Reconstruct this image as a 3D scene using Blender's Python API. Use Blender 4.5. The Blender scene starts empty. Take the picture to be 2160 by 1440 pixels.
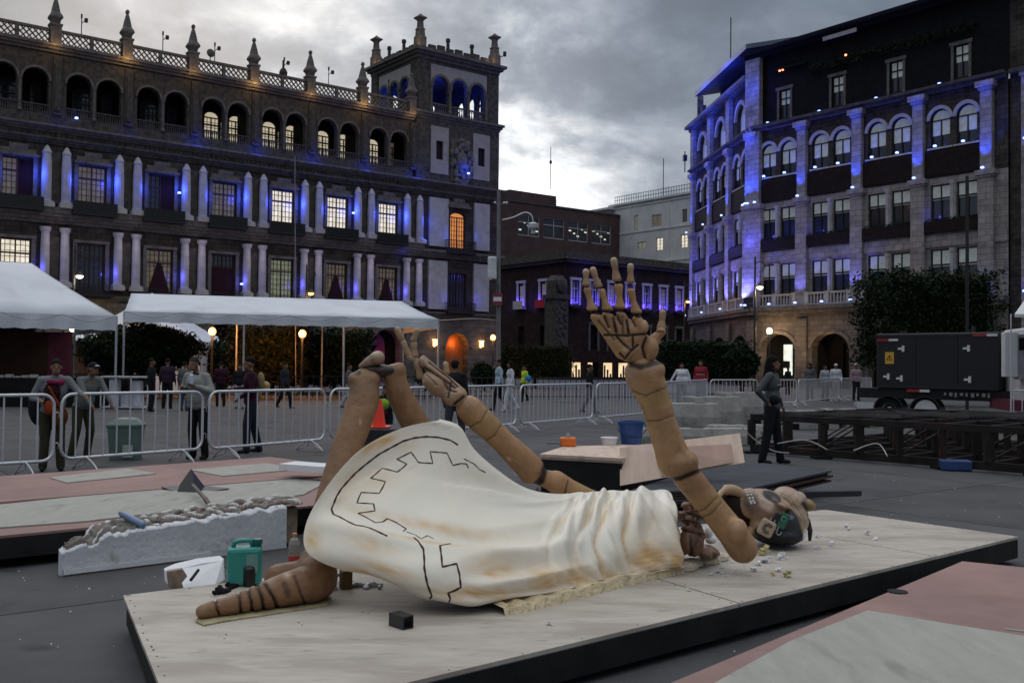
import bpy, bmesh, math, random
import numpy as np
from math import sin, cos, pi, radians, atan, sqrt
from mathutils import Vector, Matrix
from mathutils.bvhtree import BVHTree
rnd = random.Random(7)
SC = bpy.context.scene
COL = SC.collection

# ------------------------------------------------------------------ camera
FPX, CAMH = 2100.0, 1.6
_r, _p = radians(0.6), atan(50 / FPX)
FWD = Vector((0, cos(_p), sin(_p))); _R0 = Vector((1, 0, 0)); _U0 = _R0.cross(FWD)
RGT = cos(_r) * _R0 + sin(_r) * _U0; UPV = -sin(_r) * _R0 + cos(_r) * _U0
cam_data = bpy.data.cameras.new('camera'); cam = bpy.data.objects.new('camera', cam_data); COL.objects.link(cam)
cam_data.sensor_width = 36; cam_data.lens = 36 * FPX / 2160
cam_data.clip_start = 0.1; cam_data.clip_end = 3000
m = Matrix.Identity(4)
for i, v in enumerate((RGT, UPV, -FWD)):
    for j in range(3): m[j][i] = v[j]
m[0][3], m[1][3], m[2][3] = 0, 0, CAMH
cam.matrix_world = m
SC.camera = cam
CAM = Vector((0, 0, CAMH))
def ray(px, py): return FWD + RGT * ((px - 1080) / FPX) - UPV * ((py - 720) / FPX)
def at(px, py, Y):            # the point seen at a place of the photo, Y metres ahead
    r = ray(px, py); return CAM + r * (Y / r.y)
def gr(px, py, z=0.0):        # the point of the level z seen there
    r = ray(px, py); return CAM + r * ((z - CAMH) / r.z)
def proj(p):
    d = p - CAM; z = d.dot(FWD); return 1080 + FPX * d.dot(RGT) / z, 720 - FPX * d.dot(UPV) / z

# ------------------------------------------------------------------ world: dusk, broken cloud over a low sun
SUN_EL, SUN_AZ = radians(24), radians(-20)      # azimuth from +Y, clockwise
W = bpy.data.worlds.new('World'); SC.world = W; W.use_nodes = True
nt = W.node_tree; nt.nodes.clear()
def N(t, **k):
    n = nt.nodes.new(t)
    for a, b in k.items(): setattr(n, a, b)
    return n
def L(a, b): nt.links.new(a, b)
def mth(op, a, b=None, clamp=False):
    n = N('ShaderNodeMath', operation=op, use_clamp=clamp)
    for i, v in enumerate((a, b)):
        if v is None: continue
        if isinstance(v, (int, float)): n.inputs[i].default_value = v
        else: L(v, n.inputs[i])
    return n.outputs[0]
out = N('ShaderNodeOutputWorld'); bg = N('ShaderNodeBackground'); bg.inputs[1].default_value = 0.10
sky = N('ShaderNodeTexSky', sky_type='NISHITA', sun_disc=False, sun_elevation=SUN_EL, sun_rotation=SUN_AZ)
sky.air_density = 1.0; sky.dust_density = 3.0; sky.ozone_density = 2.0
tc = N('ShaderNodeTexCoord'); sep = N('ShaderNodeSeparateXYZ'); L(tc.outputs['Generated'], sep.inputs[0])
zc = mth('MAXIMUM', sep.outputs[2], 0.0)
den = mth('ADD', zc, 0.42)
cx = N('ShaderNodeCombineXYZ'); L(mth('DIVIDE', sep.outputs[0], den), cx.inputs[0]); L(mth('DIVIDE', sep.outputs[1], den), cx.inputs[1])
def noise(vec, scale, detail=6, rough=.55, dist=0.0, off=(0, 0, 0)):
    mp = N('ShaderNodeMapping'); mp.inputs['Location'].default_value = off; L(vec, mp.inputs[0])
    n = N('ShaderNodeTexNoise'); n.inputs['Scale'].default_value = scale; n.inputs['Detail'].default_value = detail
    n.inputs['Roughness'].default_value = rough; n.inputs['Distortion'].default_value = dist
    L(mp.outputs[0], n.inputs[0]); return n.outputs[0]
def ramp(v, a, b):
    n = N('ShaderNodeMapRange'); n.interpolation_type = 'SMOOTHSTEP'
    n.inputs[1].default_value = a; n.inputs[2].default_value = b; L(v, n.inputs[0]); return n.outputs[0]
def glow(px, py, power, amp):
    d = ray(px, py).normalized(); v = N('ShaderNodeVectorMath', operation='DOT_PRODUCT')
    L(tc.outputs['Generated'], v.inputs[0]); v.inputs[1].default_value = d
    return mth('MULTIPLY', mth('POWER', mth('MAXIMUM', v.outputs['Value'], 0.0), power), amp)
big = ramp(noise(cx.outputs[0], 2.4, 9, .58, .25, (3.3, 1.7, 0)), .38, .64)
fine = ramp(noise(cx.outputs[0], 8, 9, .6, .2, (0.4, 5.1, 0)), .36, .66)
# thin bright cloud near the set sun, darker bodies of cloud elsewhere
g = mth('ADD', mth('ADD', glow(1075, 300, 240, 1.15), glow(660, 200, 160, .55)),
        mth('ADD', glow(1180, 420, 160, .40), mth('ADD', glow(250, 60, 60, .34), glow(1180, 20, 260, .22))))
cl = mth('ADD', mth('MULTIPLY', big, .68), mth('MULTIPLY', fine, .32))
cl3 = mth('POWER', cl, 1.8)
lum = mth('ADD', mth('MULTIPLY', cl, 1.7), 1.6)
lum = mth('ADD', lum, mth('MULTIPLY', mth('MULTIPLY', g, mth('ADD', mth('MULTIPLY', cl3, 2.2), .25)), 5.2))
# the high cloud overhead and behind is evenly bright
up = ramp(sep.outputs[2], .45, .85)
lum = mth('ADD', lum, mth('MULTIPLY', up, 9.0))
lowf = ramp(sep.outputs[2], -.05, .02)
colr = N('ShaderNodeMix', data_type='RGBA'); L(mth('MULTIPLY', mth('SUBTRACT', lum, 2.0), .22, True), colr.inputs[0])
colr.inputs[6].default_value = (.70, .86, 1.12, 1); colr.inputs[7].default_value = (.93, .98, 1.04, 1)
vm = N('ShaderNodeVectorMath', operation='SCALE'); L(colr.outputs[2], vm.inputs[0]); L(lum, vm.inputs['Scale'])
mixs = N('ShaderNodeMix', data_type='RGBA'); mixs.inputs[0].default_value = .93
L(sky.outputs[0], mixs.inputs[6]); L(vm.outputs[0], mixs.inputs[7])
L(mixs.outputs[2], bg.inputs[0]); L(bg.outputs[0], out.inputs[0])

sd = bpy.data.lights.new('sun', 'SUN'); sd.energy = 0.5; sd.angle = radians(40); sd.color = (1, .97, .93)
sun = bpy.data.objects.new('sun', sd); COL.objects.link(sun)
_d = Vector((sin(SUN_AZ) * cos(SUN_EL), cos(SUN_AZ) * cos(SUN_EL), sin(SUN_EL)))
sun.rotation_euler = (_d).to_track_quat('Z', 'Y').to_euler()
SC.view_settings.view_transform = 'Standard'; SC.view_settings.look = 'None'
SC.view_settings.exposure = 0.08; SC.view_settings.gamma = 1.0; SC.view_settings.use_curve_mapping = False
SC.render.engine = 'CYCLES'
SC.cycles.use_denoising = True
try: SC.cycles.denoiser = 'OPENIMAGEDENOISE'
except Exception: pass
SC.cycles.max_bounces = 5; SC.cycles.diffuse_bounces = 3; SC.cycles.glossy_bounces = 3
SC.cycles.transmission_bounces = 4; SC.cycles.transparent_max_bounces = 6
SC.cycles.sample_clamp_indirect = 3.0
SC.cycles.caustics_reflective = False; SC.cycles.caustics_refractive = False

# ------------------------------------------------------------------ materials
MATS = {}
def mat(name, col, rough=.7, metal=0.0, var=.25, scale=3.0, bump=0.0, bscale=20.0, emit=None, estr=1.0, attr=False,
        col2=None, alpha=1.0, stretch=None, detail=6, spots=None, rand=0.0, trans=0.0, spec=.5, brick=None, obj=True):
    if name in MATS: return MATS[name]
    M_ = bpy.data.materials.new(name); M_.use_nodes = True; t = M_.node_tree; b = t.nodes['Principled BSDF']
    def nn(ty, **k):
        n = t.nodes.new(ty)
        for a, v in k.items(): setattr(n, a, v)
        return n
    lk = t.links.new
    b.inputs['Roughness'].default_value = rough; b.inputs['Metallic'].default_value = metal
    b.inputs['Specular IOR Level'].default_value = min(spec, .15) if rough >= .75 else (.25 if rough >= .55 and spec == .5 else spec)
    tcn = nn('ShaderNodeTexCoord'); mp = nn('ShaderNodeMapping'); lk(tcn.outputs['Object'], mp.inputs[0])
    if stretch: mp.inputs['Scale'].default_value = stretch
    no = nn('ShaderNodeTexNoise'); no.inputs['Scale'].default_value = scale; no.inputs['Detail'].default_value = detail
    no.inputs['Roughness'].default_value = .62; lk(mp.outputs[0], no.inputs[0])
    mr = nn('ShaderNodeMapRange'); mr.inputs[1].default_value = .3; mr.inputs[2].default_value = .7; lk(no.outputs[0], mr.inputs[0])
    mx = nn('ShaderNodeMix', data_type='RGBA'); lk(mr.outputs[0], mx.inputs[0])
    c1 = tuple(max(0, c * (1 - var)) for c in col); c2 = col2 or tuple(min(1, c * (1 + var)) for c in col)
    mx.inputs[6].default_value = (*c1, 1); mx.inputs[7].default_value = (*c2, 1)
    cout = mx.outputs[2]
    if attr:
        ca = nn('ShaderNodeVertexColor', layer_name='Col'); m2 = nn('ShaderNodeMix', data_type='RGBA', blend_type='MULTIPLY')
        m2.inputs[0].default_value = 1.0; lk(cout, m2.inputs[6]); lk(ca.outputs[0], m2.inputs[7]); cout = m2.outputs[2]
    if spots:                       # (colour, scale, lo, hi): patches of another colour, stains and wear
        for k, (sc_, ss, lo, hi) in enumerate(spots):
            n2 = nn('ShaderNodeTexNoise'); n2.inputs['Scale'].default_value = ss; n2.inputs['Detail'].default_value = 7
            mp2 = nn('ShaderNodeMapping'); mp2.inputs['Location'].default_value = (3.7 * k + 1.3, 2.1 * k, 0)
            if stretch: mp2.inputs['Scale'].default_value = stretch
            lk(tcn.outputs['Object'], mp2.inputs[0]); lk(mp2.outputs[0], n2.inputs[0])
            r2 = nn('ShaderNodeMapRange'); r2.interpolation_type = 'SMOOTHSTEP'; r2.inputs[1].default_value = lo; r2.inputs[2].default_value = hi
            lk(n2.outputs[0], r2.inputs[0]); m3 = nn('ShaderNodeMix', data_type='RGBA'); lk(r2.outputs[0], m3.inputs[0])
            lk(cout, m3.inputs[6]); m3.inputs[7].default_value = (*sc_, 1); cout = m3.outputs[2]
    if brick:                       # (course length, course height, mortar colour): joints of far masonry
        bt = nn('ShaderNodeTexBrick'); mb = nn('ShaderNodeMapping'); mb.inputs['Rotation'].default_value = (pi / 2, 0, 0)
        lk(tcn.outputs['Object'], mb.inputs[0]); lk(mb.outputs[0], bt.inputs[0])
        bt.inputs['Scale'].default_value = 1; bt.inputs['Brick Width'].default_value = brick[0]; bt.inputs['Row Height'].default_value = brick[1]
        bt.inputs['Mortar Size'].default_value = .025; bt.inputs['Color1'].default_value = (1, 1, 1, 1)
        bt.inputs['Color2'].default_value = (.72, .72, .72, 1); bt.inputs['Mortar'].default_value = (*brick[2], 1)
        m4 = nn('ShaderNodeMix', data_type='RGBA', blend_type='MULTIPLY'); m4.inputs[0].default_value = 1
        lk(cout, m4.inputs[6]); lk(bt.outputs[0], m4.inputs[7]); cout = m4.outputs[2]
    if rand:
        oi = nn('ShaderNodeObjectInfo'); hs = nn('ShaderNodeHueSaturation'); r3 = nn('ShaderNodeMapRange')
        r3.inputs[3].default_value = 1 - rand; r3.inputs[4].default_value = 1 + rand
        lk(oi.outputs['Random'], r3.inputs[0]); lk(r3.outputs[0], hs.inputs['Value']); lk(cout, hs.inputs['Color']); cout = hs.outputs[0]
    lk(cout, b.inputs['Base Color'])
    if bump:
        bn = nn('ShaderNodeTexNoise'); bn.inputs['Scale'].default_value = bscale; bn.inputs['Detail'].default_value = 5
        lk(mp.outputs[0], bn.inputs[0]); bu = nn('ShaderNodeBump'); bu.inputs['Strength'].default_value = bump
        bu.inputs['Distance'].default_value = .02; lk(bn.outputs[0], bu.inputs['Height']); lk(bu.outputs[0], b.inputs['Normal'])
    if emit:
        me = nn('ShaderNodeMix', data_type='RGBA'); lk(mr.outputs[0], me.inputs[0])
        me.inputs[6].default_value = (*[c * .55 for c in emit], 1); me.inputs[7].default_value = (*emit, 1)
        lk(me.outputs[2], b.inputs['Emission Color']); b.inputs['Emission Strength'].default_value = estr
    if trans: b.inputs['Transmission Weight'].default_value = trans
    if alpha < 1: b.inputs['Alpha'].default_value = alpha
    MATS[name] = M_
    return M_

# ------------------------------------------------------------------ objects
def tag(o, label=None, cat=None, group=None, kind=None):
    if label: o['label'] = label
    if cat: o['category'] = cat
    if group: o['group'] = group
    if kind: o['kind'] = kind
    return o
def thing(name, label, cat, loc=(0, 0, 0), rz=0.0, group=None, kind=None):
    o = bpy.data.objects.new(name, None); COL.objects.link(o); o.location = loc; o.rotation_euler = (0, 0, rz)
    o.empty_display_size = .2
    return tag(o, label, cat, group, kind)
def copy_tree(o, parent=None):
    c = o.copy(); COL.objects.link(c); c.parent = parent
    for ch in o.children: copy_tree(ch, c)
    return c
def dup(o, loc, rz=0.0, label=None, parent=None, group=None):
    c = copy_tree(o, parent); c.location = loc; c.rotation_euler = (0, 0, rz)
    if label: c['label'] = label
    if group: c['group'] = group
    return c
def V(*a): return Vector(a)

class M:
    def __init__(s): s.v = []; s.f = []
    def add(s, vs, fs):
        o = len(s.v); s.v += [tuple(v) for v in vs]; s.f += [tuple(i + o for i in f) for f in fs]; return s
    def box(s, x0, x1, y0, y1, z0, z1):
        return s.add([(x0, y0, z0), (x1, y0, z0), (x1, y1, z0), (x0, y1, z0), (x0, y0, z1), (x1, y0, z1), (x1, y1, z1), (x0, y1, z1)],
                     [(3, 2, 1, 0), (4, 5, 6, 7), (0, 1, 5, 4), (1, 2, 6, 5), (2, 3, 7, 6), (3, 0, 4, 7)])
    def cbox(s, c, sx, sy, sz, rot=None):
        R = rot or Matrix.Identity(3); c = Vector(c); vs = []
        for dz in (-1, 1):
            for dx, dy in ((-1, -1), (1, -1), (1, 1), (-1, 1)): vs.append(c + R @ Vector((dx * sx / 2, dy * sy / 2, dz * sz / 2)))
        return s.add(vs, [(3, 2, 1, 0), (4, 5, 6, 7), (0, 1, 5, 4), (1, 2, 6, 5), (2, 3, 7, 6), (3, 0, 4, 7)])
    def beam(s, p, q, w, h=None, upv=(0, 0, 1)):      # rectangular bar from p to q
        p, q = Vector(p), Vector(q); d = (q - p); l = d.length; d.normalize(); u = Vector(upv)
        if abs(d.dot(u)) > .98: u = Vector((0, 1, 0))
        a = d.cross(u).normalized(); b = a.cross(d)
        R = Matrix((d, a, b)).transposed()
        return s.cbox((p + q) / 2, l, w, h or w, R)
    def slab(s, poly, z0, z1):                        # level polygon of world points with thickness
        n = len(poly); vs = [(p[0], p[1], z0) for p in poly] + [(p[0], p[1], z1) for p in poly]
        a = sum(poly[i][0] * poly[(i + 1) % n][1] - poly[(i + 1) % n][0] * poly[i][1] for i in range(n))
        idx = list(range(n)) if a > 0 else list(range(n))[::-1]
        fs = [tuple(reversed(idx)), tuple(i + n for i in idx)]
        for k in range(n): i, j = idx[k], idx[(k + 1) % n]; fs.append((i, j, j + n, i + n))
        return s.add(vs, fs)
    def tube(s, pts, r, n=8, cap=True, flat=None):
        pts = [Vector(p) for p in pts]; rs = r if isinstance(r, (list, tuple)) else [r] * len(pts)
        rings = []; prev = None
        for i, p in enumerate(pts):
            a = pts[max(0, i - 1)]; b = pts[min(len(pts) - 1, i + 1)]; d = (b - a)
            if d.length < 1e-9: d = Vector((0, 0, 1))
            d.normalize()
            if prev is None:
                u = Vector((0, 0, 1)) if abs(d.z) < .9 else Vector((1, 0, 0)); u = (u - d * u.dot(d)).normalized()
            else: u = (prev - d * prev.dot(d)); u = u.normalized() if u.length > 1e-6 else prev
            prev = u; w = d.cross(u); k = rs[i]; k1, k2 = (k if isinstance(k, tuple) else (k, k))
            rings.append([p + u * k1 * cos(2 * pi * j / n) + w * k2 * sin(2 * pi * j / n) for j in range(n)])
        return s.loft(rings, cap)
    def loft(s, rings, cap=True, closed=True):
        n = len(rings[0]); vs = [v for r in rings for v in r]; fs = []
        for i in range(len(rings) - 1):
            for j in range(n if closed else n - 1):
                a, b = i * n + j, i * n + (j + 1) % n; fs.append((a, b, b + n, a + n))
        if cap: fs.append(tuple(range(n - 1, -1, -1))); fs.append(tuple(range((len(rings) - 1) * n, len(rings) * n)))
        return s.add(vs, fs)
    def lathe(s, prof, c=(0, 0, 0), n=16):            # prof: (r, z)
        c = Vector(c)
        return s.loft([[c + Vector((max(r, 1e-4) * cos(2 * pi * j / n), max(r, 1e-4) * sin(2 * pi * j / n), z)) for j in range(n)] for r, z in prof])
    def ell(s, c, rx, ry, rz, rot=None, n=14, m_=8):
        R = rot or Matrix.Identity(3); c = Vector(c); vs = [c + R @ Vector((0, 0, -rz))]; fs = []
        for i in range(1, m_):
            t = -pi / 2 + pi * i / m_
            for j in range(n):
                a = 2 * pi * j / n; vs.append(c + R @ Vector((rx * cos(t) * cos(a), ry * cos(t) * sin(a), rz * sin(t))))
        vs.append(c + R @ Vector((0, 0, rz)))
        for j in range(n): fs.append((0, 1 + (j + 1) % n, 1 + j))
        for i in range(m_ - 2):
            for j in range(n): a = 1 + i * n + j; b = 1 + i * n + (j + 1) % n; fs.append((a, b, b + n, a + n))
        top = len(vs) - 1; o = 1 + (m_ - 2) * n
        for j in range(n): fs.append((o + j, o + (j + 1) % n, top))
        return s.add(vs, fs)
    def cap(s, p, q, r0, r1=None, n=10):              # tapered rod with rounded ends
        p, q = Vector(p), Vector(q); r1 = r0 if r1 is None else r1; d = (q - p).normalized() if (q - p).length > 1e-6 else Vector((0, 0, 1))
        pts = []; rs = []
        for k in range(4): a = pi / 2 * (1 - k / 4); pts.append(p - d * r0 * sin(a)); rs.append(max(r0 * cos(a), r0 * .05))
        pts.append(p); rs.append(r0); pts.append(q); rs.append(r1)
        for k in range(1, 5): a = pi / 2 * k / 4; pts.append(q + d * r1 * sin(a)); rs.append(max(r1 * cos(a), r1 * .05))
        return s.tube(pts, rs, n)
    def build(s, name, material, parent=None, smooth=False, loc=None, bevel=0.0, label=None, kind=None):
        me = bpy.data.meshes.new(name); me.from_pydata(s.v, [], s.f); me.materials.append(material)
        if smooth: me.shade_smooth() if hasattr(me, 'shade_smooth') else me.polygons.foreach_set('use_smooth', [True] * len(me.polygons))
        me.validate(); me.update()
        o = bpy.data.objects.new(name, me); COL.objects.link(o)
        if parent: o.parent = parent
        if loc: o.location = loc
        if bevel:
            md = o.modifiers.new('bevel', 'BEVEL'); md.width = bevel; md.segments = 2; md.limit_method = 'ANGLE'; md.angle_limit = radians(40)
        if label: o['label'] = label
        if kind: o['kind'] = kind
        return o
def again(o, loc, rz=0.0, parent=None):               # another piece on the same mesh
    c = o.copy(); COL.objects.link(c); c.location = loc; c.rotation_euler = (0, 0, rz)
    if parent is not None: c.parent = parent
    return c
def blob(mb, name, material, parent=None, voxel=.02, smooth=6, loc=None, color=None, disp=None, label=None):
    """melts the pieces of mb into one continuous surface"""
    me = bpy.data.meshes.new('tmp'); me.from_pydata(mb.v, [], mb.f); me.update()
    o = bpy.data.objects.new('tmp', me); COL.objects.link(o)
    md = o.modifiers.new('r', 'REMESH'); md.mode = 'VOXEL'; md.voxel_size = voxel; md.use_smooth_shade = True
    if smooth: s2 = o.modifiers.new('s', 'SMOOTH'); s2.factor = .5; s2.iterations = smooth
    dg = bpy.context.evaluated_depsgraph_get(); nm = bpy.data.meshes.new_from_object(o.evaluated_get(dg))
    bpy.data.objects.remove(o); bpy.data.meshes.remove(me)
    nm.name = name; nm.materials.clear(); nm.materials.append(material)
    if disp is None and getattr(color, 'groove', None): disp = lambda co, no: co - no * color.groove(co)[:, None]
    if disp:
        n = len(nm.vertices); co = np.empty(n * 3); nm.vertices.foreach_get('co', co); co = co.reshape(-1, 3)
        no = np.empty(n * 3); nm.vertices.foreach_get('normal', no); no = no.reshape(-1, 3)
        nm.vertices.foreach_set('co', disp(co, no).ravel()); nm.update()
    if color is not None:
        n = len(nm.vertices); co = np.empty(n * 3); nm.vertices.foreach_get('co', co); co = co.reshape(-1, 3)
        ca = nm.color_attributes.new('Col', 'FLOAT_COLOR', 'POINT'); c4 = np.ones((n, 4)); c4[:, :3] = color(co)
        ca.data.foreach_set('color', c4.ravel())
    ob = bpy.data.objects.new(name, nm); COL.objects.link(ob)
    if parent: ob.parent = parent
    if loc: ob.location = loc
    if label: ob['label'] = label
    return ob
def light(name, loc, power, color, radius=.1, parent=None, kind='POINT', aim=None, spot=None):
    ld = bpy.data.lights.new(name, kind); ld.energy = power; ld.color = color
    if kind in ('POINT', 'SPOT'): ld.shadow_soft_size = radius
    if kind == 'SPOT': ld.spot_size = radians(spot or 60); ld.spot_blend = .6
    o = bpy.data.objects.new(name, ld); COL.objects.link(o); o.location = loc
    if parent: o.parent = parent
    if aim is not None: o.rotation_euler = (Vector(loc) - Vector(aim)).to_track_quat('Z', 'Y').to_euler()
    return o
# projected positions of an array of points
def projn(co):
    d = co - np.array(CAM); z = d @ np.array(FWD)
    return 1080 + FPX * (d @ np.array(RGT)) / z, 720 - FPX * (d @ np.array(UPV)) / z
def segdist(px, py, a, b):
    ax, ay = a; bx, by = b; dx, dy = bx - ax, by - ay; l2 = dx * dx + dy * dy + 1e-9
    t = np.clip(((px - ax) * dx + (py - ay) * dy) / l2, 0, 1); return np.hypot(px - ax - t * dx, py - ay - t * dy)
def bow(pts, n=6):                                     # smooth curve through points
    P = [Vector(p) for p in pts]; P = [P[0]] + P + [P[-1]]; o = []
    for i in range(1, len(P) - 2):
        for k in range(n):
            t = k / n; a, b, c, d = P[i - 1], P[i], P[i + 1], P[i + 2]
            o.append(.5 * ((2 * b) + (c - a) * t + (2 * a - 5 * b + 4 * c - d) * t * t + (3 * b - a - 3 * c + d) * t ** 3))
    o.append(P[-2]); return o
# ------------------------------------------------------------------ materials of the buildings
TEZ = mat('volcanic_stone', (.064, .054, .047), .9, var=.5, scale=1.3, bump=.6, bscale=6, spots=[((.10, .088, .075), .55, .5, .72)], brick=(.7, .35, (.5, .47, .45)))
STN = mat('pale_stone', (.17, .15, .135), .85, var=.35, scale=1.0, bump=.4, bscale=8, spots=[((.13, .12, .11), .8, .5, .7)], brick=(.8, .42, (.55, .55, .55)))
STC = mat('column_stone', (.40, .385, .38), .8, var=.2, scale=1.5, bump=.2)
CRV = mat('carved_stone', (.076, .068, .060), .9, var=.5, scale=2.6, bump=1.0, bscale=9)
CRW = mat('carved_light_stone', (.13, .118, .108), .85, var=.4, scale=2.5, bump=.8, bscale=9)
PLS = mat('plaster', (.33, .31, .29), .9, var=.15, scale=1.2)
IRN = mat('iron', (.012, .012, .012), .5, var=.3)
DRK = mat('dark_interior', (.012, .011, .011), .9, var=.3)
GLS = mat('dark_glass', (.03, .035, .045), .12, var=.3, scale=.8, spec=.8)
BLND = mat('blind', (.42, .45, .44), .6, var=.15, scale=2, emit=(.8, .9, .85), estr=.10)  # faint emission added in place of pale sky reflected in the windows
WOOD = mat('window_wood', (.03, .016, .014), .5, var=.3)
DRAPE = mat('red_drape', (.028, .009, .008), .8, var=.3, stretch=(6, 6, .5))
LIT = [mat('lit_pane_white', (.3, .3, .25), .3, emit=(1, .90, .70), estr=.95, scale=1.4, var=.2),
       mat('lit_pane_dim', (.15, .14, .1), .3, emit=(.62, .50, .34), estr=.13, scale=1.4, var=.2),
       mat('lit_pane_orange', (.3, .15, .05), .3, emit=(1, .36, .09), estr=.75, scale=1.2, var=.2),
       mat('lit_pane_green', (.2, .2, .12), .3, emit=(.70, .78, .50), estr=.20, scale=1.2, var=.2)]
BLAMP = mat('blue_lamp_glass', (.5, .5, .7), .2, emit=(.25, .36, 1), estr=4)
WLAMP = mat('white_lamp_glass', (.8, .8, .7), .2, emit=(1, .82, .60), estr=5, var=0)
OLAMP = mat('orange_lamp_glass', (.8, .5, .3), .2, emit=(1, .36, .09), estr=3.2, var=0)
BLUE = (.03, .075, 1.0); VIOL = (.09, .09, 1.0)

def wall_open(mb, x0, x1, z0, z1, ops, y=0.0, depth=.4, seg=8):
    """wall face with openings (a, b, bottom, springing, rise) and their reveals"""
    xs = sorted({x0, x1, *[o[0] for o in ops], *[o[1] for o in ops]})
    for a, b in zip(xs[:-1], xs[1:]):
        cuts = sorted([(o[2], o[3] + o[4]) for o in ops if o[0] <= a + 1e-6 and o[1] >= b - 1e-6]); z = z0
        for c0, c1 in cuts:
            if c0 > z + 1e-4: mb.add([(a, y, z), (b, y, z), (b, y, c0), (a, y, c0)], [(0, 1, 2, 3)])
            z = c1
        if z < z1 - 1e-4: mb.add([(a, y, z), (b, y, z), (b, y, z1), (a, y, z1)], [(0, 1, 2, 3)])
    for a, b, zb, zt, ri in ops:
        Y = y + depth
        mb.add([(a, y, zb), (a, Y, zb), (a, Y, zt), (a, y, zt)], [(3, 2, 1, 0)])
        mb.add([(b, y, zb), (b, Y, zb), (b, Y, zt), (b, y, zt)], [(0, 1, 2, 3)])
        mb.add([(a, y, zb), (b, y, zb), (b, Y, zb), (a, Y, zb)], [(0, 1, 2, 3)])
        if ri <= 0: mb.add([(a, y, zt), (b, y, zt), (b, Y, zt), (a, Y, zt)], [(3, 2, 1, 0)]); continue
        c, R = (a + b) / 2, (b - a) / 2
        arc = [(c - R * cos(pi * k / seg), zt + ri * sin(pi * k / seg)) for k in range(seg + 1)]
        for k in range(seg):
            p, q = arc[k], arc[k + 1]
            mb.add([(p[0], y, p[1]), (q[0], y, q[1]), (q[0], y, zt + ri), (p[0], y, zt + ri)], [(0, 1, 2, 3)])
            mb.add([(p[0], y, p[1]), (q[0], y, q[1]), (q[0], Y, q[1]), (p[0], Y, p[1])], [(3, 2, 1, 0)])
def arch_ring(mb, c, R, zt, ri, w=.22, y0=-.06, y1=.1, seg=12):
    a = [[(c - (R + k) * cos(pi * i / seg), zt + (ri + k) * sin(pi * i / seg)) for i in range(seg + 1)] for k in (0, w)]
    for i in range(seg):
        p, q, s, t = a[0][i], a[0][i + 1], a[1][i + 1], a[1][i]
        mb.add([(u[0], yy, u[1]) for yy in (y0, y1) for u in (p, q, s, t)], [(0, 1, 2, 3), (7, 6, 5, 4), (0, 4, 5, 1), (1, 5, 6, 2), (2, 6, 7, 3), (3, 7, 4, 0)])
def arch_pane(mb, a, b, zb, zt, ri, y, seg=10):
    c, R = (a + b) / 2, (b - a) / 2
    pts = [(a, y, zb), (b, y, zb)] + [(c + R * cos(pi * k / seg), y, zt + ri * sin(pi * k / seg)) for k in range(seg + 1)]
    if ri <= 0: pts = [(a, y, zb), (b, y, zb), (b, y, zt), (a, y, zt)]
    n = len(pts); mb.add(pts, [tuple(range(n))])
CACHE = {}
def cached(key, fn):
    """the same piece again shares its mesh"""
    if key not in CACHE: CACHE[key] = fn(); return CACHE[key], True
    return CACHE[key], False
def put(key, fn, loc, parent, rz=0.0):
    o, first = cached(key, fn)
    if first: o.parent = parent; o.location = loc; o.rotation_euler = (0, 0, rz); return o
    return again(o, loc, rz, parent)
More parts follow.
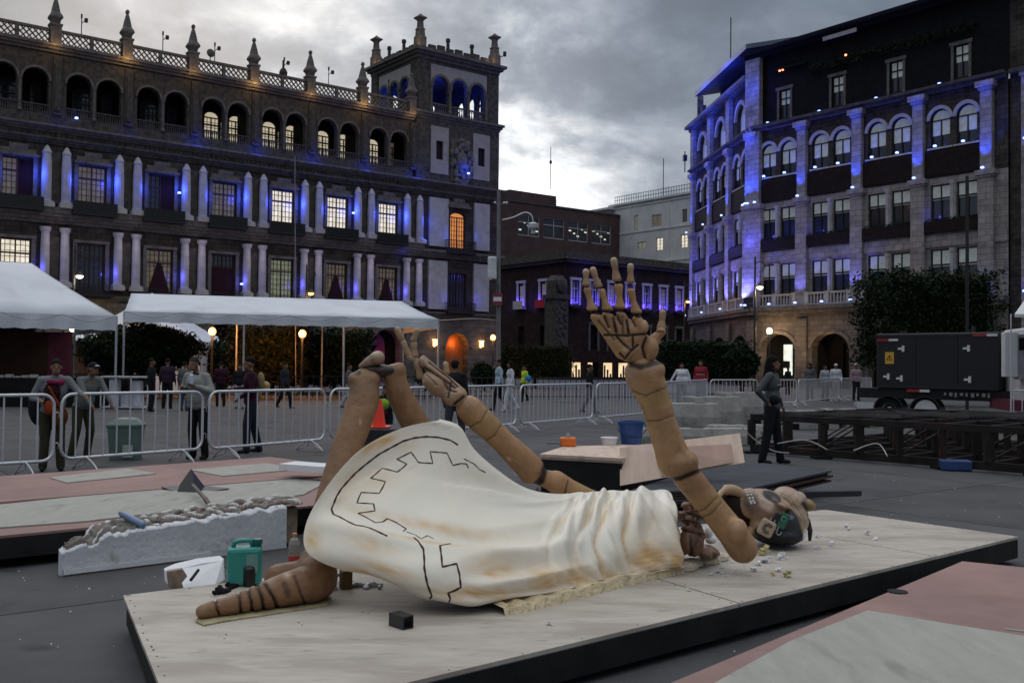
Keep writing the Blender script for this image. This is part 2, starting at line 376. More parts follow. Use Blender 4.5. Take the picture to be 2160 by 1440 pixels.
def grid_window(parent, x, z, w, h, y, pm, transom=.28, nx=4, rise=0.0, drape=None, wood=None, blind=None, bars=True):
    """part window (> pane, glazing_bars, drape): frame at x, sill z"""
    wood = wood or WOOD
    def fr():
        m_ = M(); t = .09
        for xx in (-w / 2, w / 2 - t, -t / 2): m_.box(xx, xx + t, -.05, .05, 0, h)
        m_.box(-w / 2, w / 2, -.05, .05, 0, .12); m_.box(-w / 2, w / 2, -.055, .055, h - t, h)
        if transom: m_.box(-w / 2, w / 2, -.06, .06, h * (1 - transom) - .06, h * (1 - transom) + .06)
        if rise: arch_ring(m_, 0, w / 2 - .09, h, rise - .09, .09, -.05, .05)
        return m_.build('window', wood)
    f = put(('wf', w, h, transom, rise, wood.name), fr, (x, y, z), parent)
    def pn():
        m_ = M(); arch_pane(m_, -w / 2 + .04, w / 2 - .04, .06, h - .03, rise, .06); return m_.build('pane', pm)
    put(('wp', w, h, rise, pm.name), pn, (0, 0, 0), f)
    if bars:
        def br():
            m_ = M(); n = nx * 2; ww = w - .18
            for k in range(1, n):
                if k == nx: continue
                xx = -w / 2 + w * k / n; m_.box(xx - .018, xx + .018, -.02, .045, .1, h - .08)
            nz = int(h / .38)
            for k in range(1, nz): zz = h * k / nz; m_.box(-w / 2 + .08, w / 2 - .08, -.015, .04, zz - .018, zz + .018)
            return m_.build('glazing_bars', wood)
        put(('wb', w, h, nx, wood.name), br, (0, 0, 0), f)
    if drape:
        def dp():
            m_ = M(); hh = h * (1 - transom)
            k0, k1 = {'centre': (.08, .42), 'full': (.45, .47), 'half': (.0, .0)}[drape]
            if drape == 'half': m_.add([(.05, -.07, .1), (w / 2 - .05, -.07, .1), (w / 2 - .05, -.07, h - .1), (.05, -.07, h - .1)], [(0, 1, 2, 3)])
            else: m_.loft([[(-w * k1, -.07, .1), (-w * k0, -.07, hh)], [(-w * k1 * .4, -.1, .1), (-w * k0 * .4, -.1, hh)], [(0, -.07, .1), (0, -.07, hh)],
                     [(w * k1 * .4, -.1, .1), (w * k0 * .4, -.1, hh)], [(w * k1, -.07, .1), (w * k0, -.07, hh)]], cap=False, closed=False)
            return m_.build('drape', DRAPE)
        put(('wd', w, h, drape), dp, (0, 0, 0), f)
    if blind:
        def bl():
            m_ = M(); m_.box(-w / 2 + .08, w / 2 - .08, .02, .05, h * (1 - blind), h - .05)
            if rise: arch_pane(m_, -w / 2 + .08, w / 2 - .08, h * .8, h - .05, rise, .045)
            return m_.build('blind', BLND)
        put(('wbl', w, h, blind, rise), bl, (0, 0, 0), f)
    return f
def iron_balcony(parent, x, z, w, d=.75, h=.9, name='balcony', sx=.14):
    def fn():
        m_ = M(); m_.box(-w / 2, w / 2, -d, 0, -.16, 0)
        m_.box(-w / 2 + .2, w / 2 - .2, -d * .6, 0, -.34, -.16)
        n = int(w / sx)
        for k in range(n + 1): xx = -w / 2 + .03 + (w - .06) * k / n; m_.box(xx - .012, xx + .012, -d + .02, -d + .045, 0, h)
        for k in range(int(d / sx)):
            for sgn in (-1, 1): xx = sgn * (w / 2 - .03); yy = -d + .05 + sx * k; m_.box(xx - .012, xx + .012, yy - .012, yy + .012, 0, h)
        m_.box(-w / 2, w / 2, -d, -d + .06, h, h + .05)
        for sgn in (-1, 1): m_.box(min(sgn * w / 2, sgn * (w / 2 - .06)), max(sgn * w / 2, sgn * (w / 2 - .06)), -d + .06, 0, h, h + .05)
        return m_.build(name, IRN)
    return put(('bal', w, d, h, name, sx), fn, (x, 0, z), parent)
def flood(parent, x, y, z, power, color, r=.12, mesh=True, up=True):
    """a small floodlight of the building's lighting and its beam"""
    if mesh:
        def fn():
            m_ = M(); m_.box(-.10, .10, -.08, .08, -.12, -.02); m_.box(-.08, .08, -.06, .06, -.02, .01); return m_.build('floodlight', BLAMP)
        put('flood', fn, (x, y, z), parent)
    light('floodlight_beam', (x, y, z + .2), power, color, r, parent)

# ------------------------------------------------------------------ the city hall on the left
HALL = thing('city_hall', 'long dark stone city hall with arcades, pinnacles and a square corner tower, lit blue', 'building', (-8.45, 89, 0), radians(38))
XF = [-35.65 + 4.95 * k for k in range(8)]            # pinnacle axes
XL, XR, DEP = -46.0, 8.8, 9.0
# ---- walls, storey by storey
g0 = M(); ops = []
bays = [(XF[k], XF[k + 1]) for k in range(7)] + [(XF[0] - 4.95, XF[0]), (XF[0] - 9.9, XF[0] - 4.95)]
for a, b in bays: c = (a + b) / 2 + .25; ops.append((c - 1.45, c + 1.45, .02, 3.3, 1.3))
ops.append((3.0, 5.6, .02, 3.2, 1.3))
wall_open(g0, XL, XR, 0, 6.2, ops, 0, .9); GW = g0.build('wall', STN, HALL, label='ground floor arcade wall of pale stone')
g1 = M(); ops1 = []; ops2 = []; ops3 = []
for a, b in bays:
    c = (a + b) / 2 + .25; ops1.append((c - .98, c + .98, 6.75, 10.0, 0)); ops2.append((c - .98, c + .98, 12.25, 15.65, 0))
ops1.append((3.3, 5.3, 6.75, 10.0, 0)); ops2.append((3.4, 5.1, 12.25, 15.2, .45))
wall_open(g1, XL, XR, 6.2, 11.3, ops1, 0, .35)
wall_open(g1, XL, XR, 11.9, 16.9, ops2, 0, .35)
g1.build('wall', TEZ, HALL, label='dark volcanic stone wall of the middle storeys')
g2 = M(); PITS = []
for a, b in bays:
    if b > .5: continue
    for k in (0, 1):
        c = a + .62 + 1.08 + k * 2.06; ops3.append((c - .86, c + .86, 18.95, 21.3, .82)); PITS.append(c)
wall_open(g2, XL, XF[-1] + .25, 18.15, 23.4, ops3, 0, .5); g2.build('wall', CRV, HALL, label='carved wall of the top floor loggia')
core = M()
core.box(XL, XR, 1.2, 1.3, 0, 6.3); core.box(XL, XR, .42, DEP + 4, 6.3, 18.1)
core.box(XL, XF[-1] + .3, 2.6, DEP + 4, 18.1, 23.35); core.box(XL, XF[-1] + .3, .5, 2.6, 22.6, 23.35)
core.box(XR - .3, XR, .01, DEP, 0, 6.3)
for (a, b) in bays:
    if b < .5: core.box(b - .25, b + .1, .5, 2.6, 18.1, 22.6)
core.build('inner_wall', DRK, HALL)
# ---- bands and cornices
def band(x0, x1, z0, z1, out, name='cornice', m_=None, par=HALL, y=0, lab=None):
    b = M(); n = 3
    for k in range(n): b.box(x0 - out * (k + 1) / n, x1 + out * (k + 1) / n if x1 > 8 else x1, y - out * (k + 1) / n, y + .3, z0 + (z1 - z0) * k / n, z0 + (z1 - z0) * (k + 1) / n)
    return b.build(name, m_ or CRW, par, label=lab)
for z0, z1, o_, nm, mm in ((5.9, 6.35, .35, 'string_course', CRW), (11.25, 11.95, .55, 'string_course', CRW), (16.85, 17.35, .3, 'string_course', CRV), (17.7, 18.2, .55, 'string_course', CRW)):
    band(XL, XR, z0, z1, o_, nm, mm)
band(XL, XF[-1] + .3, 23.35, 23.95, .5)
fz = M(); fz.box(XL, XR - .02, -.08, .3, 17.3, 17.72)
for k in range(150): x = XL + .2 + k * .365; fz.box(x, x + .17, -.16, -.08, 17.36, 17.66)
fz.build('frieze', CRV, HALL)
# ---- balustrade of openwork stone, with pinnacles and roof lamps
def lattice():
    m_ = M(); w = 4.4; h = .85; n = 11; st = w / n
    for k in range(n):
        x = -w / 2 + st * k
        for sgn in (-1, 1):
            for half in (0, 1):
                p = Vector((x, 0, .12 + h / 2 * half)); q = Vector((x + st, 0, .12 + h / 2 * (half + 1)))
                if sgn < 0: p.x, q.x = q.x, p.x
                m_.beam(p, q, .12, .075)
    m_.box(-w / 2, w / 2, -.11, .11, 0, .14); m_.box(-w / 2, w / 2, -.14, .14, h + .08, h + .26); m_.box(-.12, .12, -.12, .12, 0, h + .1)
    return m_.build('openwork_railing', CRW)
def pinnacle():
    m_ = M(); m_.box(-.36, .36, -.36, .36, 0, 1.35); m_.box(-.42, .42, -.42, .42, 1.35, 1.5)
    def sq(r, z): return [(r, r, z), (-r, r, z), (-r, -r, z), (r, -r, z)]
    m_.loft([sq(.26, 1.5), sq(.30, 1.75), sq(.44, 1.95), sq(.40, 2.1), sq(.26, 2.35), sq(.2, 2.75), sq(.11, 3.2), sq(.07, 3.35), sq(.13, 3.45), sq(.1, 3.62), sq(.02, 3.7)])
    return m_.build('pinnacle', CRW)
def rooflamp():
    m_ = M(); m_.tube([(0, 0, 0), (0, 0, 1.5)], .035, 5); m_.tube([(0, 0, .9), (.14, -.1, 1.1), (.3, -.18, 1.08)], .025, 5)
    m_.box(.16, .36, -.3, -.08, 1.0, 1.28); m_.box(-.05, .05, -.05, .05, 1.3, 1.6)
    return m_.build('roof_lamp', IRN)
for k, x in enumerate(XF + [XF[0] - 4.95]):
    pz = put('pinn', pinnacle, (x + .25 * 0, -.02, 23.9), HALL)
    light('uplight', (x - .12, -.95, 23.75), 16 if k % 2 else 30, (1, .58, .20), .05, HALL)
    if x < XF[-1] - 1 or k == 8: put('latt', lattice, (x + 2.47, -.05, 23.92), HALL)
    if -32 < x < -2: put('rlamp', rooflamp, (x + 2.7 - .9 * (k % 2), .15, 25.0), HALL)
dish = M(); dish.tube([(0, 0, 0), (0, 0, .5)], .04, 5); dish.ell((0, -.1, .72), .33, .12, .33); dish.build('satellite_dish', CRW, HALL, loc=(-19.3, .3, 25.0))
dm = M(); dm.lathe([(.3, 0), (.36, .5), (.25, .75), (.1, .9), (.1, 1.5)], n=8); dm.build('roof_vent', CRV, HALL, loc=(-13.1, .4, 24.9))
# ---- half columns in pairs
def col(h, r, top, name='column', m_=None):
    def fn():
        b = M(); b.box(-r * 1.4, r * 1.4, -r * 1.4, r * 1.4, 0, .3); b.box(-r * 1.2, r * 1.2, -r * 1.2, r * 1.2, .3, .4)
        pr = [(r * 1.1, .4), (r, .55), (r, h * .62)]
        pr += [(r * .93, h * .75), (r * .84, h * .86), (r * .96, h * .885), (r * .78, h * .92), (r * .45, h * .97), (r * .2, h)] if top else [(r * .9, h - .35), (r * 1.15, h - .25), (r * 1.25, h - .12), (r * 1.3, h)]
        b.lathe(pr, n=12)
        return b.build(name, m_ or STC, smooth=False)
    return fn
for x in XF + [XF[0] - 4.95]:
    if x > 0: continue
    for dx in (-.42, .88):
        put('c2', col(4.35, .34, True), (x + dx, -.30, 12.35), HALL)
        put('c1', col(4.2, .31, False), (x + dx, -.30, 6.75), HALL)
    cp = put('panel', lambda: M().box(-.3, .3, -.12, .05, 0, 3.6).build('carved_panel', CRV), (x + .23, 0, 12.7), HALL)
    put('panel1', lambda: M().box(-.3, .3, -.12, .05, 0, 3.4).build('carved_panel', CRV), (x + .23, 0, 6.9), HALL)
    put('corbel', lambda: M().box(-1.0, 1.0, -.62, .02, 0, .42).build('pedestal', CRW), (x + .23, 0, 11.93), HALL)
# ---- windows, hoods, balconies
l2 = {0: ('dim', 'half'), 1: ('dim2', None), 2: ('dark', 'half'), 3: ('dim', None), 4: ('white', None), 5: ('white', None), 6: ('white', None)}
PM = {'dim': LIT[1], 'dim2': LIT[1], 'dark': GLS, 'white': LIT[0], 'green': LIT[3], 'orange': LIT[2]}
l1 = ['white', 'dark', 'dim', 'dark', 'green', 'dim', 'dim', 'dark', 'dark']; d1 = [None, None, 'centre', 'full', None, 'centre', 'centre', None, None]
for k, (a, b) in enumerate(bays):
    c = (a + b) / 2 + .25
    kk = l2.get(k, ('dark', None)); grid_window(HALL, c, 12.25, 1.96, 3.4, .22, PM[kk[0]], .27, 3, drape=kk[1])
    grid_window(HALL, c, 6.75, 1.96, 3.25, .22, PM[l1[k]], .3, 3, drape=d1[k])
    put('hood2', lambda: M().box(-1.3, 1.3, -.32, 0, 0, .18).box(-1.15, 1.15, -.22, 0, .18, .5).box(-.6, .6, -.2, 0, .5, .85).build('window_hood', CRW), (c, 0, 15.75), HALL)
    put('hood1', lambda: M().box(-1.25, 1.25, -.2, 0, 0, .2).build('window_hood', CRW), (c, 0, 10.05), HALL)
    def jamb():
        j = M(); j.box(-1.25, -.98, -.12, .02, 0, 3.4); j.box(.98, 1.25, -.12, .02, 0, 3.4); j.box(-1.25, 1.25, -.13, .02, 3.2 + .2, 3.55); return j.build('window_surround', CRW)
    put('jamb', jamb, (c, 0, 12.3), HALL); put('jamb', jamb, (c, 0, 6.7), HALL)
    def planter():
        j = M(); j.box(-1.55, 1.55, -1.0, -.05, 0, .16); j.box(-1.5, 1.5, -1.0, -.9, .16, .95); j.box(-1.5, -1.42, -.9, 0, .16, .95); j.box(1.42, 1.5, -.9, 0, .16, .95)
        for q in range(23): j.box(-1.5 + q * .135, -1.46 + q * .135, -1.04, -1.0, .16, .95)
        return j.build('balcony', IRN)
    put('planter', planter, (c, 0, 11.98), HALL)
    iron_balcony(HALL, c, 6.4, 3.0, .7, .55)
for k, c in enumerate(PITS):
    lit = {4: 0, 5: 0, 6: 0, 7: 0, 8: 0, 9: 0, 10: 0, 11: 0, 12: 0, 13: 1}.get(k)
    lit = {6: 0, 7: 0, 8: 0, 9: 0, 10: 0, 11: 0, 12: 0, 13: 1}.get(k)
    pm = GLS if lit is None else (mat('lit_pane_loggia', (.25, .25, .2), .3, emit=(.95, .82, .58), estr=.62, scale=1.1) if lit == 0 else LIT[lit])
    # the windows stand on the loggia's inner wall
    grid_window(HALL, c + .78, 18.75, 1.3, 2.5, 2.45, pm, .25, 2, rise=.5)
    if k in (8, 10, 7, 9): grid_window(HALL, c - .35, 18.75, .42, 2.3, 2.45, pm, .25, 1)
    if k < 14:
        rg = M()
        put('ring3', lambda: (lambda r: (arch_ring(r, 0, .86, 2.35, .82, .16, -.1, .05), r.build('arch_moulding', CRW))[1])(M()), (c, 0, 18.95), HALL)
        def rail3():
            r = M()
            for q in range(11): r.lathe([(.05, 0), (.07, .12), (.035, .35), (.06, .5), (.04, .62)], (-.8 + q * .16, 0, 0), 5)
            r.box(-.9, .9, -.08, .08, .62, .72); return r.build('balusters', CRV)
        put('rail3', rail3, (c, .1, 18.9), HALL)
for x in XF[:]:
    if x > 0: continue
    put('pier3', lambda: M().box(-.3, .3, -.22, .02, 0, 4.2).box(-.2, .2, -.36, -.22, .3, 3.6).build('pier', CRV), (x + .2, 0, 18.95), HALL)
for x in XF[:-1]:
    put('shaft3', lambda: M().lathe([(.14, 0), (.16, .1), (.1, .2), (.095, 2.1), (.17, 2.3), (.2, 2.45)], n=8).build('column', CRW), (x + .62 + 2.11, -.05, 18.95), HALL)
# ---- the blue lighting of the facade
for k, x in enumerate(XF):
    if x > 0: continue
    flood(HALL, x - 1.1, -.75, 14.4 if k else 14.0, 85, BLUE, .12, mesh=(k % 3 == 0))
    flood(HALL, x + 1.45, -.7, 14.2, 34, BLUE, .1, mesh=False)
    flood(HALL, x - 1.0, -.75, 7.8, 30, VIOL, .12, mesh=(k == 4))
    flood(HALL, x + .3, -.85, 18.35, 34 if k > 2 else 8, BLUE, .15, mesh=False)
    light('wall_lamp_beam', (x + .3, -1.7, 9.9), 22, (.75, .62, .9), .3, HALL)
flood(HALL, -29.2, -.2, 19.0, 1.6, BLUE, .06)
flood(HALL, -1.8, -.7, 11.2, 6, BLUE, .1, mesh=False)

# ---- corner tower
tw = M(); wall_open(tw, -.4, XR, 17.2, 24.0, [(1.6, 2.35, 20.2, 21.9, 0), (6.35, 7.1, 20.2, 21.9, 0)], -.12, .4)
tw.box(XR, XR + .02, -.12, DEP, 6, 24); tw.box(-.42, -.40, -.12, DEP, 18, 24.0)
tw.build('tower_wall', CRV, HALL)
M().box(-.3, XR, .4, DEP, 18.1, 24.0).build('inner_wall', DRK, HALL)
for x0, x1 in ((1.05, 3.0), (5.75, 7.7)):
    w_ = M(); wall_open(w_, x0, x1, 18.9, 23.2, [((x0 + x1) / 2 - .38, (x0 + x1) / 2 + .38, 20.2, 21.9, 0)], -.17, .1); w_.build('plaster_panel', PLS, HALL)
    grid_window(HALL, (x0 + x1) / 2, 20.2, .76, 1.7, .1, GLS, .0, 2)
for x0, x1, z0, z1 in ((1.0, 3.05, 12.3, 16.7), (6.0, 7.75, 12.3, 16.7), (1.0, 3.0, 6.6, 11.0), (6.0, 7.75, 6.6, 11.0)):
    M().box(x0, x1, -.22, .02, z0, z1).build('pilaster', STC, HALL)
crest = M(); r2 = random.Random(3)
for k in range(70):
    a = r2.uniform(0, 2 * pi); q = sqrt(r2.random()); crest.ell((4.35 + 1.25 * q * cos(a), -.25 - .15 * r2.random(), 20.3 + 2.1 * q * sin(a)), r2.uniform(.12, .34), .2, r2.uniform(.14, .4), n=7, m_=5)
crest.box(3.3, 5.4, -.2, -.1, 18.4, 22.4); crest.ell((4.35, -.45, 20.4), .6, .2, .8); crest.box(3.7, 5.0, -.5, -.1, 18.2, 18.6)
crest.build('carved_coat_of_arms', CRW, HALL)
flood(HALL, 4.6, -1.1, 19.2, 60, BLUE, .15); flood(HALL, .2, -.9, 18.3, 8, BLUE, .1, mesh=False)
for x, z, pw in ((3.0, 13.2, 12), (.3, 12.6, 10), (6.1, 13.3, 8), (9.0, 12.6, 10), (2.9, 7.4, 9), (6.2, 7.4, 14), (.3, 7.4, 10)): flood(HALL, x, -.85, z, pw, BLUE if z > 10 else VIOL, .12, mesh=False)
grid_window(HALL, 4.25, 12.25, 1.7, 2.95, .2, LIT[2], .0, 3, rise=.45); grid_window(HALL, 4.3, 6.75, 2.0, 3.25, .2, GLS, .3, 3)
iron_balcony(HALL, 4.25, 11.95, 3.2, .8, .95); iron_balcony(HALL, 4.3, 6.45, 3.2, .8, .75)
put('hood2', None, (4.25, 0, 16.0), HALL)
band(-.4, XR, 23.75, 24.4, .45)
# belvedere: four walls with open arches
def belv_face(w, n, name):
    b = M(); ops = []; m0 = 1.35; st = (w - 2 * m0) / n
    for k in range(n): c = m0 + st * (k + .5); ops.append((c - st * .41, c + st * .41, 24.5, 27.0, st * .41))
    wall_open(b, 0, w, 24.4, 29.3, ops, 0, .35)
    b.add([(0, .35, 24.4), (w, .35, 24.4), (w, .35, 29.3), (0, .35, 29.3)], [])
    b2 = M(); wall_open(b2, 0, w, 24.4, 29.3, ops, .35, .001); b.v, b.f = b.v + b2.v, b.f + [tuple(reversed([i + len(b.v) for i in f])) for f in b2.f]
    return b, ops
for i, (ox, oy, rz, w, n) in enumerate(((-.25, 0, 0, 8.9, 3), (8.65, 8.2, pi, 8.9, 3), (-.25, 8.2, -pi / 2, 8.2, 3), (8.65, 0, pi / 2, 8.2, 3))):
    b, ops = belv_face(w, n, 'belvedere_wall'); o = b.build('belvedere_wall', CRV, HALL, loc=(ox, oy, 0)); o.rotation_euler = (0, 0, rz)
    bb = M(); bb.box(-.05, 1.15, -.12, 1.15, 24.4, 29.3); o2 = bb.build('corner_pier', CRV, HALL, loc=(ox, oy, 0)); o2.rotation_euler = (0, 0, rz)
    pl = M(); wall_open(pl, 1.3, w - 1.3, 26.6, 28.85, [(a, b_, 26.4, zt, ri) for a, b_, zz, zt, ri in ops], -.04, .03)
    o3 = pl.build('plaster_panel', PLS, HALL, loc=(ox, oy, 0)); o3.rotation_euler = (0, 0, rz)
    for a, b_, zz, zt, ri in ops:
        r = M(); arch_ring(r, (a + b_) / 2, ri, zt, ri, .2, -.14, .05); o4 = r.build('arch_moulding', CRW, HALL, loc=(ox, oy, 0)); o4.rotation_euler = (0, 0, rz)
        r = M()
        for q in range(7): r.lathe([(.06, 0), (.09, .15), (.04, .45), (.08, .65), (.05, .75)], (a + .15 + (b_ - a - .3) * q / 6, .17, 24.5), 5)
        r.box(a, b_, .08, .26, 25.25, 25.38); o5 = r.build('balusters', CRW, HALL, loc=(ox, oy, 0)); o5.rotation_euler = (0, 0, rz)
    for q in range(n + 1):
        x = 1.35 + (w - 2.7) * q / n; r = M(); r.lathe([(.2, 24.5), (.22, 24.7), (.14, 24.85), (.13, 26.6), (.24, 26.85), (.27, 27)], (x, -.06, 0), 8)
        o6 = r.build('column', CRW, HALL, loc=(ox, oy, 0)); o6.rotation_euler = (0, 0, rz)
M().box(-.2, 8.6, .05, 8.15, 28.9, 29.2).build('ceiling', CRW, HALL); M().box(-.2, 8.6, .05, 8.15, 24.2, 24.45).build('tower_floor', DRK, HALL)
tc_ = M()
for k, (o_, z0, z1) in enumerate(((.15, 29.2, 29.5), (.4, 29.5, 29.75), (.65, 29.75, 30.0), (.1, 30.0, 30.25))): tc_.box(-.25 - o_, 8.65 + o_, -o_, 8.2 + o_, z0, z1)
tc_.build('cornice', CRW, HALL)
def crown(h=3.0, r=.42):
    m_ = M(); q = lambda r, z: [(r, r, z), (-r, r, z), (-r, -r, z), (r, -r, z)]
    m_.loft([q(r, 0), q(r, h * .28), q(r * .78, h * .34), q(r * .7, h * .5), q(r * .85, h * .52), q(r * .55, h * .58), q(r * .48, h * .76), q(r * .6, h * .8), q(r * 1.1, h * .86), q(r * 1.05, h * .89), q(r * .4, h * .95), q(r * .1, h)])
    return m_.build('pinnacle', CRW)
for x, y, k in ((0, .2, 1), (8.4, .2, 1), (0, 8, .9), (8.4, 8, .9)):
    o = put('crown', crown, (x, y, 30.2), HALL)
    light('uplight', (x - .75, y - .75, 30.35), 14, (1, .62, .28), .05, HALL)
for k in range(7): put('merlonx%d' % (k % 2), lambda: M().box(0, .75, -.1, .15, 0, .35 + .12 * (k % 2)).build('merlon', CRV), (.8 + k * .98, 0, 30.2), HALL)
for k in range(6):
    for x in (-.3, 8.4): put('merlony', lambda: M().box(0, .25, 0, .8, 0, .35).build('merlon', CRV), (x, .9 + k * 1.1, 30.2), HALL)
for x, y in ((2.9, 0), (5.6, 0), (-.1, 2.8), (-.1, 5.4), (2.9, 8), (5.6, 8)): put('stub', lambda: M().lathe([(.2, 0), (.16, .15), (.15, .8), (.22, .9), (.2, 1.15), (.12, 1.2)], n=8).build('chimney_pot', CRV), (x, y, 30.3), HALL)
light('belvedere_lamp', (3.9, 2.2, 27.3), 260, BLUE, .25, HALL); light('belvedere_lamp', (1.4, 6.4, 26.6), 200, BLUE, .25, HALL)
cr = M(); cr.tube([(8.4, .5, 30.9), (9.6, .2, 31.3)], .05, 5); cr.box(9.5, 9.75, .1, .3, 31.25, 31.7); cr.build('camera_arm', IRN, HALL)
# ---- arcade: dark passages, doors and lanterns
for k, (a, b) in enumerate(bays[:7]):
    c = (a + b) / 2 + .25
    put('gring', lambda: (lambda r: (arch_ring(r, 0, 1.45, 3.3, 1.3, .35, -.14, .05), r.build('arch_moulding', CRW))[1])(M()), (c, 0, 0), HALL)
    put('gpil', lambda: M().box(-.55, .55, -.3, .02, 0, 5.8).box(-.7, .7, -.4, .02, 0, .8).box(-.65, .65, -.4, .02, 4.9, 5.2).build('pilaster', STN), (b + .23, 0, 0), HALL)
gr_ = M(); arch_ring(gr_, 4.3, 1.3, 3.2, 1.3, .4, -.14, .05); gr_.build('arch_moulding', CRW, HALL)
DOORW = mat('orange_lit_door', (.32, .12, .04), .6, var=.3, stretch=(3, 3, 1))
dd = M(); arch_pane(dd, 3.0, 5.6, 0, 3.2, 1.3, .85); dd.build('door', DOORW, HALL)
light('porch_lamp', (4.3, .35, 3.6), 42, (1, .36, .08), .12, HALL)
def lantern():
    m_ = M(); m_.box(-.16, .16, -.34, -.1, 0, .5); m_.box(-.2, .2, -.38, -.04, .5, .56); m_.box(-.03, .03, -.2, 0, -.1, 0); return m_.build('lantern', mat('lantern_glass', (.6, .4, .2), .3, emit=(1, .52, .2), estr=5, var=.0))
for x, pw in ((1.7, 10), (6.9, 10), (-6.3, 16), (-28.0, 30), (-22.6, 90), (-14.6, 60)):  # the two strongest are added to wash the wall orange
    put('lant', lantern, (x, -.05, 3.3), HALL); light('lantern_light', (x, -.75, 3.8), pw * (3 if x < -25 else 1.3), (1, .5, .18) if x > -25 else (1, .75, .3), .15, HALL)
PURP = mat('purple_lit_cloth', (.12, .04, .10), .8, var=.3)
dd = M(); arch_pane(dd, -5.6, -2.9, 0, 3.2, 1.3, .8); dd.build('door', PURP, HALL); light('porch_lamp', (-4.6, .1, 3.6), 14, (.35, .12, 1), .15, HALL); light('porch_lamp', (-3.4, .1, 2.2), 16, (1, .1, .1), .15, HALL)

# ------------------------------------------------------------------ the arcaded corner building on the right
CB = thing('corner_building', 'tall stone building with arcade, paired arched windows and blue lit pilasters behind the black trailer', 'building', (20.66, 85, 0), radians(-52.2))
W1 = 21.6
STP = mat('pier_stone', (.33, .30, .285), .8, var=.3, scale=1.3, bump=.4, bscale=8, brick=(.75, .42, (.55, .52, .5)))
def corner_face(root, W_, bw, x_first, nb, top, tag_):
    g = M(); o0 = []; oA = []; oB = []; oC = []
    X = [x_first + bw * k for k in range(nb + 1)]
    for a in X[:-1]:
        c = a + bw / 2; o0.append((c - bw * .34, c + bw * .34, .02, 3.2, 1.25))
        for s_ in (-1, 1):
            q = c + s_ * bw * .195; hw = bw * .148
            oA.append((q - hw, q + hw, 7.35, 10.3, 0)); oB.append((q - hw, q + hw, 12.4, 15.0, 0)); oC.append((q - hw, q + hw, 17.7, 19.75, hw))
    wall_open(g, 0, W_, 0, 6.1, o0, 0, .8); g.build('wall', STN, root, label='arcade wall of warm stone')
    g = M(); wall_open(g, 0, W_, 6.7, 11.0, oA, 0, .3); wall_open(g, 0, W_, 11.0, 15.5, oB, 0, .3); g.build('wall', STP, root, label='stone wall of the lower floors')
    g = M(); wall_open(g, 0, W_, 15.5, 21.75, oC, 0, .3); g.build('wall', TEZ, root, label='dark brick wall of the arched floor')
    for set_, h, kind in ((oA, 2.95, 0), (oB, 2.6, 0), (oC, 1.85, 1)):
        for a, b, zb, zt, ri in set_:
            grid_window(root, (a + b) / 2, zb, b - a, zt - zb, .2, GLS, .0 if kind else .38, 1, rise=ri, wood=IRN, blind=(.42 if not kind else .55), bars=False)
            if kind:
                r = M(); arch_ring(r, (a + b) / 2, ri, zt, ri, .25, -.12, .05); r.build('arch_moulding', STC, root)
                put(('sl', round(b - a, 2)), lambda: M().box(-(b - a) / 2 - .2, (b - a) / 2 + .2, -.12, .02, -.12, 0).build('sill', STC), ((a + b) / 2, 0, zb), root)
    for i, x in enumerate(X):
        put('cp0', lambda: M().box(-.5, .5, -.3, .02, 0, 5.6).box(-.6, .6, -.38, .02, 0, .9).build('pilaster', STN), (x, 0, 0), root)
        put('cpA', lambda: M().box(-.52, .52, -.42, .02, 6.7, 15.0).box(-.62, .62, -.52, .02, 15.0, 15.15).box(-.7, .7, -.6, .02, 15.15, 15.5).box(-.62, .62, -.5, .02, 6.7, 7.6).build('pilaster', STP), (x, 0, 0), root)
        put('cpC', lambda: M().box(-.42, .42, -.38, .02, 15.5, 21.1).box(-.52, .52, -.48, .02, 21.1, 21.3).box(-.66, .66, -.64, .02, 21.3, 21.7).build('pilaster', STP), (x, 0, 0), root)
    for a in X[:-1]:
        c = a + bw / 2
        put('mulA', lambda: M().box(-.2, .2, -.1, .02, 7.3, 10.3).lathe([(.17, 7.3), (.2, 7.5), (.13, 7.6), (.125, 9.9), (.2, 10.1), (.22, 10.3)], (0, -.14, 0), 8).build('column', STC), (c, 0, 0), root)
        put('mulA', None, (c, 0, 4.85), root)
        put(('bk', bw), lambda: M().box(-bw / 2 + .54, bw / 2 - .54, -.4, .02, 11.5, 12.35).build('flower_box', mat('dark_timber', (.018, .012, .011), .8, var=.4)), (c, 0, 0), root)
        put(('bp', bw), lambda: M().box(-bw / 2 + .44, bw / 2 - .44, -.14, .02, 15.65, 17.45).build('dark_panel', mat('dark_timber', (.018, .012, .011))), (c, 0, 0), root)
        put(('lv', bw), lambda: leafbox('planting', bw * .38, .15, .14, 220, .09), (c, -.25, 12.35), root)
        put(('bal1', bw), lambda: balrail(bw * .38), (c, -.35, 6.72), root)
        r = M(); arch_ring(r, c, bw * .34, 3.2, 1.25, .3, -.12, .05); r.build('arch_moulding', CRW, root)
    M().box(0, W_, -.5, .1, 6.1, 6.4).box(0, W_, -.65, .1, 6.4, 6.7).build('string_course', CRW, root)
    M().box(0, W_, -.16, .05, 10.45, 11.35).build('lintel_band', STP, root)
    M().box(0, W_, -.45, .05, 21.7, 21.95).box(0, W_, -.7, .05, 21.95, 22.15).build('string_course', CRV, root)
    return X
LEAF = mat('leaves', (.012, .024, .009), .6, var=.6, scale=1.5, rand=.15, spec=.12)
LEAFY = mat('leaves_olive', (.020, .022, .008), .6, var=.6, scale=1.5, rand=.15, spec=.12)
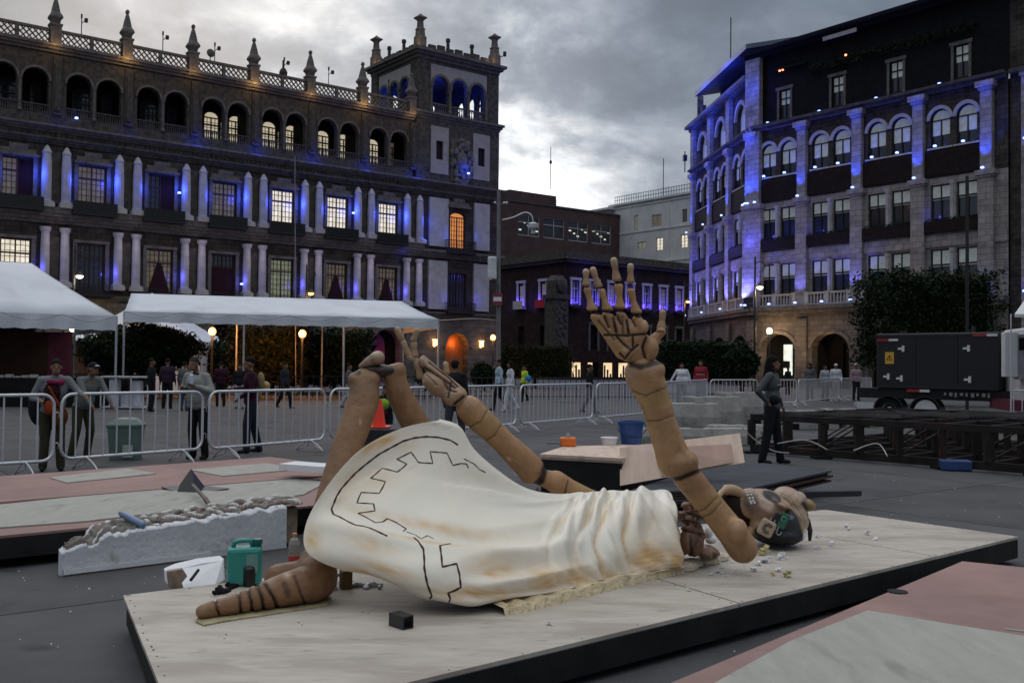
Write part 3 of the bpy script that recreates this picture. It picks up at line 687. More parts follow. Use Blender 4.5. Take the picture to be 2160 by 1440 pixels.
def leafbox(name, hx, hy, hz, n, size=.14, m_=None, seed=1):
    r = random.Random(seed); b = M()
    for k in range(n):
        c = Vector((r.uniform(-hx, hx), r.uniform(-hy, hy), r.uniform(-hz * .3, hz))); d = Vector((r.gauss(0, 1), r.gauss(0, 1), r.gauss(0, 1))).normalized(); e = d.orthogonal().normalized() * size; f = d.cross(e).normalized() * size * .6
        b.add([c - e, c - f, c + e, c + f], [(0, 1, 2, 3)])
    return b.build(name, m_ or LEAF)
def balrail(hw):
    b = M(); n = int(hw * 2 / .3)
    b.box(-hw, hw, -.1, .1, .85, 1.0); b.box(-hw, hw, -.12, .12, 0, .1)
    for k in range(n + 1): x = -hw + .1 + (2 * hw - .2) * k / n; b.box(x - .05, x + .05, -.05, .05, .1, .85)
    for x in (-hw, 0, hw): b.box(x - .18, x + .18, -.16, .14, 0, 1.05)
    return b.build('balustrade', STC)
X1 = corner_face(CB, W1, 5.08, -.18 + .08, 4, 28.8, 0)
M().box(-.9, 1.0, -.5, .02, 6.7, 15.4).box(-1.0, 1.1, -.62, .02, 15.1, 15.5).box(-.7, .8, -.45, .02, 15.5, 28.6).build('corner_pier', STP, CB)
cc = M(); cc.box(.0, W1, .32, 12, 6.2, 21.7); cc.box(.0, W1, 2.6, 12, 0, 6.3); cc.build('inner_wall', DRK, CB)
# set-back attic with small windows under a long dark eave
at_ = M(); oo = []
for k in range(4): c = 2.9 + 5.08 * k; oo.append((c - .55, c + .55, 22.5, 24.9, 0))
wall_open(at_, .3, W1 + 7, 22.15, 28.0, oo, .25, .25); at_.build('attic_wall', mat('attic_paint', (.009, .009, .010), .9, var=.4), CB)
for k in range(4):
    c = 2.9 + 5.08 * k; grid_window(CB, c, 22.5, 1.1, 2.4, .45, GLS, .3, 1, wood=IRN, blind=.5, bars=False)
    put('ats', lambda: M().box(-.75, -.55, -.06, .02, 0, 2.5).box(.55, .75, -.06, .02, 0, 2.5).box(-.85, .85, -.12, .02, 2.49, 2.75).build('window_surround', CRW), (c, .25, 22.4), CB)
M().box(-.8, W1 + 8, -.5, 10, 28.0, 28.35).box(-.9, W1 + 8, -.9, 10, 28.35, 28.6).box(2.0, 5.2, -.2, .2, 26.5, 26.7).build('eave', mat('attic_paint', (.03, .03, .03)), CB)
M().box(7.4, 10.4, -.95, -.85, 27.6, 27.9).build('awning_roll', PLS, CB)
put('lvroof', lambda: leafbox('planting', 7, .4, .5, 1100, .12), (12.5, -.05, 25.7), CB)
for x, z in ((2.6, 26.4), (2.9, 26.4), (8.9, 26.2)): M().box(x, x + .14, -.2, -.1, z, z + .12).build('red_lamp', mat('red_lamp_glass', (.5, .1, .05), .3, emit=(1, .25, .12), estr=5, var=0), CB)
def upspot(par, x, y, z, pw, col_, h=3.0, ang=70):
    flood(par, x, y, z, .6, col_, .05); light('floodlight_beam', (x, y - .25, z + .05), pw * 4.5, col_, .08, par, 'SPOT', None, ang).rotation_euler = (pi - .13, 0, 0)
for x in X1: upspot(CB, x, -.85, 15.65, 150 if x > 3 else 90, BLUE); flood(CB, x, -1.1, 20.9, 22, BLUE, .12, mesh=False)
for x in (-.3, .7): upspot(CB, x, -.9, 15.65, 130, BLUE)
for x in X1[:3]: upspot(CB, x, -1.1, 6.95, 130, (.16, .17, 1), ang=80)
for x in X1[:2]: upspot(CB, x + 2.5, -1.1, 6.95, 50, (.16, .17, 1), ang=80)
for k, x in enumerate(X1[:-1]):
    for dx in (1.4, 3.5): flood(CB, x + dx, -.45, 17.82, .8, BLUE, .06)
    if k % 2 == 1 or k == 3: flood(CB, x + 1.0, -.6, 12.6, 9, VIOL, .12, mesh=False)
    flood(CB, x + 1.6, -.2, 22.35, 2.0, BLUE, .06)
flood(CB, X1[1] - 1.0, -.6, 12.6, 6, VIOL, .12, mesh=False); flood(CB, X1[0] + 1.3, -.6, 12.6, 6, VIOL, .12, mesh=False)
flood(CB, X1[4], -.9, 7.2, 12, BLUE, .12)
# arcade: shops and street light inside
for k, x in enumerate(X1[:-1]):
    sm = [mat('lit_shop', (.5, .5, .45), .4, emit=(.9, .97, .85), estr=1.1, scale=2.5), DRK][k > 0]
    M().box(x + 1.0, x + 2.2, 2.3, 2.5, .2, 3.6).build('shopfront', sm, CB); M().box(x + 2.9, x + 3.8, 2.3, 2.5, .2, 3.4).build('shopfront', sm if k == 0 else DOORW, CB)
M().box(1.3, 2.0, 2.2, 2.29, 1.6, 2.2).build('shop_display', IRN, CB); M().box(3.0, 3.4, 2.2, 2.29, 1.2, 1.5).build('shop_display', GRN_ := mat('green_display', (.05, .3, .2), .5), CB); M().box(1.2, 2.3, 1.9, 2.29, .2, 1.0).build('shop_display', IRN, CB)
light('arcade_lamp', (2.6, -1.4, 4.2), 170, (1, .66, .34), .2, CB); light('arcade_lamp', (7.4, .4, 4.0), 20, (1, .6, .3), .2, CB)
light('arcade_lamp', (6.2, -2.4, 3.8), 130, (1, .62, .3), .2, CB)
# dark neighbour beyond the right pilaster
NB = thing('neighbour_building', 'dark building with one tall stone pilaster, adjoining the blue lit corner building', 'building', (20.66, 85, 0), radians(-52.2))
n_ = M(); wall_open(n_, W1 + .02, W1 + 16, 0, 29.5, [(24.2, 26.2, 17.2, 19.5, 1.0), (24.2, 26.2, 11.8, 14.8, 0), (24.2, 26.2, 7.2, 10.2, 0), (24.2, 26.2, 23, 25.6, 0), (23.6, 26.6, .02, 3.2, 1.3)], .2, .3)
n_.build('wall', TEZ, NB); M().box(W1 + .02, W1 + 16, .55, 12, 0, 29.4).build('inner_wall', DRK, NB)
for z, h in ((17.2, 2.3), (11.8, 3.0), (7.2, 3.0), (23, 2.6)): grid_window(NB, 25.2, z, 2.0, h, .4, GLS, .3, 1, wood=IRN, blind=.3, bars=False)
M().box(22.5, 23.4, -.1, .22, 0, 22).box(22.4, 23.5, -.2, .22, 21.6, 22).build('pilaster', STP, NB); M().box(21.7, 38, -.3, .22, 21.9, 22.2).build('string_course', CRV, NB)
flood(NB, 22.9, -.4, 17.3, 9, BLUE, .1); flood(NB, 22.9, -.5, 21.2, 4, BLUE, .1, mesh=False); flood(NB, 22.9, -.5, 7, 5, BLUE, .1)
# ---- the side of the corner building along the far street
CH = thing('side_wing', 'narrow side wing of the corner building with blue lit cornices and arched windows', 'building', (20.66 - .094 * 19, 85 + .996 * 19, 0), math.atan2(-.996, .094))
X2 = corner_face(CH, 19.0, 6.0, .5, 3, 26.7, 1)
cc = M(); cc.box(.0, 18.9, .32, 9, 0, 21.7); cc.build('inner_wall', DRK, CH)
a2 = M(); oD = []
for k in range(3): c = .5 + 6 * k + 3; oD.append((c - 1.3, c + 1.3, 22.5, 23.8, 1.3))
wall_open(a2, .0, 18.6, 22.15, 26.4, oD, 0, .4); a2.build('wall', TEZ, CH, label='top floor wall with big round windows')
for a, b, zb, zt, ri in oD:
    r = M(); arch_ring(r, (a + b) / 2, ri, zt, ri, .35, -.2, .05); r.build('arch_moulding', PLS, CH)
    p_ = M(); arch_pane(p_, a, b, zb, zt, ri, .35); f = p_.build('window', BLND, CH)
    flood(CH, (a + b) / 2 + .6, -.3, 22.5, 22, BLUE, .12, mesh=False)
for x in X2:
    M().box(x - .5, x + .5, -.4, .02, 22.15, 26.2).build('pilaster', STP, CH)
    upspot(CH, x, -.9, 15.65, 220, BLUE); flood(CH, x + .9, -1.5, 21.0, 80, BLUE, .15, mesh=False); upspot(CH, x + .4, -1.1, 7.0, 420, (.16, .17, 1), ang=90); flood(CH, x + 1.2, -1.2, 12.2, 100, VIOL, .15, mesh=False)
    light('cornice_lamp', (x + 1.5, -1.4, 25.4), 140, BLUE, .15, CH)
M().box(-.3, 18.6, -.5, .3, 26.2, 26.5).box(-.5, 18.6, -.9, .3, 26.5, 26.8).build('cornice', CRW, CH)
M().box(-.3, 18.4, .2, 7, 26.8, 27.0).build('roof', CRV, CH)
rf = M(); rf.loft([[(3.4, -.9, 29.0), (19.2, -.9, 28.9), (19.2, 6, 30.3), (3.4, 6, 30.3)], [(3.4, -.9, 29.5), (19.2, -.9, 29.3), (19.2, 6, 30.6), (3.4, 6, 30.6)]])
rf.build('terrace_roof', mat('blue_lit_sheet', (.10, .12, .2), .5, var=.2), CH); M().box(4.2, 18.6, 1.5, 5.5, 27, 29.4).build('terrace_room', DRK, CH)
light('terrace_lamp', (14.0, -2.4, 28.3), 500, BLUE, .2, CH); light('terrace_lamp', (7.0, -2.4, 28.3), 500, BLUE, .2, CH)
M().box(2.3, 3.4, -.1, .3, 26.8, 28.2).box(2.2, 2.4, -.3, .3, 26.8, 29.4).build('parapet', STN, CH)
mm = M(); mm.tube([(2.8, 3, 27), (2.8, 3, 37.5)], .06, 5); mm.build('mast', IRN, CH)
mm = M(); mm.tube([(-.6, -.8, 22.1), (-.6, -.8, 24.3)], .06, 5); mm.box(-.8, -.4, -1.0, -.6, 23.3, 23.9); mm.build('antenna', IRN, CH)

# ------------------------------------------------------------------ the buildings between them
MB_ = thing('low_palace', 'low dark palace across the street with small blue lit windows behind the raised hand', 'building', (at(1190, 771, 115).x, 115, 0), radians(38))
RED = mat('dark_red_stone', (.036, .021, .019), .9, var=.4, scale=1.2, brick=(.6, .3, (.6, .6, .6)))
wn = [(1.6 + 2.95 * k) for k in range(8)]
w_ = M(); ow = [(x - .55, x + .55, 8.9, 11.4, 0) for x in wn] + [(x - .6, x + .6, 3.6, 6.3, 0) for x in wn[1::1]] + [(1.2 + 2.5 * k, 2.9 + 2.5 * k, .3, 2.0, 0) for k in range(5)]
wall_open(w_, 0, 26, 0, 14.0, ow, 0, .35); w_.build('wall', RED, MB_)
M().box(0, 26, .36, .5, 0, 13.9).build('inner_wall', DRK, MB_); M().box(0, 26, .3, 12, 13.5, 14).build('roof', DRK, MB_)
M().box(-.4, 26, -.4, .2, 13.6, 13.95).box(-.6, 26, -.65, .2, 13.95, 14.2).box(0, 26, -.2, .2, 14.2, 14.9).build('cornice', CRV, MB_)
PALEF = mat('pale_frame', (.42, .40, .38), .8, var=.1)
for k, x in enumerate(wn):
    put('msur', lambda: M().box(-.8, -.55, -.15, .02, 8.7, 11.6).box(.55, .8, -.15, .02, 8.7, 11.6).box(-.9, .9, -.2, .02, 11.59, 11.9).build('window_surround', PALEF), (x, 0, 0), MB_)
    grid_window(MB_, x, 8.9, 1.1, 2.5, .2, LIT[1] if k in (2, 5, 6) else GLS, .3, 1, wood=PALEF, bars=False)
    put('mbal', lambda: iron_balcony(MB_, 0, 0, 1.9, .6, .9, sx=.16), (x, 0, 8.55), MB_)
    if k < 7: light('window_light', (x - .3, -.5, 9.0), 150, (.12, .07, 1), .1, MB_)
for k, x in enumerate(wn[1:]):
    put('msur2', lambda: M().box(-.85, -.6, -.12, .02, 3.4, 6.5).box(.6, .85, -.12, .02, 3.4, 6.5).box(-.9, .9, -.15, .02, 6.49, 6.8).build('window_surround', CRW), (x, 0, 0), MB_)
for k, (a, w_) in enumerate(((0, 1.5), (0, .9), (0, 1.6), (.2, 1.5), (0, 1.0))):
    a += 1.2 + 2.5 * k; M().box(a, a + w_, .2, .3, .3, 2.0).build('shopfront', mat('lit_shop_warm', (.5, .45, .35), .4, emit=(1, .72, .40), estr=1.2, scale=1.3), MB_)
    for q in range(3): xx = a + w_ * (.15 + .3 * q); M().box(xx, xx + .22, .1, .19, .3, .7 + .5 * ((q * 2 + k) % 3)).build('shop_display', IRN, MB_)
light('cornice_lamp', (3, -1.2, 13.0), 30, VIOL, .2, MB_); light('cornice_lamp', (11, -1.2, 13.0), 22, VIOL, .2, MB_); light('cornice_lamp', (19, -1.2, 13.0), 22, VIOL, .2, MB_)
# side face of the low palace
ml = M(); os_ = [(-9.2 + 3.9 * k, -8.1 + 3.9 * k, 8.9, 11.4, 0) for k in range(3)] + [(-9.2 + 3.9 * k, -8.1 + 3.9 * k, 3.6, 6.3, 0) for k in range(3)]
SD = bpy.data.objects.new('side_wall', None)
sw = M(); osw = [(-8.6, -7.5, 8.9, 11.4, 0), (-4.4, -3.3, 8.9, 11.4, 0), (-8.6, -7.4, 3.4, 6.3, 0), (-4.4, -3.2, 3.4, 6.3, 0)]
wall_open(sw, -13, 0, 0, 14.0, osw, 0, .35); o = sw.build('wall', RED, MB_); SR = radians(-90)
o.rotation_euler = (0, 0, SR)
def on_side(ob): ob.rotation_euler = (0, 0, SR); return ob
on_side(M().box(-13, .4, -.4, .2, 13.6, 13.95).box(-13, .6, -.65, .2, 13.95, 14.2).box(-13, 0, -.2, .2, 14.2, 14.9).build('cornice', CRV, MB_))
on_side(M().box(-13, -.4, .35, .5, 0, 13.9).build('inner_wall', DRK, MB_))
for x in (-8.05, -3.85):
    on_side(M().box(x - .8, x - .55, -.15, .02, 8.7, 11.6).box(x + .55, x + .8, -.15, .02, 8.7, 11.6).box(x - .9, x + .9, -.2, .02, 11.59, 11.9).build('window_surround', PALEF, MB_))
    on_side(M().box(x - .9, x + .9, -.6, 0, 8.4, 8.55).box(x - .9, x + .9, -.62, -.55, 8.41, 9.4).build('balcony', PALEF if x < -5 else mat('flag_red', (.4, .02, .05)), MB_))
    on_side(M().box(x - .5, x + .5, .2, .25, 8.9, 11.3).build('window', LIT[1], MB_))
    c_, s_ = cos(SR), sin(SR); lx, ly = x - .35, -.4; light('window_light', (lx * c_ - ly * s_, lx * s_ + ly * c_, 9.0), 200, (.12, .07, 1), .1, MB_)
# carved portal at its corner
cpz = M(); cpz.box(-1.2, .8, -.9, .9, 0, 9.2); cpz.box(-1.4, 1.0, -1.1, 1.1, 9.2, 9.7)
cpz.loft([[(-1.1, -.8, 9.7), (.7, -.8, 9.7), (.7, .8, 9.7), (-1.1, .8, 9.7)], [(-1.1, -.8, 11.3), (.7, -.8, 11.3), (.7, .8, 11.3), (-1.1, .8, 11.3)], [(-.7, -.5, 11.9), (.3, -.5, 11.9), (.3, .5, 11.9), (-.7, .5, 11.9)]])
cpz.ell((-.2, -1.0, 10.7), .75, .25, .85)
for k in range(80): cpz.ell((-1.0 + 1.6 * rnd.random(), -.95, .6 + 8 * rnd.random()), .22, .12, .3, n=6, m_=4)
cpz.build('carved_portal', CRV, MB_, loc=(-1.3, -.3, 0))

BR = thing('brick_building', 'brown brick building with a ribbon of office windows, rising behind the low palace', 'building', (at(1180, 771, 142).x, 142, 0), radians(38))
BRK = mat('brown_brick', (.085, .055, .052), .9, var=.25, scale=.8)
b = M(); ob = []
for k in range(4): ob.append((-7.8 + 4.6 * k, -3.9 + 4.6 * k, 19.6, 22.5, 0))
wall_open(b, -12, 12.5, 0, 24.1, ob, 0, .3); b.box(-12, 0, .05, 9, 25.6, 27.6) if False else None
b.box(-12, -.6, 0.3, 10, 24.1, 25.3); b.box(-9, -.6, .35, 10, 25.3, 25.8); b.box(-12, 12.5, .31, 10, 0, 24.1)
b.build('wall', BRK, BR); M().box(-12, 12.5, -.12, .3, 24.1, 24.35).build('coping', CRV, BR)
for k in range(4):
    a = -7.8 + 4.6 * k
    grid_window(BR, a + 1.95, 19.6, 3.9, 2.9, .15, GLS, .35, 1, wood=PALEF, bars=False)
    for q in range(5): M().box(a + .3 + q * .75 + .1 * (q % 2), a + .75 + q * .75, .17, .18, 20.3 + .35 * ((q * 3 + k) % 4), 20.5 + .35 * ((q * 3 + k) % 4)).build('ceiling_light', LIT[0], BR) if k in (0, 2, 3) else None
mm = M(); mm.tube([(-.3, 2, 27), (-.3, 2, 33.2)], .05, 5); mm.ell((-.3, 2, 31), .2, .2, .3); mm.build('antenna', IRN, BR)
WB = thing('white_building', 'tall off-white building with scattered lit windows and a roof railing', 'building', (at(1295, 771, 150).x, 150, 0), radians(-52.2))
WPL = mat('white_render', (.60, .60, .57), .9, var=.15, scale=.5)
b = M(); ow = []
for px_, py_, w2, h2 in ((1342, 470, .9, 2.2), (1385, 465, 1.9, 1.7), (1444, 455, .9, 1.9), (1353, 518, 1.6, 1.1), (1391, 515, 1.3, 1.9), (1443, 509, 1.3, 1.9)):
    P0 = Vector((at(1295, 771, 150).x, 150, 0)); nrm = Vector((-.79, -.613, 0)); r_ = ray(px_, py_); t_ = (P0 - CAM).dot(nrm) / r_.dot(nrm); p_ = CAM + r_ * t_; s_ = (p_ - P0).dot(Vector((.613, -.79, 0)))
    ow.append((s_ - w2 / 2, s_ + w2 / 2, p_.z - h2 / 2, p_.z + h2 / 2, 0))
xs_ = 0
ow2 = sorted(ow); wall_open(b, -1, 30, 0, 25.7, [o for o in ow2], 0, .3); b.build('wall', WPL, WB); M().box(-1, 30, .32, 12, 0, 25.6).build('inner_wall', DRK, WB)
for k, (a, c, z0, z1, _) in enumerate(ow): grid_window(WB, (a + c) / 2, z0, c - a, z1 - z0, .15, [LIT[3], LIT[1], GLS, LIT[3], LIT[0], LIT[0]][k], 0, 1, wood=PALEF, bars=(k > 3))
b = M()
for z in (16.6, 21.3, 25.2): b.box(-1, 30, -.1, .02, z, z + .22)
for x in (3.2, 11, 20): b.box(x, x + .2, -.08, .02, 0, 25.7)
b.box(-1.2, 30, -.3, .3, 25.7, 26.0); b.build('ledge', WPL, WB)
b = M()
for k in range(60): b.box(k * .5, k * .5 + .05, -.1, -.05, 26, 27.1)
b.box(0, 30, -.1, -.05, 27.05, 27.12); b.box(0, 30, -.1, -.05, 26.5, 26.56); b.build('roof_railing', IRN, WB)
b = M(); b.tube([(8, 2, 25.9), (8, 2, 32)], .06, 5); b.build('antenna', IRN, WB)
b = M(); b.box(-5.2, -.6, -1, 8, 0, 24.4); b.box(-6, 0, -1.4, 8, 25.2, 25.5); b.box(-4.5, -.6, -.6, 8, 24.4, 25.2); b.build('stair_block', WPL, WB)
# ------------------------------------------------------------------ ground
PAV = mat('plaza_concrete', (.088, .086, .088), .82, var=.22, scale=.9, bump=.45, bscale=60, spots=[((.05, .05, .052), 1.6, .6, .72), ((.065, .064, .067), .35, .5, .75), ((.15, .15, .155), 7, .68, .78), ((.20, .20, .20), 26, .71, .76), ((.045, .045, .046), 11, .69, .75)], rand=.07)
gd = M(); gd.add([(-400, -60, -.02), (400, -60, -.02), (400, 500, -.02), (-400, 500, -.02)], [(0, 1, 2, 3)])
GRD = gd.build('ground', mat('plaza_joint', (.045, .045, .05), .9, var=.2), kind='structure')
# big cast slabs with open joints
_a = radians(38)
def slabmesh(w, h):
    b = M(); b.box(-w / 2, w / 2, -h / 2, h / 2, -.019, .0); return b.build('paving_slab', PAV, GRD)
sl = None; S = 3.6
for i in range(-9, 13):
    for j in range(-6, 16):
        x, y = (i + .35) * S, (j + .42) * S; X, Y = x * cos(_a) - y * sin(_a), x * sin(_a) + y * cos(_a)
        if Y < 1.2 or Y > 44 or abs(X) > .6 * Y + 5: continue
        if sl is None: sl = slabmesh(S - .018, S - .018); sl.location = (X, Y, 0); sl.rotation_euler = (0, 0, _a)
        else: again(sl, (X, Y, 0), _a, GRD)
far = M(); far.add([(-200, 44, -.006), (200, 44, -.006), (200, 300, -.006), (-200, 300, -.006)], [(0, 1, 2, 3)])
far.build('paving', PAV, GRD)
lit = M()
for k in range(420):
    Y = 3.2 + 12 * rnd.random() ** 1.5; X = (rnd.random() - .5) * 1.1 * Y; s_ = rnd.uniform(.004, .014)
    lit.cbox((X, Y, s_ / 3), s_, s_ * .8, s_ * .7, Matrix.Rotation(rnd.random() * 6, 3, 'Z'))
FOAM = mat('white_foam', (.72, .72, .73), .75, var=.06, scale=6, bump=.25, bscale=70)
lit.build('foam_crumbs', FOAM, kind='stuff')

# ------------------------------------------------------------------ timber decks
PLY = mat('plywood', (.47, .42, .36), .7, var=.09, scale=3.5, stretch=(1.2, 4, 1), bump=.12, bscale=30, spots=[((.36, .31, .26), 1.1, .44, .66), ((.30, .25, .20), 5.0, .60, .74), ((.54, .50, .44), 3.0, .55, .8), ((.2, .17, .14), 14, .70, .80)])
PLG = mat('grey_plywood', (.36, .35, .31), .75, var=.09, scale=2.6, stretch=(4, 1.2, 1), bump=.15, bscale=30, spots=[((.27, .26, .23), 1.8, .56, .75), ((.14, .13, .12), 16, .70, .78)])
PNK = mat('pink_board', (.28, .18, .162), .75, var=.15, scale=2, bump=.15, bscale=40, spots=[((.36, .23, .20), 1.2, .5, .8), ((.2, .13, .12), 9, .68, .8)])
BLK = mat('black_frame', (.014, .013, .013), .6, var=.5, scale=3, bump=.2)
STEEL = mat('black_steel', (.03, .03, .032), .4, var=.3, metal=.3)
def deck(name, label, A, B_, C_, D_, z, sheets, pm, edge=.16, inset=.035, ply=.02):
    """deck on four corner points, with its framing and sheets"""
    c = (A + B_ + C_ + D_) / 4; t = thing(name, label, 'stage deck', (c.x, c.y, 0))
    L_ = lambda p: Vector((p.x - c.x, p.y - c.y, 0))
    A, B_, C_, D_ = map(L_, (A, B_, C_, D_)); cen = (A + B_ + C_ + D_) / 4
    q = [p + (cen - p).normalized() * inset * 1.5 for p in (A, B_, C_, D_)]
    for k in range(4):
        a, b = q[k], q[(k + 1) % 4]; m_ = M(); m_.beam((a.x, a.y, z - ply - edge / 2), (b.x, b.y, z - ply - edge / 2), .05, edge); m_.build('frame_beam', BLK, t)
    for k in range(1, 6):
        u = k / 6; a = q[0].lerp(q[1], u); b = q[3].lerp(q[2], u); m_ = M(); m_.beam((a.x, a.y, z - ply - edge / 2 - .005), (b.x, b.y, z - ply - edge / 2 - .005), .05, edge - .02); m_.build('joist', BLK, t)
    legs = []
    for u0, u1, v0, v1 in sheets:
        P = lambda u, v: A.lerp(B_, u).lerp(D_.lerp(C_, u), v)
        g = .0012; m_ = M(); m_.slab([P(u0 + g, v0 + g), P(u1 - g, v0 + g), P(u1 - g, v1 - g), P(u0 + g, v1 - g)], z - ply, z + rnd.uniform(0, .0015)); m_.build('plywood_sheet', pm, t)
    sm = M(); rs = random.Random(len(name) + int(z * 100))
    for u0, u1, v0, v1 in sheets:
        for e in range(9):
            for (u, v) in ((u0 + (u1 - u0) * e / 8, v0 + .012), (u0 + (u1 - u0) * e / 8, v1 - .012), (u0 + .006, v0 + (v1 - v0) * e / 8), (u1 - .006, v0 + (v1 - v0) * e / 8)):
                u = min(max(u, u0 + .006), u1 - .006); v = min(max(v, v0 + .012), v1 - .012); p = A.lerp(B_, u).lerp(D_.lerp(C_, u), v); sm.lathe([(.0055, 0), (.005, .0012)], (p.x + rs.uniform(-.01, .01), p.y + rs.uniform(-.01, .01), z + .0015), 6)
    sm.build('screw_heads', BLK, t, kind='stuff')
    return t, (lambda u, v: A.lerp(B_, u).lerp(D_.lerp(C_, u), v))
ZD = .22
A = gr(257, 1255, ZD); B1 = gr(1740, 1074, ZD); C1 = gr(2150, 1131, ZD)
n0 = gr(850, 1442, ZD); l0 = gr(330, 1440, ZD)
def isect(p, q, r, s):
    d1 = q - p; d2 = s - r; t = ((r.x - p.x) * d2.y - (r.y - p.y) * d2.x) / (d1.x * d2.y - d1.y * d2.x); return p + d1 * t
D1 = isect(A, l0, C1, n0)
MAIN, MP = deck('stage_deck', 'low black framed deck of pale plywood carrying the lying figure', A, B1, C1, D1, ZD,
                [(0, .47, 0, .5), (0, .47, .5, 1), (.47, .80, 0, 1), (.80, 1, 0, 1)], PLY, .15)
# right front deck: pink board with grey plywood sheets over it
zr = .2
rA = gr(2030, 1183, zr); rB = gr(1480, 1412, zr); rA2 = rA + (rA - rB) * .0
e1 = (rA - rB).normalized(); e2 = Vector((-e1.y, e1.x, 0)) * -1
q0 = rA; q1 = gr(2160, 1196, zr) ; e3 = (q1 - q0).normalized()
f0 = rA - e1 * 4.8
RD = thing('stage_deck', 'pink topped deck with a grey plywood sheet and a round hole shown as a black disc', 'stage deck', (rA.x, rA.y, 0))
o = Vector((rA.x, rA.y, 0))
pts = [rA - o, f0 - o, f0 + e3 * 2.6 - o, rA + e3 * 2.6 - o]
b = M(); b.slab(pts, zr - .02, zr); b.build('pink_board', PNK, RD)
for k in range(4):
    a, c = pts[k], pts[(k + 1) % 4]; cen = sum(pts, Vector()) / 4; a = a.lerp(cen, .03); c = c.lerp(cen, .03); b = M(); b.beam((a.x, a.y, zr - .1), (c.x, c.y, zr - .1), .05, .15); b.build('frame_beam', BLK, RD)
def sheet(poly, z0, z1, pm, parent, off):
    b = M(); P = [gr(x, y, z1) - off for x, y in poly]; b.slab(P, z0, z1); return b.build('plywood_sheet', pm, parent)
sheet([(1830, 1286), (2010, 1316), (2240, 1352), (2240, 1560), (1560, 1640), (1400, 1500), (1530, 1426), (1668, 1350)], zr + .003, zr + .015, PLG, RD, o)
hp = gr(1893, 1248, zr) - o; b = M(); b.lathe([(.062, 0), (.062, .006)], (hp.x, hp.y, zr + .001), 20); b.build('hole_disc', BLK, RD)  # thin black disc stands in for the shade inside the hole
b = M(); p_ = gr(2126, 1338, zr) - o; b.cbox((p_.x + .05, p_.y, zr + .022), .12, .02, .008, Matrix.Rotation(-.5, 3, 'Z')); b.build('lath', PLG, RD)
# left rear decks
zl = .26
def deckpx(name, label, px, z, edge=.16, topm=None):
    P = [gr(x, y, z) for x, y in px]; c = sum(P, Vector()) / 4; t = thing(name, label, 'stage deck', (c.x, c.y, 0)); c = Vector((c.x, c.y, 0))
    Q = [Vector((p.x, p.y, 0)) - c for p in P]; b = M(); b.slab(Q, z - .02, z); b.build('pink_board', topm or PNK, t)
    cen = sum(Q, Vector()) / 4
    for k in range(4):
        a, d = Q[k], Q[(k + 1) % 4]; a = a + (cen - a).normalized() * .05; d = d + (cen - d).normalized() * .05
        b = M(); b.beam((a.x, a.y, z - .02 - edge / 2), (d.x, d.y, z - .02 - edge / 2), .05, edge); b.build('frame_beam', BLK, t)
    return t, c
LD, lo = deckpx('stage_deck', 'pink edged deck with long plywood sheets behind the foam block', [(-160, 1068), (-160, 1145), (760, 1056), (790, 999)], zl)
sheet([(-160, 1080), (-150, 1122), (180, 1098), (420, 1070), (640, 1042), (690, 1015), (600, 1006), (240, 1038)], zl + .002, zl + .012, PLG, LD, lo)
LE, le = deckpx('stage_deck', 'farther pink deck with two plywood patches in front of the barriers', [(-200, 1018), (-200, 1074), (800, 993), (570, 963)], zl + .02)
sheet([(105, 1006), (140, 1017), (330, 998), (270, 987)], zl + .022, zl + .03, PLG, LE, le)
sheet([(400, 990), (470, 1003), (640, 988), (560, 976)], zl + .022, zl + .03, PLG, LE, le)
ws = M(); p0, p1 = at(606, 972, 11.6), at(700, 980, 11.4)
ws.beam((p0.x, p0.y, .41), (p1.x, p1.y, .40), .35, .07); tag(ws.build('foam_plank', FOAM), 'white foam plank lying on the far pink deck beside the bent leg', 'foam plank')
# small black piece of square steel tube, hollow
def hollow(p, l, w, rz, name='steel_tube'):
    m_ = M(); h = w
    R = lambda s: [(s, -w / 2, 0), (s, w / 2, 0), (s, w / 2, h), (s, -w / 2, h)]; I = lambda s, t=.005: [(s, -w / 2 + t, t), (s, w / 2 - t, t), (s, w / 2 - t, h - t), (s, -w / 2 + t, h - t)]
    m_.loft([I(-l / 2), R(-l / 2), R(l / 2), I(l / 2), I(-l / 2)], cap=False); o_ = m_.build(name, STEEL, loc=p); o_.rotation_euler = (0, 0, rz); return o_
p_ = gr(845, 1324, ZD); tag(hollow((p_.x, p_.y + .02, ZD + .002), .125, .068, radians(-47)), 'short black offcut of square steel tube lying on the plywood', 'steel tube')
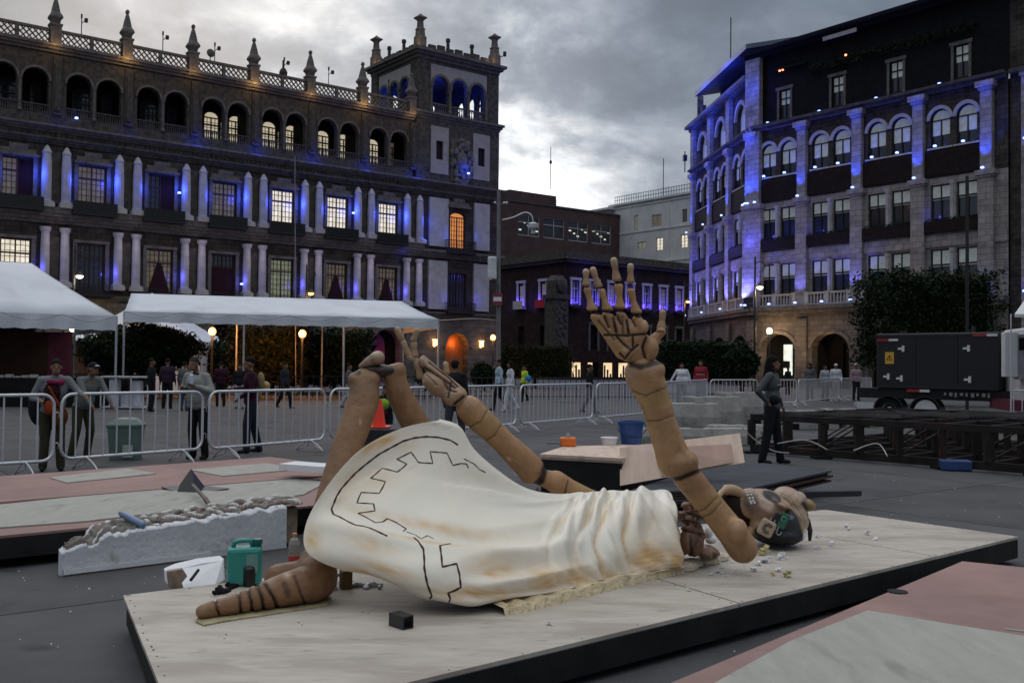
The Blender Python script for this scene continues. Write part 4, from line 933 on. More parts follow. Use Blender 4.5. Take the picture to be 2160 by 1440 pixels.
# ------------------------------------------------------------------ the lying skeleton figure
FIG = thing('skeleton_figure', 'giant painted skeleton figure in a cream dress, lying on its back with arms raised', 'sculpture', (0, 0, 0))
BONE = mat('painted_bone', (.95, .95, .95), .48, var=.28, scale=7, bump=.7, bscale=11, attr=True, spec=.32, spots=[((.20, .105, .05), 5.5, .60, .80), ((.62, .44, .28), 9, .66, .84)])
T_ = (.51, .295, .148); TD = (.28, .14, .065); DK = (.022, .010, .007); CUF = (.46, .30, .125); PALE = (.60, .44, .30)
def px2m(r, Y): return r * Y / FPX
def chain(mb, pts):       # (px, py, Y, radius px [, depth radius factor])
    for a, b in zip(pts[:-1], pts[1:]): mb.cap(at(*a[:3]), at(*b[:3]), px2m(a[3], a[2]), px2m(b[3], b[2]), 14)
def painter(base=T_, lines=(), cuffs=(), pale=(), gd=.010):
    """colour of the paint: bone tan with dark joint lines, cream cuffs, paler ends and painted-in shading as wide soft strokes"""
    def f(co):
        px, py = projn(co); n = len(co)
        nz = .5 + .5 * np.sin(co[:, 0] * 9 + 2 * np.sin(co[:, 2] * 7)) * np.sin(co[:, 2] * 11 + co[:, 1] * 5)
        nz = .7 * nz + .3 * (.5 + .5 * np.sin(co[:, 0] * 31 + 3 * np.sin(co[:, 2] * 23)) * np.sin(co[:, 2] * 37 + 2 * np.sin(co[:, 1] * 29)))
        c = np.array(base)[None, :] * (1 - .45 * nz[:, None]) + np.array(base)[None, :] * np.array((.62, .55, .5))[None, :] * .45 * nz[:, None]
        for (pt, r, col, st) in pale:
            d = np.hypot(px - pt[0], py - pt[1]); w = st * np.exp(-(d / r) ** 2); c = c * (1 - w[:, None]) + np.array(col) * w[:, None]
        for (a, b, r, col, st) in cuffs:
            d = segdist(px, py, a, b); w = st * np.clip((r - d) / 3 + .5, 0, 1); c = c * (1 - w[:, None]) + np.array(col) * w[:, None]
        for (a, b, r, *st) in lines:
            d = segdist(px, py, a, b); s_ = st[0] if st else .92; w = s_ * np.clip((r * 1.5 - d) / (r * .9), 0, 1); w = w * w * (3 - 2 * w); c = c * (1 - w[:, None]) + np.array(DK) * w[:, None]
        return c
    def groove(co):
        px, py = projn(co); w = np.zeros(len(co))
        for (a, b, r, *st) in lines:
            d = segdist(px, py, a, b); w = np.maximum(w, (st[0] if st else .92) * min(1, 3 / r + .3) * np.exp(-(d / (r * 1.25)) ** 2))
        return w * gd
    if gd: f.groove = groove
    return f
def poly(pts, r, s=.92): return [(a, b, r, s) for a, b in zip(pts[:-1], pts[1:])]
# ---- raised near arm
b = M()
chain(b, [(1566, 1155, 6.72, 33), (1548, 1128, 6.72, 32), (1512, 1083, 6.7, 30), (1470, 1030, 6.66, 30), (1447, 1002, 6.62, 31)])
b.ell(at(1556, 1120, 6.62), .07, .07, .09)
chain(b, [(1424, 975, 6.6, 38), (1412, 940, 6.58, 34), (1396, 895, 6.56, 32), (1384, 850, 6.54, 33), (1368, 812, 6.52, 38), (1357, 788, 6.5, 41)])
b.ell(at(1432, 975, 6.58), .135, .12, .10); b.ell(at(1340, 778, 6.5), .07, .10, .06); b.ell(at(1380, 780, 6.5), .075, .10, .07)
ARM = blob(b, 'arm', BONE, FIG, .011, 8, color=painter(lines=poly([(1402, 1013), (1436, 1008), (1472, 993)], 4.5) + poly([(1330, 822), (1362, 834), (1408, 816)], 1.8, .6) + poly([(1350, 888), (1392, 886), (1428, 872)], 1.6, .6) + poly([(1460, 1082), (1488, 1072), (1512, 1048)], 1.6, .6) + poly([(1468, 1096), (1498, 1084), (1522, 1058)], 1.6, .6) + poly([(1316, 764), (1350, 774), (1396, 762)], 6, .8) + poly([(1412, 1000), (1470, 985)], 20, .28) + poly([(1440, 1030), (1490, 1020)], 14, .25) + poly([(1325, 790), (1392, 782)], 14, .22) + poly([(1540, 1180), (1590, 1165)], 22, .3) + poly([(1385, 850), (1398, 930)], 8, .12),  # the wide weak strokes put shading round the joints into the colour
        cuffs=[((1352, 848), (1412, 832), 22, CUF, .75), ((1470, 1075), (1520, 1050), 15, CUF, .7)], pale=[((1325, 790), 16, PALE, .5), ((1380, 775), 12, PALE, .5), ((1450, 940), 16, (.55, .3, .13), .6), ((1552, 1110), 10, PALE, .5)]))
def ringpx(x, y, Y, r, ang, t=.010, mt=None, name='cuff_edge'):
    m_ = M(); c = at(x, y, Y); R = px2m(r, Y); pts = []
    ax = Vector((cos(ang), 0, -sin(ang)))
    for k in range(25): a = 2 * pi * k / 24; pts.append(c + ax * R * cos(a) + Vector((0, 1, 0)) * R * sin(a) * .98)
    m_.tube(pts, t, 6, cap=False); return m_.build(name, mt or mat('cuff_rim', (.42, .27, .12), .5, var=.15), FIG, smooth=True)
# ---- hand of the near arm
b = M(); Yh = 6.44
for pts in ([(1370, 752, Yh, 13), (1376, 722, Yh, 14), (1389, 705, Yh, 9), (1394, 700, Yh, 11)],):
    chain(b, pts)
for k, (kx, ky, wx, wy) in enumerate(((1256, 668, 1312, 742), (1281, 664, 1325, 735), (1309, 664, 1342, 730), (1344, 672, 1358, 728))):
    chain(b, [(kx, ky, Yh + .02 * k - .04, 11), ((kx + wx) / 2, (ky + wy) / 2, Yh, 13), (wx, wy, Yh + .02, 16)])
b.ell(at(1318, 700, Yh + .03), .15, .055, .09); b.ell(at(1335, 735, Yh + .03), .13, .065, .09); b.ell(at(1357, 690, Yh - .02), .035, .05, .05); b.ell(at(1322, 745, Yh), .04, .05, .05); b.ell(at(1375, 735, Yh - .02), .045, .05, .07); b.ell(at(1345, 755, Yh + .04), .10, .06, .05)
hl = poly([(1262, 676), (1296, 716)], 2.2, .7) + poly([(1294, 672), (1300, 700)], 3.2) + poly([(1322, 676), (1326, 702)], 3.0) + poly([(1275, 706), (1320, 708), (1363, 704)], 2.6) + poly([(1300, 710), (1318, 728), (1330, 738)], 2.2) + poly([(1335, 706), (1335, 732)], 2.4) + poly([(1363, 712), (1355, 732), (1362, 760)], 2.8) + poly([(1308, 745), (1318, 756), (1333, 738), (1345, 728)], 2.6) + poly([(1313, 668), (1314, 706)], 1.8, .7) + poly([(1275, 668), (1284, 690)], 2.2) + poly([(1300, 664), (1310, 684)], 2.2) + poly([(1332, 672), (1340, 688)], 2.0)
hl += poly([(1245, 658), (1262, 662)], 2.6) + poly([(1272, 656), (1290, 660)], 2.2) + poly([(1300, 655), (1320, 656)], 2.4) + poly([(1330, 664), (1350, 668)], 2.6) + poly([(1384, 700), (1400, 700)], 2.0, .6) + poly([(1316, 768), (1390, 764)], 4, .85)
HAND = blob(b, 'hand', BONE, FIG, .0065, 5, color=painter(lines=hl, pale=[((1283, 682), 4, PALE, .8), ((1309, 684), 4, PALE, .8), ((1336, 684), 4, PALE, .6), ((1360, 690), 8, PALE, .35)]))
# fingers: two bones each, split at the joint
fing = [((1236, 574, 8.5), (1237, 600, 10.5), (1239, 611, 9), (1249, 652, 11.5), 7), ((1251, 570, 8.5), (1262, 603, 10), (1270, 614, 8.5), (1281, 652, 12), 7.5),
        ((1295, 550, 8.5), (1301, 590, 11), (1305, 604, 10.5), (1308, 648, 11.5), 8), ((1330, 562, 8), (1330, 594, 9.5), (1331, 614, 9.5), (1342, 658, 11.5), 7.5), ((1398, 660, 8.5), (1395, 692, 11), (1393, 704, 9.5), (1382, 722, 10), 8)]
for i, (t0, t1, k0, k1, mid) in enumerate(fing):
    for j, (p, q) in enumerate(((t0, t1), (k0, k1))):
        b = M(); Yf = Yh - .03 + .012 * i; mp = ((p[0] + q[0]) / 2, (p[1] + q[1]) / 2)
        chain(b, [(p[0], p[1], Yf, p[2] * .92), (mp[0], mp[1], Yf, mid * .8), (q[0], q[1], Yf, q[2] * .95)])
        if j: b.ell(at(q[0] - 4, q[1], Yf), .025, .03, .025); b.ell(at(q[0] + 5, q[1] + 1, Yf), .025, .03, .025)
        fb = blob(b, 'finger_tip' if j == 0 else 'finger_bone', BONE, FIG, .0055, 3,
             color=painter(base=(.46, .29, .17) if j == 0 else T_, lines=[((q[0] - 14, q[1] + (7 if j == 0 else 6)), (q[0] + 14, q[1] + (7 if j == 0 else 6)), 3.5, .9)] + ([((p[0] - 14, p[1] - 9), (p[0] + 14, p[1] - 9), 3, .8)] if j else []), pale=[((p[0], p[1] - 3), 12, PALE, .8)] if j == 0 else []))
# ---- far arm and hand
b = M()
chain(b, [(990, 862, 7.0, 29), (1010, 882, 7.02, 29), (1030, 900, 7.05, 27), (1062, 932, 7.1, 25), (1100, 968, 7.16, 29), (1122, 990, 7.2, 29)])
b.ell(at(1120, 992, 7.2), .10, .10, .10)
chain(b, [(1172, 1016, 7.25, 25), (1200, 1030, 7.3, 21), (1240, 1046, 7.4, 17), (1290, 1062, 7.45, 14)])
chain(b, [(1135, 1003, 7.22, 20), (1160, 1012, 7.24, 20)])
blob(b, 'arm', BONE, FIG, .011, 6, color=painter(lines=poly([(1118, 1032), (1142, 1012), (1152, 980)], 7) + poly([(986, 902), (1014, 888), (1030, 862)], 1.5, .6) + poly([(1014, 934), (1042, 918), (1060, 892)], 1.5, .6) + poly([(1190, 1042), (1198, 1014)], 1.6, .8),
        cuffs=[((1012, 905), (1042, 880), 17, CUF, .8), ((1215, 1040), (1240, 1046), 17, CUF, .8)], pale=[((990, 845), 14, (.3, .24, .2), .4)]))
b = M(); Yf = 6.98
for pts in ([(970, 832, Yf, 16), (935, 800, Yf, 14), (906, 776, Yf, 11), (890, 762, Yf, 9)], [(962, 842, Yf - .02, 15), (930, 822, Yf - .03, 13), (900, 805, Yf - .03, 10)], [(968, 826, Yf + .06, 12), (930, 792, Yf + .06, 10), (893, 757, Yf + .06, 8)]): chain(b, pts)
b.ell(at(920, 812, Yf), .12, .09, .07, Matrix.Rotation(radians(38), 3, 'Y')); b.ell(at(958, 836, Yf), .09, .09, .07)
blob(b, 'hand', BONE, FIG, .0075, 4, color=painter(base=(.46, .30, .19), lines=poly([(895, 775), (935, 800), (960, 818)], 2.2) + poly([(905, 765), (945, 795), (965, 815)], 2) + poly([(935, 800), (945, 822), (962, 826)], 2) + poly([(945, 838), (952, 806)], 2) + poly([(958, 852), (978, 836)], 3) + poly([(900, 790), (922, 812)], 1.6, .6)))
for p in ([(839, 696, 7.5), (845, 710, 8), (848, 716, 7)], [(851, 722, 7), (856, 734, 6.5), (864, 748, 8)], [(880, 698, 6.5), (875, 710, 6), (872, 718, 7.5)], [(873, 726, 8), (873, 738, 7), (874, 750, 9)], [(866, 752, 8), (880, 762, 6.5), (896, 770, 8)], [(880, 764, 8), (884, 780, 7.5), (888, 796, 9.5)], [(940, 768, 6.5), (941, 776, 6), (942, 786, 8)]):
    b = M(); chain(b, [(x, y, Yf + .02, r) for x, y, r in p]); q = p[-1]
    blob(b, 'finger_bone', BONE, FIG, .0065, 3, color=painter(base=(.46, .30, .18), lines=[((q[0] - 8, q[1] + 7), (q[0] + 8, q[1] + 7), 3, .8)], pale=[(p[0][:2], 8, PALE, .6)]))
# ---- bent leg
b = M()
chain(b, [(768, 806, 6.62, 31), (768, 840, 6.58, 34), (752, 890, 6.5, 33), (728, 955, 6.40, 33), (700, 1040, 6.24, 31), (680, 1110, 6.10, 29), (664, 1175, 5.96, 26), (658, 1205, 5.88, 28)])
b.ell(at(752, 800, 6.62), .06, .09, .06); b.ell(at(786, 800, 6.62), .06, .09, .065)
blob(b, 'shin', BONE, FIG, .012, 8, color=painter(base=(.34, .19, .095), lines=poly([(738, 782), (756, 786)], 6, .8) + poly([(808, 800), (806, 850)], 3, .5) + poly([(735, 810), (805, 812)], 18, .25) + poly([(700, 960), (690, 1040)], 16, .25) + poly([(640, 1200), (690, 1190)], 2, .6), pale=[((790, 815), 18, (.42, .26, .15), .6), ((745, 815), 12, (.24, .16, .11), .5)]))  # wide weak strokes here are shading painted into the colour
b = M()
chain(b, [(832, 790, 6.68, 24), (838, 822, 6.70, 27), (858, 862, 6.74, 29), (882, 905, 6.8, 31), (925, 960, 6.9, 32)])
b.ell(at(820, 790, 6.68), .045, .08, .06); b.ell(at(842, 782, 6.68), .05, .08, .06)
blob(b, 'thigh', BONE, FIG, .012, 8, color=painter(base=(.34, .19, .095), lines=poly([(809, 790), (812, 850)], 3, .6), pale=[((845, 800), 16, (.40, .24, .13), .5)]))
b = M(); chain(b, [(760, 772, 6.62, 5), (778, 763, 6.62, 11), (797, 754, 6.62, 15)]); b.ell(at(795, 755, 6.62), .05, .07, .045)
blob(b, 'kneecap', BONE, FIG, .008, 4, color=painter(base=(.44, .30, .20), pale=[((795, 745), 14, PALE, .7)]))
b = M(); b.ell(at(800, 782, 6.66), .14, .09, .045); blob(b, 'knee_joint', BONE, FIG, .012, 3, color=painter(base=(.05, .035, .03)))
# ---- foot with its toes
b = M(); Yt = 5.55
def foot_chain(mb, off, sh, k=1.0):
    P = [(425 + sh, 1291, 16), (452 + sh * .9, 1283, 19), (480 + sh * .8, 1274, 20), (512 + sh * .6, 1268, 24), (548 + sh * .4, 1258, 29), (590 + sh * .2, 1247, 35), (630, 1238, 39), (655, 1230, 36)]
    out = []
    for i, (x, y, r) in enumerate(P):
        p = gr(x, 1310 - (x - 415) * .135, ZD); rr = px2m(r * k, p.y); c = Vector((p.x, p.y + rr * .6 + off * (1 - i * .06), ZD + rr * 1.05 + .0)); out.append((c, rr))
    for (a, r0), (c, r1) in zip(out[:-1], out[1:]): mb.cap(a, c, r0, r1, 14)
    return out
for k, (off, sh, kk) in enumerate(((0, 0, 1), (.10, 36, .92), (.18, 70, .86), (.25, 100, .8), (.31, 128, .74))): FO = foot_chain(b, off, sh, kk) if k else foot_chain(b, 0, 0)
hl0 = gr(655, 1277, ZD); b.ell(Vector((hl0.x, hl0.y + .14, ZD + .13)), .13, .16, .14)
b.cap(Vector((hl0.x - .02, hl0.y + .13, ZD + .16)), at(660, 1185, 5.88), .11, .085, 14)
b.cap(Vector((hl0.x - .22, hl0.y + .16, ZD + .12)), at(640, 1205, 5.85), .085, .07, 14)
fl = poly([(453, 1262), (458, 1285), (466, 1304)], 2.2) + poly([(503, 1250), (507, 1270), (509, 1302)], 2.8) + poly([(521, 1238), (530, 1268), (533, 1302)], 3) + poly([(541, 1232), (553, 1262), (558, 1300)], 3.2) + poly([(560, 1232), (578, 1262), (590, 1298)], 3.2) + poly([(622, 1215), (632, 1245), (645, 1280)], 2, .7) + poly([(600, 1232), (608, 1255)], 7, .55) + poly([(450, 1256), (500, 1243), (520, 1232)], 3, .6)
FT = blob(b, 'foot', BONE, FIG, .0085, 7, color=painter(gd=.016, base=(.27, .145, .072), lines=fl, pale=[((606, 1212), 7, PALE, .8), ((570, 1226), 8, (.42, .30, .2), .7), ((425, 1290), 22, (.36, .24, .13), .5)]))
b = M(); pq = [gr(x, y, ZD + .001) for x, y in ((412, 1312), (430, 1320), (470, 1312), (690, 1278), (700, 1262), (690, 1255), (430, 1285))]; b.slab(pq, ZD + .0015, ZD + .009)
b.build('glue_pad', mat('yellow_glue', (.34, .29, .17), .7, var=.4, scale=12), FIG)

# ---- the dress: rings round the body from hem to neck, melted into one skin
DRS = mat('cream_dress', (.80, .74, .615), .42, var=.06, scale=1.6, bump=.10, bscale=26,
          attr=True, spots=[])
DRS_OLD = 0
def catmull(P, n):
    P = np.array(P, float); t = np.linspace(0, len(P) - 1, n); i = np.clip(np.floor(t).astype(int), 0, len(P) - 2); f = (t - i)[:, None]
    g = lambda k: P[np.clip(k, 0, len(P) - 1)]
    f = f.reshape([-1] + [1] * (P.ndim - 1)); a, b_, c, d = g(i - 1), g(i), g(i + 1), g(i + 2)
    return .5 * ((2 * b_) + (c - a) * f + (2 * a - 5 * b_ + 4 * c - d) * f * f + (3 * b_ - a - 3 * c + d) * f ** 3)
# near side control grid: each station from the ridge (top, far) to the foot line; (px, py, Y)
G = [
 [(928, 887, 6.46), (850, 902, 6.28), (760, 948, 6.06), (690, 1025, 5.84), (645, 1105, 5.70), (648, 1165, 5.62), (715, 1200, 5.60), (800, 1221, 5.55), (900, 1262, 5.52)],
 [(968, 902, 6.52), (890, 935, 6.33), (800, 985, 6.12), (730, 1050, 5.88), (700, 1106, 5.72), (712, 1160, 5.60), (775, 1200, 5.52), (850, 1235, 5.48), (940, 1272, 5.50)],
 [(1000, 950, 6.55), (945, 985, 6.36), (875, 1022, 6.12), (810, 1072, 5.84), (790, 1122, 5.66), (805, 1170, 5.53), (850, 1210, 5.47), (915, 1246, 5.46), (985, 1278, 5.52)],
 [(1050, 995, 6.60), (1010, 1022, 6.44), (960, 1052, 6.20), (905, 1098, 5.88), (885, 1140, 5.66), (900, 1182, 5.52), (935, 1220, 5.47), (980, 1253, 5.49), (1030, 1278, 5.58)],
 [(1110, 1030, 6.68), (1085, 1048, 6.54), (1050, 1076, 6.32), (1005, 1118, 6.00), (985, 1152, 5.76), (995, 1190, 5.60), (1020, 1222, 5.55), (1050, 1250, 5.58), (1080, 1272, 5.68)],
 [(1180, 1044, 6.80), (1165, 1060, 6.66), (1145, 1085, 6.45), (1115, 1122, 6.14), (1105, 1158, 5.92), (1112, 1192, 5.80), (1125, 1220, 5.76), (1140, 1243, 5.80), (1155, 1261, 5.87)],
 [(1250, 1043, 6.98), (1243, 1058, 6.78), (1232, 1084, 6.55), (1218, 1120, 6.32), (1213, 1152, 6.16), (1215, 1185, 6.08), (1222, 1210, 6.06), (1232, 1230, 6.08), (1245, 1248, 6.14)],
 [(1325, 1037, 7.15), (1322, 1052, 6.92), (1318, 1078, 6.70), (1315, 1112, 6.54), (1314, 1145, 6.44), (1316, 1173, 6.39), (1320, 1196, 6.38), (1328, 1212, 6.39), (1338, 1228, 6.42)],
 [(1412, 1036, 7.30), (1420, 1050, 7.08), (1427, 1075, 6.88), (1432, 1105, 6.76), (1435, 1135, 6.69), (1437, 1160, 6.66), (1438, 1178, 6.65), (1440, 1192, 6.66), (1441, 1206, 6.69)],
]
NU, NV = 230, 120
rings = []
for row in G:
    near = [at(*p) for p in row]
    top, bot = near[0], near[-1]
    bot.z = max(bot.z, ZD + .055); h = top.z - bot.z
    bk = Vector((-.35, 1, 0)).normalized()
    back = [bot + bk * .35 + Vector((0, 0, -.0)), bot + bk * .62 + Vector((0, 0, h * .25)), bot.lerp(top, .6) + bk * .50, top + bk * .16 + Vector((0, 0, -h * .05))]
    rings.append([tuple(p) for p in near + back])
R_ = np.array(rings)                                      # stations x 13 x 3
R_ = np.concatenate([R_, R_[:, :1]], axis=1)
ex = np.concatenate([R_[:, -2:-1], R_, R_[:, 1:2]], axis=1)
U = catmull(R_, NU)                                       # along the body
P_ = []
ext = np.concatenate([U[:, -3:-1], U, U[:, 1:3]], axis=1)
tt = np.linspace(2, 2 + R_.shape[1] - 1, NV, endpoint=False); ii = np.floor(tt).astype(int); ff = (tt - ii)[None, :, None]
a, b_, c, d = ext[:, ii - 1], ext[:, ii], ext[:, ii + 1], ext[:, ii + 2]
S_ = .5 * ((2 * b_) + (c - a) * ff + (2 * a - 5 * b_ + 4 * c - d) * ff * ff + (3 * b_ - a - 3 * c + d) * ff ** 3)
# folds of the blouse and pleats fanning out of the waist
du = np.gradient(S_, axis=0); dv = np.gradient(S_, axis=1); nr = np.cross(du, dv); nr /= np.linalg.norm(nr, axis=2, keepdims=True) + 1e-9
cen = S_.mean(axis=1, keepdims=True); sg = np.sign(((S_ - cen) * nr).sum(axis=2, keepdims=True)); sg[sg == 0] = 1; nr *= sg
u = np.linspace(0, 8, NU)[:, None]; v = np.linspace(0, 13, NV, endpoint=False)[None, :]
bl = np.clip((u - 5.1) / .7, 0, 1) * np.ones_like(v)
ph = u * 12.5 + .8 * np.sin(v * .9 + .6 * u) + .35 * np.sin(v * 2.1)
fold = np.abs(np.sin(ph * .5 + .3 * np.sin(u * 7))) ** .8
fold2 = np.sin(u * 21 + 1.5 * np.sin(v * .8)) * .35
fall = np.clip((8.3 - v) / 2.5, .15, 1)
D_ = bl * fall * (.050 * fold * (.65 + .35 * np.sin(u * 5.3 + v * .8)) + .020 * fold2 + .014 * np.abs(np.sin(u * 9.1 - v * 1.6 + 1.0)) - .02)
D_ = D_ + .020 * np.exp(-((u - 4.9) / .95) ** 2) * (1 - np.abs(np.sin(v * 1.9 + u * .9))) ** 2 * np.clip((7.6 - v) / 1.5, 0, 1)
wst = np.exp(-((u - 4.7) / 1.1) ** 2)
D_ = D_ + wst * .016 * np.sin(v * 3.3 + u * 1.3) * np.clip(v / 1.5, 0, 1) * np.clip((8 - v) / 2, 0, 1)
# the long fold from hem to waist that parts lap and side
cr = np.exp(-((v - 3.95 - .08 * u) / .32) ** 2) * np.clip(u / .8, 0, 1) * np.clip((5.6 - u) / 1.2, 0, 1); D_ = D_ + .022 * cr
cr2 = np.exp(-((v - 3.15 - .10 * u) / .35) ** 2) * np.clip(u / 1.5, 0, 1) * np.clip((5.6 - u) / 1.2, 0, 1); D_ = D_ - .016 * cr2
D_ = D_ + .008 * np.sin(u * 2.2 + v * 1.1) * np.sin(v * 1.7)
S2 = S_ + nr * D_[:, :, None]
ring = lambda A_: [tuple(p) for p in A_]
def shrink(A_, k, sh): c_ = A_.mean(axis=0); return (c_ + (A_ - c_) * k) + np.array(sh)
ax0 = np.array((-.77, -.55, .0)); L0 = [shrink(S2[0], .80, (.12, .40, 0)), shrink(S2[0], .90, (.01, .14, 0)), shrink(S2[0], .955, (-.012, .055, 0)), shrink(S2[0], .985, (-.008, .018, 0))]
LN = [shrink(S2[-1], .965, ax0 * -.012), shrink(S2[-1], .93, ax0 * .02), shrink(S2[-1], .86, ax0 * .12)]
db = M(); db.loft([ring(A_) for A_ in L0] + [ring(S2[i]) for i in range(NU)] + [ring(A_) for A_ in LN])
DRESS = db.build('dress', DRS, FIG, smooth=True)
# yellowish varnish: soft patches low on the skirt and along the troughs of the folds
r5 = np.random.default_rng(4); Wp = np.zeros((NU, NV))
vv_ = np.repeat(v, NU, 0); uu_ = np.repeat(u, NV, 1)
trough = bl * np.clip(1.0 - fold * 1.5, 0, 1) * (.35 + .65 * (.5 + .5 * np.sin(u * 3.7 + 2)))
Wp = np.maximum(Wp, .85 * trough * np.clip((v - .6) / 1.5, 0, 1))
for (a_, b__, ru, rv, st_) in ((.35, 4.6, .35, .5, .5), (.5, 6.3, .55, .5, .7), (1.6, 5.9, .6, .5, .55), (2.3, 7.2, .7, .45, .5), (3.6, 6.9, .8, .5, .8), (4.4, 5.4, .5, .7, .7), (4.0, 7.6, .5, .4, .6), (5.2, 6.2, .4, 1.1, .7), (5.9, 6.6, .3, 1.4, .7), (6.6, 7.0, .25, 1.0, .6), (7.4, 5.8, .3, 1.8, .85), (7.8, 6.4, .2, 2.0, .8), (2.9, 3.2, 1.6, .22, .5), (1.2, 2.3, .5, .5, .28), (.7, 1.2, .5, .4, .35), (.25, 1.6, .3, .5, .8), (.6, 2.6, .25, .4, .35), (1.9, 4.6, .5, .35, .45), (3.4, 4.05, 1.6, .12, .6), (.9, 2.9, .25, .5, .3)):
    Wp = np.maximum(Wp, st_ * np.exp(-((uu_ - a_) / ru) ** 2 - ((vv_ - b__) / rv) ** 2))
Wp = Wp * (.72 + .28 * np.sin(uu_ * 9 + 2 * np.sin(vv_ * 5)) * np.sin(vv_ * 7 + 1.5 * np.sin(uu_ * 6)))
cw = np.array((1., 1., 1.)); cy = np.array((.80, .50, .19)); Wp = np.clip(Wp * 1.55, 0, .95); cz = np.array((.97, .99, 1.06)); low = np.clip((vv_ - 1.5) / 4, 0, 1) * 0
Wc = cw[None, None] * (1 - Wp[..., None]) + cy[None, None] * Wp[..., None]
gz = np.clip(np.sin(uu_ * 1.7 + .5) * np.sin(vv_ * 1.3), 0, 1) * .6 * (1 - Wp); Wc = Wc * (1 - gz[..., None]) + cz * gz[..., None]
full = np.concatenate([np.ones((4 * NV, 3)) * (.9, .85, .75), Wc.reshape(-1, 3), np.ones((3 * NV, 3)) * (.9, .7, .5)])
ca_ = DRESS.data.color_attributes.new('Col', 'FLOAT_COLOR', 'POINT'); c4_ = np.ones((len(full), 4)); c4_[:, :3] = full; ca_.data.foreach_set('color', c4_.ravel())
bvh = BVHTree.FromPolygons([Vector(x) for x in db.v], db.f)
def on_dress(px, py):
    r = ray(px, py).normalized(); hit = bvh.ray_cast(CAM, r); return hit[0], hit[1]
LINE = mat('dark_painted_line', (.055, .018, .016), .6, var=.2)
def painted(pts, w, name='painted_line'):
    P = []; NN = []
    for a, b2 in zip(pts[:-1], pts[1:]):
        n = max(2, int(math.hypot(b2[0] - a[0], b2[1] - a[1]) / 3))
        for k in range(n + (b2 is pts[-1])):
            p, nn_ = on_dress(a[0] + (b2[0] - a[0]) * k / n, a[1] + (b2[1] - a[1]) * k / n)
            if p is None: continue
            if nn_.dot(p - CAM) > 0: nn_ = -nn_
            P.append(p + nn_ * .0016); NN.append(nn_)
    m_ = M(); vs = []; fs = []
    for i, p in enumerate(P):
        t = (P[min(i + 1, len(P) - 1)] - P[max(i - 1, 0)]); t = t.normalized() if t.length > 0 else Vector((1, 0, 0)); sd_ = t.cross(NN[i]).normalized() * w / 2 * (1 + .18 * sin(i * .9))
        vs += [p - sd_, p + NN[i] * .0012, p + sd_]
    for i in range(len(P) - 1):
        if (P[i + 1] - P[i]).length > .12: continue
        for k in (0, 1): fs.append((3 * i + k, 3 * i + k + 1, 3 * i + k + 4, 3 * i + k + 3))
    m_.add(vs, fs); return m_.build(name, LINE, DRESS)
painted([(966, 938), (950, 928), (925, 922), (900, 920.5), (875, 923), (850, 930), (800, 957), (770, 980), (750, 997), (733, 1015), (720, 1030), (710, 1046), (703, 1063), (699, 1074), (703, 1084), (717, 1090), (735, 1100), (750, 1107), (765, 1109), (780, 1113), (800, 1122), (817, 1130)], .0105)
painted([(873, 1133), (882, 1141), (893, 1157), (895, 1180), (895, 1197), (898, 1215), (902, 1233), (907, 1246), (911, 1256), (905, 1264)], .011)
greca = [(988, 987), (984, 978), (973, 977), (955, 981), (943, 955), (907, 952), (913, 977), (883, 975), (867, 953), (837, 968), (858, 978), (850, 986), (838, 995), (807, 987), (795, 997), (782, 1008), (813, 1015), (807, 1028), (800, 1040), (762, 1038), (757, 1049), (753, 1060), (788, 1062), (791, 1077), (755, 1082), (775, 1092), (792, 1102), (808, 1100), (817, 1093), (835, 1101), (857, 1115), (850, 1120)]
painted(greca, .0075)
painted([(857, 1121), (877, 1128), (888, 1136), (902, 1129), (915, 1136)], .006)
painted([(950, 1146), (928, 1150), (931, 1172), (933, 1195), (963, 1188), (969, 1210), (972, 1238), (958, 1245), (945, 1250), (950, 1262), (944, 1276)], .0105)
painted([(978, 967), (1000, 978), (1012, 990), (1024, 996)], .006)
# ---- neck end, ribs and collar bones seen past the blouse
b = M()
for (x, y, Y, rx, ry) in ((1452, 1092, 6.95, 26, 10), (1462, 1108, 6.95, 24, 9), (1470, 1122, 6.95, 22, 9), (1448, 1140, 6.85, 17, 34), (1466, 1150, 6.9, 16, 26), (1455, 1070, 7.0, 18, 10), (1482, 1165, 6.95, 22, 10), (1500, 1160, 7.05, 20, 9)):
    b.ell(at(x, y, Y), px2m(rx, Y), .12, px2m(ry, Y), Matrix.Rotation(radians(25), 3, 'Y'))
for k in range(5): chain(b, [(1440, 1066 + 16 * k, 6.85, 5), (1458, 1062 + 17 * k, 6.78, 5.5), (1478, 1074 + 17 * k, 6.85, 5)])
blob(b, 'rib_cage', BONE, FIG, .010, 4, color=painter(base=(.24, .13, .085), lines=poly([(1440, 1078), (1480, 1090)], 2, .8) + poly([(1440, 1096), (1485, 1106)], 2, .8) + poly([(1440, 1118), (1490, 1128)], 2, .8) + poly([(1456, 1130), (1460, 1180)], 2.5, .8)))
b = M(); b.ell(at(1495, 1122, 7.1), .03, .03, .045); b.ell(at(1500, 1138, 7.1), .04, .03, .03); b.build('foam_lump', FOAM, FIG, smooth=True)
